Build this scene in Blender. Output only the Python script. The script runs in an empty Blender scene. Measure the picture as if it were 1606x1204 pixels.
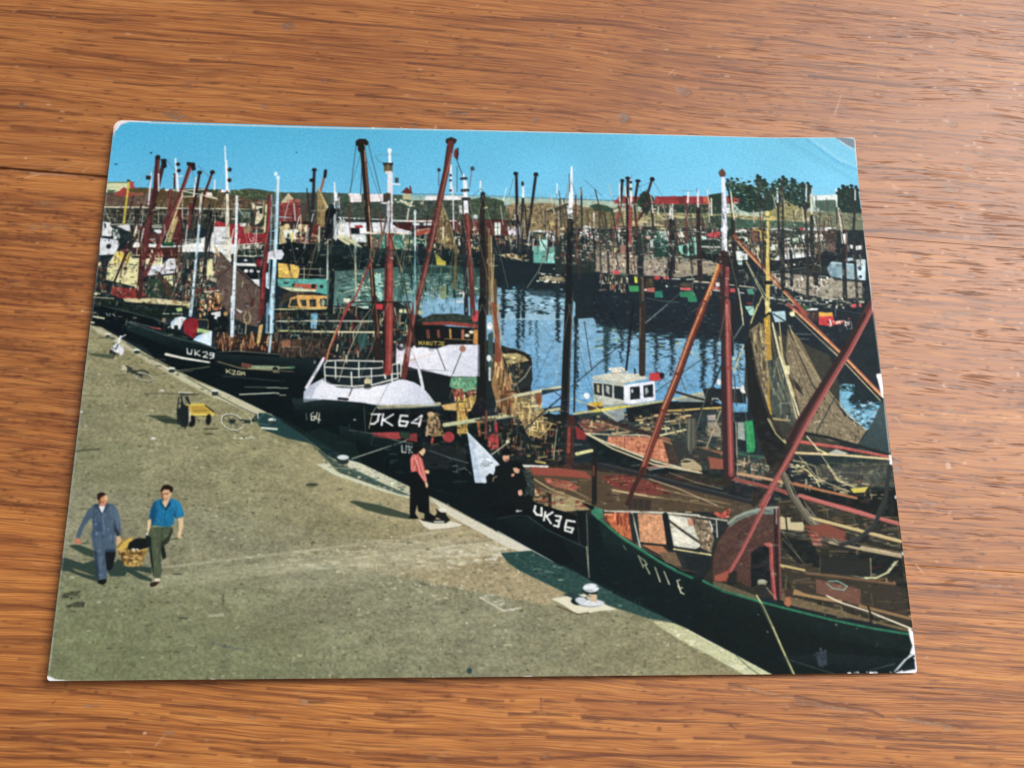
import bpy, math
import numpy as np
from mathutils import Matrix

S = bpy.context.scene
C = S.collection

# ------------------------------------------------------------------ camera, world, lamps, exposure
cam_data = bpy.data.cameras.new('camera')
cam = bpy.data.objects.new('camera', cam_data)
C.objects.link(cam)
cam_data.sensor_width = 36.0
cam_data.lens = 35.388
cam_data.clip_start = 0.005
cam_data.clip_end = 50.0
cam.matrix_world = Matrix(((0.99823046, -0.00787699, -0.05893982, -0.00766005),
                           (-0.00949991, 0.95733124, -0.28883671, -0.05436292),
                           (0.05870009, 0.28888552, 0.95556238, 0.17938811),
                           (0, 0, 0, 1)))
S.camera = cam

world = bpy.data.worlds.new('World')
S.world = world
world.use_nodes = True
world.node_tree.nodes['Background'].inputs[0].default_value = (0.88, 0.86, 0.84, 1)
world.node_tree.nodes['Background'].inputs[1].default_value = 0.44

def area(name, loc, target, sx, sy, power, color):
    d = bpy.data.lights.new(name, 'AREA')
    d.shape = 'RECTANGLE'; d.size = sx; d.size_y = sy
    d.energy = power; d.color = color
    o = bpy.data.objects.new(name, d); C.objects.link(o)
    o.location = loc
    v = Matrix.Translation((0, 0, 0)).to_translation()
    dirv = -(o.location - v - Matrix.Translation(target).to_translation())
    o.rotation_euler = dirv.to_track_quat('-Z', 'Y').to_euler()
    return o
# daylight of the room's window, to the right of the table and a little behind it
area('window_light', (0.74, 0.48, 0.98), (0, 0, 0), 0.70, 0.80, 25.0, (1.0, 0.985, 0.965))

S.view_settings.view_transform = 'Standard'
S.view_settings.look = 'None'
S.view_settings.exposure = 0.0
S.view_settings.gamma = 1.0
S.view_settings.use_curve_mapping = False

# ------------------------------------------------------------------ helpers
def mesh_obj(name, verts, faces, mat, parent=None, smooth=True):
    me = bpy.data.meshes.new(name)
    verts = np.asarray(verts, np.float32); faces = np.asarray(faces, np.int32)
    n = faces.shape[1]
    me.vertices.add(len(verts)); me.vertices.foreach_set('co', verts.ravel())
    me.loops.add(faces.size); me.loops.foreach_set('vertex_index', faces.ravel())
    me.polygons.add(len(faces))
    me.polygons.foreach_set('loop_start', np.arange(0, faces.size, n, dtype=np.int32))
    me.update(calc_edges=True)
    me.polygons.foreach_set('use_smooth', np.full(len(faces), smooth))
    me.materials.append(mat)
    o = bpy.data.objects.new(name, me); C.objects.link(o)
    if parent: o.parent = parent
    return o

def grid_faces(nx, ny, base=0, flip=False):
    i = np.arange(nx*ny).reshape(ny, nx)+base
    a, b, c, d = i[:-1, :-1].ravel(), i[:-1, 1:].ravel(), i[1:, 1:].ravel(), i[1:, :-1].ravel()
    return np.stack([a, d, c, b] if not flip else [a, b, c, d], 1)

def lin(c):
    return np.where(c <= .04045, c/12.92, ((c+.055)/1.055)**2.4)

def thing(name, label, cat, loc=(0, 0, 0), rz=0.0):
    o = bpy.data.objects.new(name, None); C.objects.link(o)
    o.location = loc; o.rotation_euler = (0, 0, rz)
    o['label'] = label; o['category'] = cat
    return o

class Nodes:
    def __init__(self, name):
        self.m = bpy.data.materials.new(name); self.m.use_nodes = True
        self.t = self.m.node_tree; self.t.nodes.clear()
    def n(self, typ, **kw):
        nd = self.t.nodes.new(typ)
        for k, v in kw.items(): setattr(nd, k, v)
        return nd
    def put(self, sock, v):
        if isinstance(v, bpy.types.NodeSocket): self.t.links.new(v, sock)
        else: sock.default_value = v
    def math(self, op, a, b=0.0, c=None, clamp=False):
        nd = self.n('ShaderNodeMath', operation=op, use_clamp=clamp)
        self.put(nd.inputs[0], a); self.put(nd.inputs[1], b)
        if c is not None: self.put(nd.inputs[2], c)
        return nd.outputs[0]
    def mapr(self, v, a, b, c=0.0, d=1.0):
        nd = self.n('ShaderNodeMapRange', clamp=True, interpolation_type='SMOOTHSTEP')
        for i, q in enumerate((v, a, b, c, d)): self.put(nd.inputs[i], q)
        return nd.outputs[0]
    def mix(self, f, a, b, blend='MIX'):
        nd = self.n('ShaderNodeMix', data_type='RGBA', blend_type=blend)
        self.put(nd.inputs[0], f); self.put(nd.inputs[6], a); self.put(nd.inputs[7], b)
        return nd.outputs[2]
    def noise(self, vec, sx, sy, detail=4.0, rough=0.55, off=(0, 0, 0), dist=0.0):
        mp = self.n('ShaderNodeMapping'); mp.inputs['Scale'].default_value = (1000/sx, 1000/sy, 1)
        mp.inputs['Location'].default_value = off
        self.put(mp.inputs['Vector'], vec)
        nd = self.n('ShaderNodeTexNoise', noise_dimensions='2D')
        nd.inputs['Scale'].default_value = 1.0; nd.inputs['Detail'].default_value = detail
        nd.inputs['Roughness'].default_value = rough; nd.inputs['Distortion'].default_value = dist
        self.put(nd.inputs['Vector'], mp.outputs[0])
        return nd.outputs[0]

def paint_card(text, W, H, plain=False):
    """Rasterise the printed picture of the postcard (card coordinates, 8 units per mm)."""
    im = np.zeros((H, W, 3), np.float32)
    def col(c):
        v = [int(c[i:i+2], 16)/255 for i in range(0, len(c), 2)]
        return np.array(v[:3], np.float32), (v[3] if len(v) > 3 else 1.0)
    def pts(s):
        a = np.array([float(v) for v in s.replace(',', ' ').split()])
        return a.reshape(-1, 2)
    def cover(p):
        SS = 3
        x0, y0 = max(0, int(p[:,0].min())-1), max(0, int(p[:,1].min())-1)
        x1, y1 = min(W, int(p[:,0].max())+2), min(H, int(p[:,1].max())+2)
        if x1 <= x0 or y1 <= y0: return None
        acc = np.zeros((y1-y0, x1-x0), np.float32)
        for sy in range(SS):
            ys = np.arange(y0, y1) + (sy+.5)/SS
            diff = np.zeros((y1-y0, (x1-x0)*SS+1), np.int16)
            q = np.roll(p, -1, 0)
            for (ax, ay), (bx, by) in zip(p, q):
                if ay == by: continue
                if ay > by: ax, ay, bx, by = bx, by, ax, ay
                m = (ys >= ay) & (ys < by)
                if not m.any(): continue
                r = np.nonzero(m)[0]
                xs = ax + (ys[r]-ay)*(bx-ax)/(by-ay)
                k = np.clip(np.ceil((xs-x0)*SS-.5), 0, (x1-x0)*SS).astype(int)
                np.add.at(diff, (r, k), 1)
            ins = (np.cumsum(diff, 1)[:, :-1] & 1).astype(np.float32)
            acc += ins.reshape(y1-y0, x1-x0, SS).sum(2)
        return x0, y0, x1, y1, acc/(SS*SS)
    def put(box, c, a):
        x0, y0, x1, y1, cv = box
        s = im[y0:y1, x0:x1]
        k = (cv*a)[..., None]
        s += (c - s)*k
    def seg(ax, ay, bx, by, wa, wb, c, a):
        w = max(wa, wb)/2+1
        x0, y0 = max(0, int(min(ax, bx)-w)), max(0, int(min(ay, by)-w))
        x1, y1 = min(W, int(max(ax, bx)+w)+1), min(H, int(max(ay, by)+w)+1)
        if x1 <= x0 or y1 <= y0: return
        X = np.arange(x0, x1)+.5-ax
        Y = (np.arange(y0, y1)+.5-ay)[:, None]
        dx, dy = bx-ax, by-ay
        t = np.clip((X*dx+Y*dy)/max(dx*dx+dy*dy, 1e-6), 0, 1)
        d = np.hypot(X-t*dx, Y-t*dy)
        hw = (wa+(wb-wa)*t)/2
        cv = np.clip(hw+.5-d, 0, 1)*np.minimum(1, hw*2)
        put((x0, y0, x1, y1, cv.astype(np.float32)), c, a)
    def ell(x, y, rx, ry, c, a):
        x0, y0 = max(0, int(x-rx-2)), max(0, int(y-ry-2))
        x1, y1 = min(W, int(x+rx+3)), min(H, int(y+ry+3))
        if x1 <= x0 or y1 <= y0: return
        X = (np.arange(x0, x1)+.5-x)/rx
        Y = ((np.arange(y0, y1)+.5-y)/ry)[:, None]
        cv = np.clip((1-np.hypot(X, Y))*min(rx, ry)+.5, 0, 1)
        put((x0, y0, x1, y1, cv.astype(np.float32)), c, a)
    def noise(rng, h, w, s, sx=1.0):
        gh, gw = int(h/s)+3, int(w/(s*sx))+3
        g = rng.random((gh, gw)).astype(np.float32)*2-1
        y = np.arange(h)/s; x = np.arange(w)/(s*sx)
        yi = y.astype(int); xi = x.astype(int)
        fy = (y-yi)[:, None]; fx = (x-xi)[None]
        fy = fy*fy*(3-2*fy); fx = fx*fx*(3-2*fx)
        A = g[yi][:, xi]; B = g[yi][:, xi+1]; Cc = g[yi+1][:, xi]; D = g[yi+1][:, xi+1]
        return (A*(1-fx)+B*fx)*(1-fy)+(Cc*(1-fx)+D*fx)*fy
    for line in text.strip().splitlines():
        head, _, tail = line.partition(':')
        h = head.split()
        op = h[0]
        if op == 'P':
            c, a = col(h[1]); b = cover(pts(tail))
            if b: put(b, c, a)
        elif op == 'G':
            c1, a1 = col(h[1]); c2, a2 = col(h[2]); g = pts(h[3]+' '+h[4]); b = cover(pts(tail))
            if b:
                x0, y0, x1, y1, cv = b
                d = g[1]-g[0]
                t = np.clip(((np.arange(x0, x1)-g[0,0])*d[0]+(np.arange(y0, y1)-g[0,1])[:, None]*d[1])/(d@d), 0, 1)[..., None]
                s = im[y0:y1, x0:x1]
                s += ((c1+(c2-c1)*t)-s)*(cv[..., None]*(a1+(a2-a1)*t))
        elif op == 'L':
            c, a = col(h[1]); w0 = float(h[2]); w1 = float(h[3]) if len(h) > 3 else w0
            p = pts(tail); n = max(1, len(p)-1)
            for i in range(len(p)-1):
                seg(*p[i], *p[i+1], w0+(w1-w0)*i/n, w0+(w1-w0)*(i+1)/n, c, a)
        elif op == 'D':
            c, a = col(h[1]); rx, ry = float(h[2]), float(h[3])
            for x, y in pts(tail): ell(x, y, rx, ry, c, a)
        elif op == 'K':
            rng = np.random.default_rng(int(h[1])); n = int(h[2]); s0, s1, vert = float(h[3]), float(h[4]), float(h[5])
            cs = [col(c) for c in h[6].split(',')]
            p = pts(tail); b = cover(p)
            if not b: continue
            x0, y0, x1, y1, cv = b
            for _ in range(n):
                x, y = rng.uniform(x0, x1-1), rng.uniform(y0, y1-1)
                c, a = cs[rng.integers(len(cs))]
                l = rng.uniform(s0, s1); r = rng.random(); wd = rng.uniform(1.0, 2.6); j = rng.uniform(-.5, .5)
                if cv[int(y)-y0, int(x)-x0] < .5: continue
                c = np.clip(c*rng.uniform(.75, 1.2), 0, 1)
                if r < vert: seg(x, y-l/2, x+j*l*.4, y+l/2, wd, wd, c, a)
                elif r < vert+(1-vert)*.6: seg(x-l/2, y, x+l/2, y+j*l*.3, wd, wd, c, a)
                else: ell(x, y, min(l*.3, 2.4)+.5, min(l*.2, 1.1)+.5, c, a)
        elif op == 'A':   # tonal mottling, also in the dark parts
            rng = np.random.default_rng(int(h[1])); amp, s, sx = float(h[2]), float(h[3]), float(h[4])
            b = cover(pts(tail))
            if not b: continue
            x0, y0, x1, y1, cv = b
            n = noise(rng, y1-y0, x1-x0, s, sx)*.6+noise(rng, y1-y0, x1-x0, s*.45, sx)*.4
            c = np.stack([n, n*.95+.12*noise(rng, y1-y0, x1-x0, s*2), n*.85+.2*noise(rng, y1-y0, x1-x0, s*2)], -1)
            sg = im[y0:y1, x0:x1]
            sg += np.where(c > 0, c*(1.15-sg), c*sg*1.6)*(amp*cv)[..., None]
        elif op == 'B':   # spindle-shaped dashes along the grain
            rng = np.random.default_rng(int(h[1])); n = int(h[2])
            l0, l1, w0, w1, slope = map(float, h[3:8]); cs = [col(c) for c in h[8].split(',')]
            b = cover(pts(tail))
            if not b: continue
            x0, y0, x1, y1, cv = b
            dens = noise(rng, y1-y0, x1-x0, 14, 7)
            for _ in range(n):
                x, y = rng.uniform(x0, x1-1), rng.uniform(y0, y1-1)
                if cv[int(y)-y0, int(x)-x0] < .5 or dens[int(y)-y0, int(x)-x0] < rng.uniform(-.8, .6): continue
                c, a = cs[rng.integers(len(cs))]
                l = l0+(l1-l0)*rng.random()**2; wd = w0+(w1-w0)*rng.random()**1.5
                s = slope+rng.normal(0, .018); kx = rng.uniform(.25, .75); bow = rng.normal(0, .02)*l
                ax, ay, bx, by = x-l*kx, y-s*l*kx, x+l*(1-kx), y+s*l*(1-kx)
                a = a*rng.uniform(.5, 1)
                seg(ax, ay, x, y+bow, wd*.15, wd, c, a); seg(x, y+bow, bx, by, wd, wd*.15, c, a)
        elif op == 'N':
            rng = np.random.default_rng(int(h[1])); amp, s, sx = float(h[2]), float(h[3]), float(h[4])
            b = cover(pts(tail))
            if not b: continue
            x0, y0, x1, y1, cv = b
            n = noise(rng, y1-y0, x1-x0, s, sx)
            im[y0:y1, x0:x1] *= 1+(amp*n*cv)[..., None]
        elif op == 'W':   # ripple: break the rows of the region up sideways, like water
            rng = np.random.default_rng(int(h[1])); amp, s, sx = float(h[2]), float(h[3]), float(h[4])
            b = cover(pts(tail))
            if not b: continue
            x0, y0, x1, y1, cv = b
            sh = np.rint(noise(rng, y1-y0, x1-x0, s, sx)*amp+rng.uniform(-1, 1, (y1-y0, 1))*amp*.35)
            xi = np.clip(np.arange(x0, x1)[None]+sh, 0, W-1).astype(int)
            src = im[np.arange(y0, y1)[:, None], xi]
            s = im[y0:y1, x0:x1]
            s += (src-s)*cv[..., None]
    if plain: return im
    # the printing inks: muted reds, no magenta, slightly green shadows
    mag = np.clip(np.minimum(im[..., 0], im[..., 2])-im[..., 1], 0, 1)
    im[..., 2] -= .75*mag
    lum = im.mean(2, keepdims=True)
    im = lum+(im-lum)*(.98-.40*np.clip(im[..., :1]-np.maximum(im[..., 1:2], im[..., 2:])-.1, 0, 1))
    # soft offset-print look: slight blur, coloured grain
    for _ in range(2):
        k = im.copy()
        k[1:-1, 1:-1] = im[1:-1, 1:-1]*.5+(im[:-2, 1:-1]+im[2:, 1:-1]+im[1:-1, :-2]+im[1:-1, 2:])*.125
        im = k
    rng = np.random.default_rng(7)
    lum = k.mean(2, keepdims=True)
    g1 = noise(rng, H, W, 1.0); g2 = noise(rng, H, W, 3.0); g3 = noise(rng, H, W, 2.0)
    k += (g1*.022+g2*.016)[..., None]*(lum*.9+.12)
    k[..., 0] += g3*.010; k[..., 2] -= g3*.010
    return np.clip(k, 0, 1)


# ------------------------------------------------------------------ materials
def rgb(h):
    c = lin(np.array([int(h[i:i+2], 16)/255 for i in (0, 2, 4)]))
    return (float(c[0]), float(c[1]), float(c[2]), 1)

def wood_material(name, off, line, fleck, tint):
    N = Nodes(name)
    tc = N.n('ShaderNodeTexCoord').outputs['Object']
    # slow waviness of the grain
    w = N.noise(tc, 90, 38, 3, .5, off)
    w2 = N.noise(tc, 22, 9, 3, .5, (off[0]+5, off[1], 0))
    sx = N.n('ShaderNodeSeparateXYZ'); N.put(sx.inputs[0], tc)
    y = N.math('MULTIPLY_ADD', N.math('SUBTRACT', w, .5), .006, sx.outputs[1])
    y = N.math('MULTIPLY_ADD', N.math('SUBTRACT', w2, .5), .0010, y)
    cb = N.n('ShaderNodeCombineXYZ'); N.put(cb.inputs[0], sx.outputs[0]); N.put(cb.inputs[1], y)
    g = cb.outputs[0]
    broad = N.noise(g, 160, 16, 3, .5, (off[0]+1.3, off[1]+7, 0))
    bands = N.noise(g, 75, 2.2, 4, .6, (off[0]+2.1, off[1]+3, 0))
    streak = N.noise(g, 38, .8, 3, .6, (off[0]+9, off[1]+1, 0))
    fibre = N.noise(g, 16, .22, 2, .6, (off[0]+4, off[1]+2, 0))
    blotch = N.noise(tc, 30, 12, 4, .6, (off[0]+3, off[1]+8, 0))
    tone = N.math('MULTIPLY_ADD', bands, .34, N.math('MULTIPLY', broad, .22))
    tone = N.math('MULTIPLY_ADD', streak, .36, tone)
    tone = N.math('MULTIPLY_ADD', fibre, .64, tone)
    tone = N.math('MULTIPLY_ADD', blotch, .22, tone)
    tone = N.math('MULTIPLY_ADD', tone, .95, .47-.95*.89)
    cr = N.n('ShaderNodeValToRGB')
    e = cr.color_ramp.elements
    e[0].position = .20; e[0].color = rgb('6e3a18')
    e[1].position = .80; e[1].color = rgb('be864e')
    m1 = e.new(.40); m1.color = rgb('8f5529')
    m2 = e.new(.58); m2.color = rgb('a86b35')
    N.put(cr.inputs[0], tone)
    col = cr.outputs[0]
    # dark latewood lines, long and thin
    late = N.noise(g, 60, 1.15, 2, .5, (off[0]+21, off[1]+31, 0))
    late_z = N.noise(g, 60, 9, 2, .5, (off[0]+12, off[1]+5, 0))
    lm = N.math('MULTIPLY', N.mapr(late, .58, .68), N.mapr(late_z, .38, .6))
    col = N.mix(N.math('MULTIPLY', lm, min(.9, .4*line)), col, rgb('542711'))
    # open pores: short dark dashes lying along the grain
    p1 = N.noise(g, 5.5, .40, 1.5, .5, (off[0]+17, off[1]+13, 0))
    p2 = N.noise(g, 13.0, .55, 1.5, .5, (off[0]+27, off[1]+43, 0))
    pz = N.noise(g, 45, 4.5, 2, .5, (off[0]+6, off[1]+16, 0))
    pm = N.math('MAXIMUM', N.mapr(p1, .62, .72), N.math('MULTIPLY', N.mapr(p2, .62, .70), .9))
    pm = N.math('MULTIPLY', pm, N.mapr(pz, .40, .58, .15, 1))
    col = N.mix(N.math('MULTIPLY', pm, .5*fleck), col, rgb('46230e'))
    # pale ray flecks
    r1 = N.noise(g, 6.5, .75, 1.5, .5, (off[0]+33, off[1]+23, 0))
    rm = N.math('MULTIPLY', N.mapr(r1, .62, .74), .12)
    col = N.mix(rm, col, rgb('cc9a66'))
    # marks of use stored on the board: R dark grain, G grey dents, B scratches and pale nicks
    at = N.n('ShaderNodeAttribute', attribute_name='marks')
    sp = N.n('ShaderNodeSeparateColor'); N.put(sp.inputs[0], at.outputs['Color'])
    br = N.noise(g, 5, .8, 3, .6, (off[0]+3, off[1]+3, 0))
    dk = N.math('MULTIPLY', sp.outputs[0], N.mapr(br, .3, .55, .75, 1))
    col = N.mix(N.math('MULTIPLY', dk, .9), col, rgb('542711'))
    gn = N.noise(tc, 1.6, .8, 3, .6)
    gm = N.math('MULTIPLY', sp.outputs[1], N.mapr(gn, .35, .6, .3, 1))
    dent = N.mix(N.mapr(gn, .45, .62), rgb('3a3634'), rgb('6f6660'))
    col = N.mix(N.math('MULTIPLY', gm, .8), col, dent)
    col = N.mix(N.math('MULTIPLY', sp.outputs[2], .75), col, rgb('d8b49a'))
    b = N.n('ShaderNodeBsdfPrincipled')
    col = N.mix(1.0, col, tint+(1,), 'MULTIPLY')
    N.put(b.inputs['Base Color'], col)
    rough = N.math('MULTIPLY_ADD', pm, .2, N.math('MULTIPLY_ADD', fibre, .15, .36))
    N.put(b.inputs['Roughness'], rough)
    b.inputs['Specular IOR Level'].default_value = .46
    h = N.math('MULTIPLY_ADD', pm, -1.0, N.math('MULTIPLY', fibre, .5))
    h = N.math('MULTIPLY_ADD', lm, -.5, h)
    h = N.math('MULTIPLY_ADD', streak, .5, h)
    h = N.math('MULTIPLY_ADD', sp.outputs[1], -1.6, h)
    bp = N.n('ShaderNodeBump'); bp.inputs['Strength'].default_value = .2
    bp.inputs['Distance'].default_value = .00012
    N.put(bp.inputs['Height'], h); N.put(b.inputs['Normal'], bp.outputs[0])
    o = N.n('ShaderNodeOutputMaterial'); N.put(o.inputs[0], b.outputs[0])
    return N.m

def print_material():
    N = Nodes('printed_gloss_card')
    at = N.n('ShaderNodeAttribute', attribute_name='print')
    tc = N.n('ShaderNodeTexCoord').outputs['Object']
    gr = N.noise(tc, .5, .5, 2, .6)
    pn = N.noise(tc, 3.0, 3.0, 3, .6)
    col = N.mix(1.0, at.outputs['Color'], N.mix(gr, (.86, .86, .86, 1), (1.14, 1.14, 1.14, 1)), 'MULTIPLY')
    b = N.n('ShaderNodeBsdfPrincipled')
    N.put(b.inputs['Base Color'], col)
    N.put(b.inputs['Roughness'], N.math('MULTIPLY_ADD', pn, .16, .40))
    b.inputs['Specular IOR Level'].default_value = .04
    bp = N.n('ShaderNodeBump'); bp.inputs['Strength'].default_value = .25; bp.inputs['Distance'].default_value = .00004
    N.put(bp.inputs['Height'], N.math('MULTIPLY_ADD', pn, 1.0, gr)); N.put(b.inputs['Normal'], bp.outputs[0])
    o = N.n('ShaderNodeOutputMaterial'); N.put(o.inputs[0], b.outputs[0])
    return N.m

def paper_material():
    N = Nodes('white_card_paper')
    tc = N.n('ShaderNodeTexCoord').outputs['Object']
    gr = N.noise(tc, 1.2, 1.2, 3, .6)
    b = N.n('ShaderNodeBsdfPrincipled')
    N.put(b.inputs['Base Color'], N.mix(gr, rgb('d2ccc2'), rgb('ebe8e2')))
    b.inputs['Roughness'].default_value = .8
    o = N.n('ShaderNodeOutputMaterial'); N.put(o.inputs[0], b.outputs[0])
    return N.m

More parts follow.
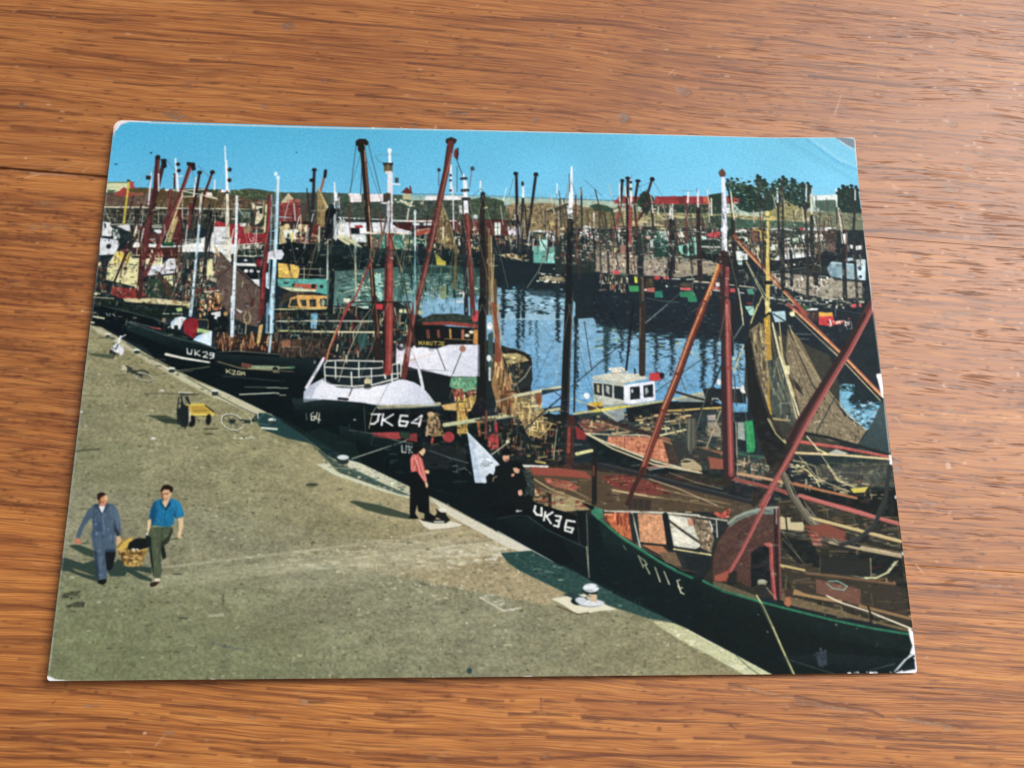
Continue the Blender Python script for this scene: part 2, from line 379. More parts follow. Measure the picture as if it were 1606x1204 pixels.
# ------------------------------------------------------------------ the table: two oak boards meeting in an open seam
MX0, MX1, MY0, MY1 = -0.125, 0.125, -0.085, 0.105        # finely meshed part of the top (table frame, m)
MRES = 5000                                              # mark cells per metre
MARKS = """B 901 1300 20.9 177.7 0.9 2.8 0 ff0000c9,ff00009c,ff0000f6:75.5,143.6 1201.4,25.1 1170.5,338.2 135.6,344.1
B 902 2295 5.2 40.3 0.8 2.2 0 ff0000f6,ff0000ff,ff0000b3:75.5,143.6 1201.4,25.1 1170.5,338.2 135.6,344.1
B 903 567 5.6 30.2 1.0 2.7 0 ff0000ff,ff0000ff:681.9,79.8 1201.4,25.1 1170.5,338.2 692.6,341.2
B 904 2025 5.7 36.9 0.9 2.3 0 ff0000e0,ff0000ff,ff00009c:118.9,351.1 281.6,343.2 257.8,675.3 185.9,671.8
B 905 700 19.1 119.3 1.0 3.2 0 ff00009c,ff0000c9:118.9,351.1 281.6,343.2 257.8,675.3 185.9,671.8
B 906 1080 5.0 41.2 0.8 2.4 0 ff0000ff,ff0000ff,ff0000e0:967.8,345.1 1170.5,338.2 1135.6,690.8 995.1,683.9
B 907 270 20.2 114.3 1.0 3.0 0 ff0000b3,ff0000e0:967.8,345.1 1170.5,338.2 1135.6,690.8 995.1,683.9
B 908 850 33.0 196.1 0.9 3.1 0 ff0000ff,ff0000c9,ff0000ff:186.5,674.6 263.3,674.9 268.8,818.9 991.4,755.1 995.0,685.6 1135.7,689.6 1120.1,847.6 232.6,895.2
B 909 1485 6.6 46.7 0.6 2.1 0 ff0000f6,ff0000ff,ff0000b3:186.5,674.6 263.3,674.9 268.8,818.9 991.4,755.1 995.0,685.6 1135.7,689.6 1120.1,847.6 232.6,895.2
B 910 500 2.8 12.5 0.7 1.7 0 0000ff48,0000ff30:75.5,143.6 1201.4,25.1 1120.1,847.6 232.6,895.2
P ff000022:420.4,154.3 592.2,160.1 685.6,170.0 554.0,179.3 410.1,178.4
P ff000022:179.7,186.5 372.7,189.8 489.8,193.2 348.7,203.5 170.6,206.3
L ff0000e8 2.8 1.1:218.6,190.1 269.7,189.5 314.4,188.0
L ff0000d0 2.8 1.9:118.9,168.4 169.6,166.2 245.9,161.4
L ff0000e8 3.6 1.9:298.2,208.5 342.9,207.8 400.7,208.1
L ff0000d0 2.8 1.2:515.6,190.7 594.3,192.0 673.3,191.8
L ff0000e8 3.6 1.1:467.8,232.8 545.2,232.7 616.4,231.8
L ff0000b9 3.8 2.0:758.6,151.1 859.8,152.7 968.5,155.1
L ff0000e8 3.8 1.2:894.2,121.8 969.5,128.4 1038.4,129.4
L ff0000d0 3.7 1.2:819.4,191.2 906.5,190.4 973.9,191.5
L ff0000e8 3.8 2.0:934.2,164.7 1022.6,166.9 1164.1,165.5
L ff0000e8 3.1 1.3:1069.7,71.8 1126.1,70.8 1172.6,72.6
L ff0000d0 2.9 1.2:992.9,219.9 1053.4,220.2 1158.9,220.9
L ff0000e8 3.6 1.1:977.5,267.2 1050.6,264.9 1097.2,266.5
L ff0000b9 2.8 1.1:976.3,294.8 1055.2,296.4 1121.5,294.8
L ff0000e8 2.7 1.1:227.4,241.4 265.3,242.1 302.5,237.0
L ff0000d0 4.5 2.0:353.9,145.7 433.0,149.9 551.6,148.7
L ff0000b9 3.5 1.9:112.5,230.6 162.5,230.1 231.1,226.3
L ff0000d0 4.6 2.0:630.0,125.0 724.2,123.3 805.6,127.6
L ff0000b9 3.7 2.0:739.3,182.3 819.4,182.1 886.4,184.7
L ff0000b9 4.2 2.6:122.3,279.2 159.3,278.5 203.0,280.1
L ff0000e8 2.7 1.1:119.5,265.0 131.8,264.6
L ff0000a2 4.9 2.6:138.9,300.4 182.0,300.6 225.2,300.8
L ff0000ff 3.5 1.1:984.9,338.7 1013.6,335.5 1039.6,336.1 1065.6,338.1 1118.0,337.8
L ff0000b9 4.7 2.5:168.3,387.4 198.5,388.2 210.6,389.1
L ff0000a2 6.1 3.2:150.4,417.0 168.2,416.8 192.0,417.4
L ff0000a2 4.6 3.1:188.7,461.3 211.9,460.0 235.3,459.4
L ff0000a2 3.1 1.7:161.9,473.2 191.5,475.8 215.5,478.9
L ff0000b9 2.4 1.0:172.5,525.6 207.3,527.2 231.1,531.5
L ff0000a2 3.0 1.6:178.1,552.7 201.0,553.4 224.3,556.5
L ff0000e8 2.4 1.0:179.9,490.7 190.0,491.8
L ff0000a2 2.3 0.9:194.0,630.8 227.1,629.6 252.6,629.0
L ff0000b9 2.2 0.9:201.1,665.7 229.0,668.3 261.5,671.1
L ff0000e8 2.8 1.5:208.1,700.4 224.4,700.4 240.9,701.5
L ff0000b9 2.2 1.5:212.6,722.5 245.2,723.6 266.8,723.3
L ff0000d0 2.8 1.5:218.9,753.3 245.5,752.6 270.6,755.3
L ff0000b9 2.1 0.9:222.8,772.6 254.6,772.2 270.1,775.4
L ff0000b9 2.1 0.9:243.5,796.8 259.4,796.9
L ff0000b9 2.7 1.1:1062.8,378.5 1101.3,382.1 1140.1,383.0
L ff0000a2 1.9 1.1:1007.2,456.6 1070.1,456.9 1133.3,457.1
L ff0000a2 2.6 1.0:1017.6,494.6 1054.8,496.8 1079.6,497.5
L ff0000a2 2.6 1.1:1033.7,434.8 1071.6,435.7 1109.6,438.0
L ff0000a2 2.5 1.0:1003.1,533.5 1052.2,534.9 1101.4,536.2
L ff0000d0 2.4 1.0:1003.7,634.4 1045.4,634.5 1092.8,638.3
L ff0000b9 1.7 1.0:998.7,615.9 1034.7,615.2
L ff0000e8 2.4 1.0:1045.4,634.5 1052.5,635.2
L ff0000ff 3.0 1.6:1006.8,684.9 1036.1,684.1 1071.4,684.1
L ff0000ff 3.0 1.6:1042.7,690.5 1088.5,690.4 1115.5,690.9
L ff0000e8 2.3 0.9:1008.0,705.1 1028.8,706.0
L ff0000e8 2.3 0.9:1025.7,709.0 1075.3,708.6 1113.9,709.0
L ff0000d0 3.6 1.6:1013.7,716.4 1051.3,717.4 1086.1,719.7
L ff0000ff 2.3 0.9:1011.5,724.3 1039.2,724.8 1082.8,724.3
L ff0000d0 2.3 1.6:1086.1,719.7 1112.6,722.5
L ff0000ff 2.3 0.9:1011.7,740.2 1038.1,741.4 1084.2,741.8 1110.9,741.3
L ff0000e8 2.3 0.9:1013.8,761.8 1047.9,764.6 1108.7,765.4
L ff0000ff 2.8 1.5:975.2,818.0 1032.8,817.9 1103.8,817.6
L ff0000e8 2.8 0.9:933.0,813.6 965.9,812.8 993.8,813.8
L ff0000e8 2.8 0.9:824.8,803.6 865.8,807.0 926.9,811.4
L ff0000e8 3.4 1.5:861.2,823.3 909.8,825.3 973.1,825.4
L ff0000e8 2.1 0.9:821.7,841.4 866.6,840.5
L ff0000ff 2.8 0.9:901.1,842.1 948.0,841.6 997.9,840.9
L ff0000e8 2.2 0.9:982.0,825.9 1021.1,826.3
L ff0000e8 2.8 0.9:1043.2,830.2 1085.3,829.0
L ff0000d0 2.2 0.9:899.8,780.9 939.2,780.1
L ff0000e8 2.9 0.9:1012.5,783.8 1046.6,782.9 1086.5,782.2
L ff0000ff 2.8 1.5:714.1,802.2 744.3,801.5 766.3,800.7
L ff0000ff 3.4 0.9:767.4,801.2 793.9,800.7 816.0,798.4
L ff0000e8 3.4 1.5:621.7,807.6 651.5,806.9
L ff0000d0 2.8 0.9:686.8,804.8 708.7,804.6
L ff0000e8 3.3 1.5:544.8,823.3 571.6,822.8 594.1,822.0
L ff0000e8 3.4 0.9:657.5,816.9 690.1,815.5 710.8,815.4
L ff0000ff 3.4 1.5:720.1,815.9 755.6,815.4 783.0,814.9 854.7,813.9
L ff0000e8 3.3 1.5:562.1,836.6 594.2,836.8 647.8,834.3 690.8,830.3
L ff0000d0 2.7 1.5:668.9,825.4 712.3,825.0 766.8,826.1
L ff0000e8 3.3 1.5:690.9,833.4 745.1,831.4 799.7,829.4
L ff0000e8 2.8 0.9:816.1,827.4 854.6,826.3
L ff0000e8 2.7 1.5:686.4,850.9 745.5,844.6 821.7,841.4 854.5,840.6
L ff0000d0 3.3 2.0:531.9,854.4 574.3,854.0 606.4,855.3 648.9,851.9
L ff0000b9 3.3 1.5:538.1,810.3 581.3,810.9 613.6,808.0
L ff0000a2 3.4 2.1:525.8,794.5 601.9,797.3 645.4,795.8
L ff0000a2 3.4 2.1:765.9,785.5 821.5,787.6 854.9,787.7
L ff0000e8 2.6 1.4:326.0,846.4 341.9,847.5 357.6,848.1
L ff0000e8 2.6 1.4:240.8,860.6 276.8,860.6 344.1,860.8 417.3,862.7
L ff0000d0 3.2 2.0:250.7,859.1 292.2,860.2 307.8,860.8
L ff0000d0 3.7 2.0:284.1,872.0 310.3,874.5 331.1,875.3
L ff0000b9 3.2 2.0:236.4,839.0 282.9,838.3 340.4,839.0
L ff0000e8 2.7 1.4:232.2,818.5 263.5,818.2 295.0,818.9
L ff0000d0 2.7 1.4:290.0,820.2 327.0,821.6 374.4,821.9
L ff0000e8 2.7 1.4:367.2,826.4 401.5,826.4 444.2,829.1 465.7,830.9
L ff0000b9 2.7 1.4:376.0,832.0 413.0,832.9
L ff0000e8 2.6 1.4:411.4,858.0 448.4,861.0 490.5,861.6
L ff0000ff 4.4 2.0:469.8,863.8 496.1,864.3 527.8,865.5
L ff0000d0 2.1 0.9:452.1,808.1 505.8,809.1 548.9,809.7
L ff0000d0 2.1 0.9:466.4,836.9 509.0,838.5 551.6,838.2
L ff0000a2 2.1 0.8:341.0,842.5 409.2,843.2
D 00ff00c0 5.6 4.2:389.5,158.3
D 00ff0080 7.8 5.6:389.7,159.8
P 00ff00b0:277.6,271.5 291.3,267.3 307.9,273.0 318.0,277.8 302.4,278.5 286.6,277.1
L 00ff00d0 2.7 1.3:285.8,272.2 296.2,278.4
P 00ff00b0:558.9,243.2 571.5,239.1 583.4,242.4 578.6,247.2 562.6,248.8
L ff0000ff 2.8 1.1:566.7,244.0 582.1,241.8
D 00ff00c0 4.9 5.6:740.6,234.1
D 00ff0080 7.0 7.0:740.0,234.9
D 00ff0090 3.6 2.9:660.4,143.1
P 00ff00b0:792.7,191.5 806.0,190.2 810.1,198.2 802.8,203.4 796.8,199.5
D 00ff0080 4.8 3.4:649.6,244.9 434.4,220.5 377.8,254.7 879.1,132.0 528.4,262.2 750.8,250.1
D 00ff0060 5.9 3.3:144.4,274.9
D ffff00c0 2.0 2.6:142.5,275.1
L 00ff0090 2.7 1.3:220.7,239.1 239.8,240.2
L 00ff0080 3.4 2.0:298.9,234.4 314.5,232.9
L 00ff00a0 2.9 1.4:929.9,195.7 953.4,198.0
L 00ff0080 3.5 2.1:859.2,231.0 879.1,233.6
L 00ff00a0 3.0 1.5:1072.3,139.4 1099.6,143.8
L 00ff00a0 2.9 1.5:1077.0,170.8 1138.9,169.5
L 00ff00a0 2.9 1.4:1113.1,191.9 1143.8,192.0
L 00ff0090 2.2 0.7:1011.0,192.5 1034.7,193.3
P 00ff00a0:1081.7,102.8 1095.5,104.6 1090.9,109.9
D ff0000c0 2.8 2.8:1001.3,226.6
D 00ff00a0 5.6 4.2:1097.8,257.7 1083.9,208.3
D 00ff0090 9.7 4.9:1077.3,283.6
D 00ff00a0 6.8 4.1:1113.1,332.5 1036.8,360.7
L 00ff00a0 2.7 1.3:1037.8,366.9 1050.6,367.8
L 00ff00a0 3.4 2.0:1090.8,367.2 1107.6,367.9
L 00ff0090 4.0 2.7:1134.8,369.7 1145.1,370.2
L 00ff0090 5.3 2.6:1084.1,395.8 1100.1,397.2
L 00ff0090 5.9 3.9:1059.9,422.0 1088.8,418.3
L 00ff00a0 3.8 1.9:1023.7,496.0 1048.5,497.3
L 00ff0090 3.2 1.9:1061.1,495.1 1083.5,495.9
D 00ff00c0 5.5 2.4:1004.7,571.6
D 00ff0090 4.9 3.6:1005.5,580.0
L ff0000ff 2.5 1.0:1001.2,570.0 1009.5,572.5
D ff0000c0 1.9 1.9:1100.3,473.4
D 00ff0080 3.8 2.5:1060.6,519.8 1117.1,424.7
L 00ff00a0 4.3 1.8:1069.0,557.2 1083.7,556.7
L 00ff0080 5.4 2.4:1023.1,608.2 1041.0,610.0
L 00ff0090 3.6 2.4:1040.6,615.9 1052.6,616.9
L 00ff00a0 2.9 1.7:1077.5,681.4 1107.0,680.7
L 00ff00a0 2.4 1.2:1076.6,617.0 1094.6,617.0
D ff0000d0 1.5 1.5:1013.8,644.2
L 00ff0090 2.7 1.6:847.7,781.8 877.3,785.4 909.1,789.8
L ff0000ff 3.5 2.2:905.2,788.5 938.7,793.4 972.3,796.7 981.1,800.4
L 00ff0060 5.4 2.2:905.1,791.1 938.6,795.5 966.6,797.1
L 00ff00a0 3.8 1.6:994.6,800.2 1014.7,802.2 1045.0,805.2
L ff0000ff 2.8 1.5:1033.8,803.7 1051.7,806.4
L 00ff0060 6.5 2.7:1033.7,805.8 1050.5,807.0
L ff0000d0 3.5 1.5:846.6,781.3 857.7,782.3
L 00ff0090 4.7 2.6:480.0,817.3 490.6,817.2 501.3,817.1
L ff0000ff 2.1 0.9:487.9,816.9 501.3,816.6
L 00ff0080 4.1 2.6:305.0,830.5 315.4,830.4
D ff0000c0 1.5 1.5:311.8,818.9 285.9,814.8
L ff0000ff 1.5 0.8:278.3,830.0 279.9,827.4
D 00ff0080 4.6 2.1:595.7,854.8 375.9,848.1
D 00ff00a0 3.1 2.1:690.1,848.7
D ff0000e0 3.2 1.6:733.8,816.6
L ff0000ff 1.5 0.9:683.5,802.9 684.5,813.2
D ff0000d0 2.1 2.1:785.9,821.4
L ff0000ff 2.2 0.9:845.8,814.4 852.5,818.2
L 00ff0060 7.6 3.8:178.8,379.8 202.8,379.0
L 00ff0060 8.8 3.8:177.4,403.4 210.0,401.9
L 00ff0070 4.6 2.3:243.1,580.9 256.1,580.5
L 0000ffa0 0.8 0.5:367.1,858.5 373.5,849.2
L 0000ff80 0.8 0.5:344.6,863.7 349.4,867.4
D 0000ffe0 1.0 1.0:356.7,849.1 239.9,484.6 158.2,333.0 550.1,261.6 515.9,266.3
L 0000ffb0 1.2 0.6:1018.4,667.6 1025.5,676.3
L 0000ff90 0.9 0.6:1006.4,530.1 1015.0,540.1
L 0000ff80 0.9 0.6:1023.0,611.2 1028.4,619.7
L 0000ff80 1.4 0.7:959.8,208.0 967.4,184.5
L 0000ff90 1.3 0.6:1054.9,494.9 1060.8,498.9
D 0000ff90 2.4 3.7:1054.4,573.5
D 0000ff90 1.4 1.4:1001.1,229.6 1085.6,315.1 1129.1,390.0 1138.9,389.2 413.7,598.0
L 0000ff60 1.3 0.6:161.8,354.1 212.4,332.2
L 0000ff50 3.2 2.6:166.7,348.1 189.6,347.4 209.0,347.0
L 0000ff80 1.0 0.6:214.2,342.4 220.5,336.3
L 0000ff70 1.4 0.7:785.9,177.7 792.5,169.4
K 201 170 1.5 4.5 .05 0000ff60,0000ff40,0000ff80:992.3,79.8 1173.7,61.0 1117.5,669.1 1013.2,675.9
K 202 140 1.4 4.1 .05 0000ff50,0000ff30,0000ff70:99.0,164.3 992.6,71.6 972.7,221.8 239.7,276.6 179.3,558.7
K 203 120 2.1 6.2 .05 ff0000a0,ff000070,00ff0070:99.0,164.3 1174.5,52.8 1102.2,835.3 245.1,881.9
L ff0000ff 2.6 2.5:135.7,344.7 172.2,345.5 208.7,345.7 240.4,345.6
L 00ff0060 3.8 2.6:148.1,346.4 190.8,347.3 236.4,347.3"""
marks = paint_card(MARKS, int((MX1-MX0)*MRES), int((MY1-MY0)*MRES), True)
table = thing('wooden_table', 'worn varnished oak table top with dark grain, dents and an open seam between its boards', 'table',
              (0, 0, 0), math.radians(-3.9))
SEAM, SEAM2 = 0.0361, -0.0286

def seam_gap(x):
    return (0.00004+(0.00036+.00006*np.sin(x*610)+.00004*np.sin(x*1730+1))*np.clip(-(x+.02)/.05, 0, 1))
def tight_gap(x):
    return .00003+.00002*np.sin(x*410)

def make_board(y0, y1, name, mat, gap_low, gap_high):
    xs = np.concatenate([np.linspace(-.55, MX0, 14)[:-1], np.arange(MX0, MX1+1e-6, .00028), np.linspace(MX1, .55, 14)[1:]])
    lo, hi = max(y0, MY0), min(y1, MY1)
    fine = np.arange(lo, hi-1e-5, .00015)
    ys = np.concatenate([np.linspace(y0, lo, 10)[:-1] if y0 < lo-1e-6 else [], fine, [hi], np.linspace(hi, y1, 10)[1:] if y1 > hi+1e-6 else []])
    X, Y = np.meshgrid(xs, ys)
    Z = np.zeros_like(X)
    # where boards meet, the arris is worn round and the edge wanders
    Y0 = Y.copy()
    for gap, yy, sg in ((gap_low, y0, 1), (gap_high, y1, -1)):
        if gap is None: continue
        d = abs(Y0-yy); e = gap(X)/2
        Y = Y+sg*e*np.exp(-d/.004)
        Z = Z-e*1.1*np.exp(-2*d/.0012)
    ny, nx = X.shape
    top = np.stack([X, Y, Z], -1).reshape(-1, 3)
    bot = top.copy(); bot[:, 2] = -.024
    nv = len(top)
    i = np.arange(nv).reshape(ny, nx)
    faces = [grid_faces(nx, ny, 0, True)]
    for ring in (i[0], i[-1][::-1], i[:, 0][::-1], i[:, -1]):
        a, b = ring[:-1], ring[1:]
        faces.append(np.stack([a, a+nv, b+nv, b], 1))
    # underside: four corners only
    c = [i[0, 0]+nv, i[-1, 0]+nv, i[-1, -1]+nv, i[0, -1]+nv]
    faces.append(np.array([c]))
    o = mesh_obj(name, np.concatenate([top, bot]), np.concatenate(faces), mat, table)
    at = o.data.color_attributes.new('marks', 'FLOAT_COLOR', 'POINT')
    u = np.clip((X-MX0)*MRES, 0, marks.shape[1]-1.001); v = np.clip((MY1-Y)*MRES, 0, marks.shape[0]-1.001)
    ui, vi = u.astype(int), v.astype(int)
    inside = ((X > MX0) & (X < MX1) & (Y > MY0) & (Y < MY1))[..., None]
    fu, fv = (u-ui)[..., None], (v-vi)[..., None]
    val = (marks[vi, ui]*(1-fu)+marks[vi, ui+1]*fu)*(1-fv)+(marks[vi+1, ui]*(1-fu)+marks[vi+1, ui+1]*fu)*fv
    val = np.where(inside, val, 0)
    full = np.zeros((2*nv, 4), np.float32); full[:nv, :3] = val.reshape(-1, 3); full[:, 3] = 1
    at.data.foreach_set('color', full.ravel())
    return o
make_board(-.30, SEAM2, 'board', wood_material('straight_grained_oak', (0, 0, 0), 1.25, .55, (1.22, 1.24, 1.12)), None, tight_gap)
make_board(SEAM2, SEAM, 'board', wood_material('flecked_oak', (5.3, 2.9, 0), .8, 1.0, (1.0, .98, .95)), tight_gap, seam_gap)
make_board(SEAM, .36, 'board', wood_material('streaked_oak', (3.7, 11.3, 0), 1.0, .6, (.90, .88, .88)), seam_gap, None)

# ------------------------------------------------------------------ the postcard
CW, CH, TH = .148, .105, .00042
W, H = 1184, 840

def card_point(X, Y):
    """Outline with worn corners and the card's slight warp: returns x, y and the height of the card's top."""
    X = X.copy(); Y = Y.copy()
    for sx, sy, r in ((-1, 1, .0016), (1, 1, .0007), (1, -1, .0006), (-1, -1, .0006)):
        cx, cy = sx*(CW/2-r), sy*(CH/2-r)
        m = ((X-cx)*sx > 0) & ((Y-cy)*sy > 0)
        dx, dy = X-cx, Y-cy
        l = np.hypot(dx, dy)
        k = np.where(m & (l > r), r/np.maximum(l, 1e-9), 1)
        X = cx+dx*k; Y = cy+dy*k
    u, v = X/(CW/2), Y/(CH/2)
    z = .00085+.0009*np.clip(-u, 0, 1)**2+.0006*np.clip(-v, 0, 1)**2*(1-.6*np.clip(u, 0, 1))-.0003*np.clip(u, 0, 1)**2
    z += .00025*np.clip(v, 0, 1)**2*(1-u*u)
    # dog-eared corner, top right: bent up along a crease
    f = ((X-.0585)*.46+(Y-.0525)*.888+.0005)
    f = (X-.0560)*.55+(Y-.0525)*.835
    z += .10*np.where(f > 0, np.sqrt(f*f+1e-8), 0)*np.clip(f/.002, 0, 1)
    # the small crease at the bottom right corner, pressed down
    q = (X-.0655)*.72-(Y+.0525)*.69
    z -= .06*np.clip(q, 0, None)*np.clip(q/.001, 0, 1)
    return X, Y, np.maximum(z, TH+.00008)

card = thing('postcard', 'worn glossy postcard of a busy fishing harbour, lying on the oak table top', 'postcard', (0, 0, 0))
def sheet(nx, ny, dz):
    X, Y = np.meshgrid(np.linspace(-CW/2, CW/2, nx), np.linspace(CH/2, -CH/2, ny))
    X, Y, Z = card_point(X, Y)
    return np.stack([X, Y, Z+dz], -1).reshape(-1, 3)
# white card body
nx, ny = 297, 211
t = sheet(nx, ny, -.00003); b = sheet(nx, ny, -TH); nv = len(t)
i = np.arange(nv).reshape(ny, nx)
fs = [grid_faces(nx, ny), grid_faces(nx, ny, nv, True)]
for ring in (i[0], i[-1][::-1], i[:, 0][::-1], i[:, -1]):
    a_, b_ = ring[:-1], ring[1:]
    fs.append(np.stack([a_, b_, b_+nv, a_+nv], 1))
mesh_obj('card_stock', np.concatenate([t, b]), np.concatenate(fs), paper_material(), card, False)
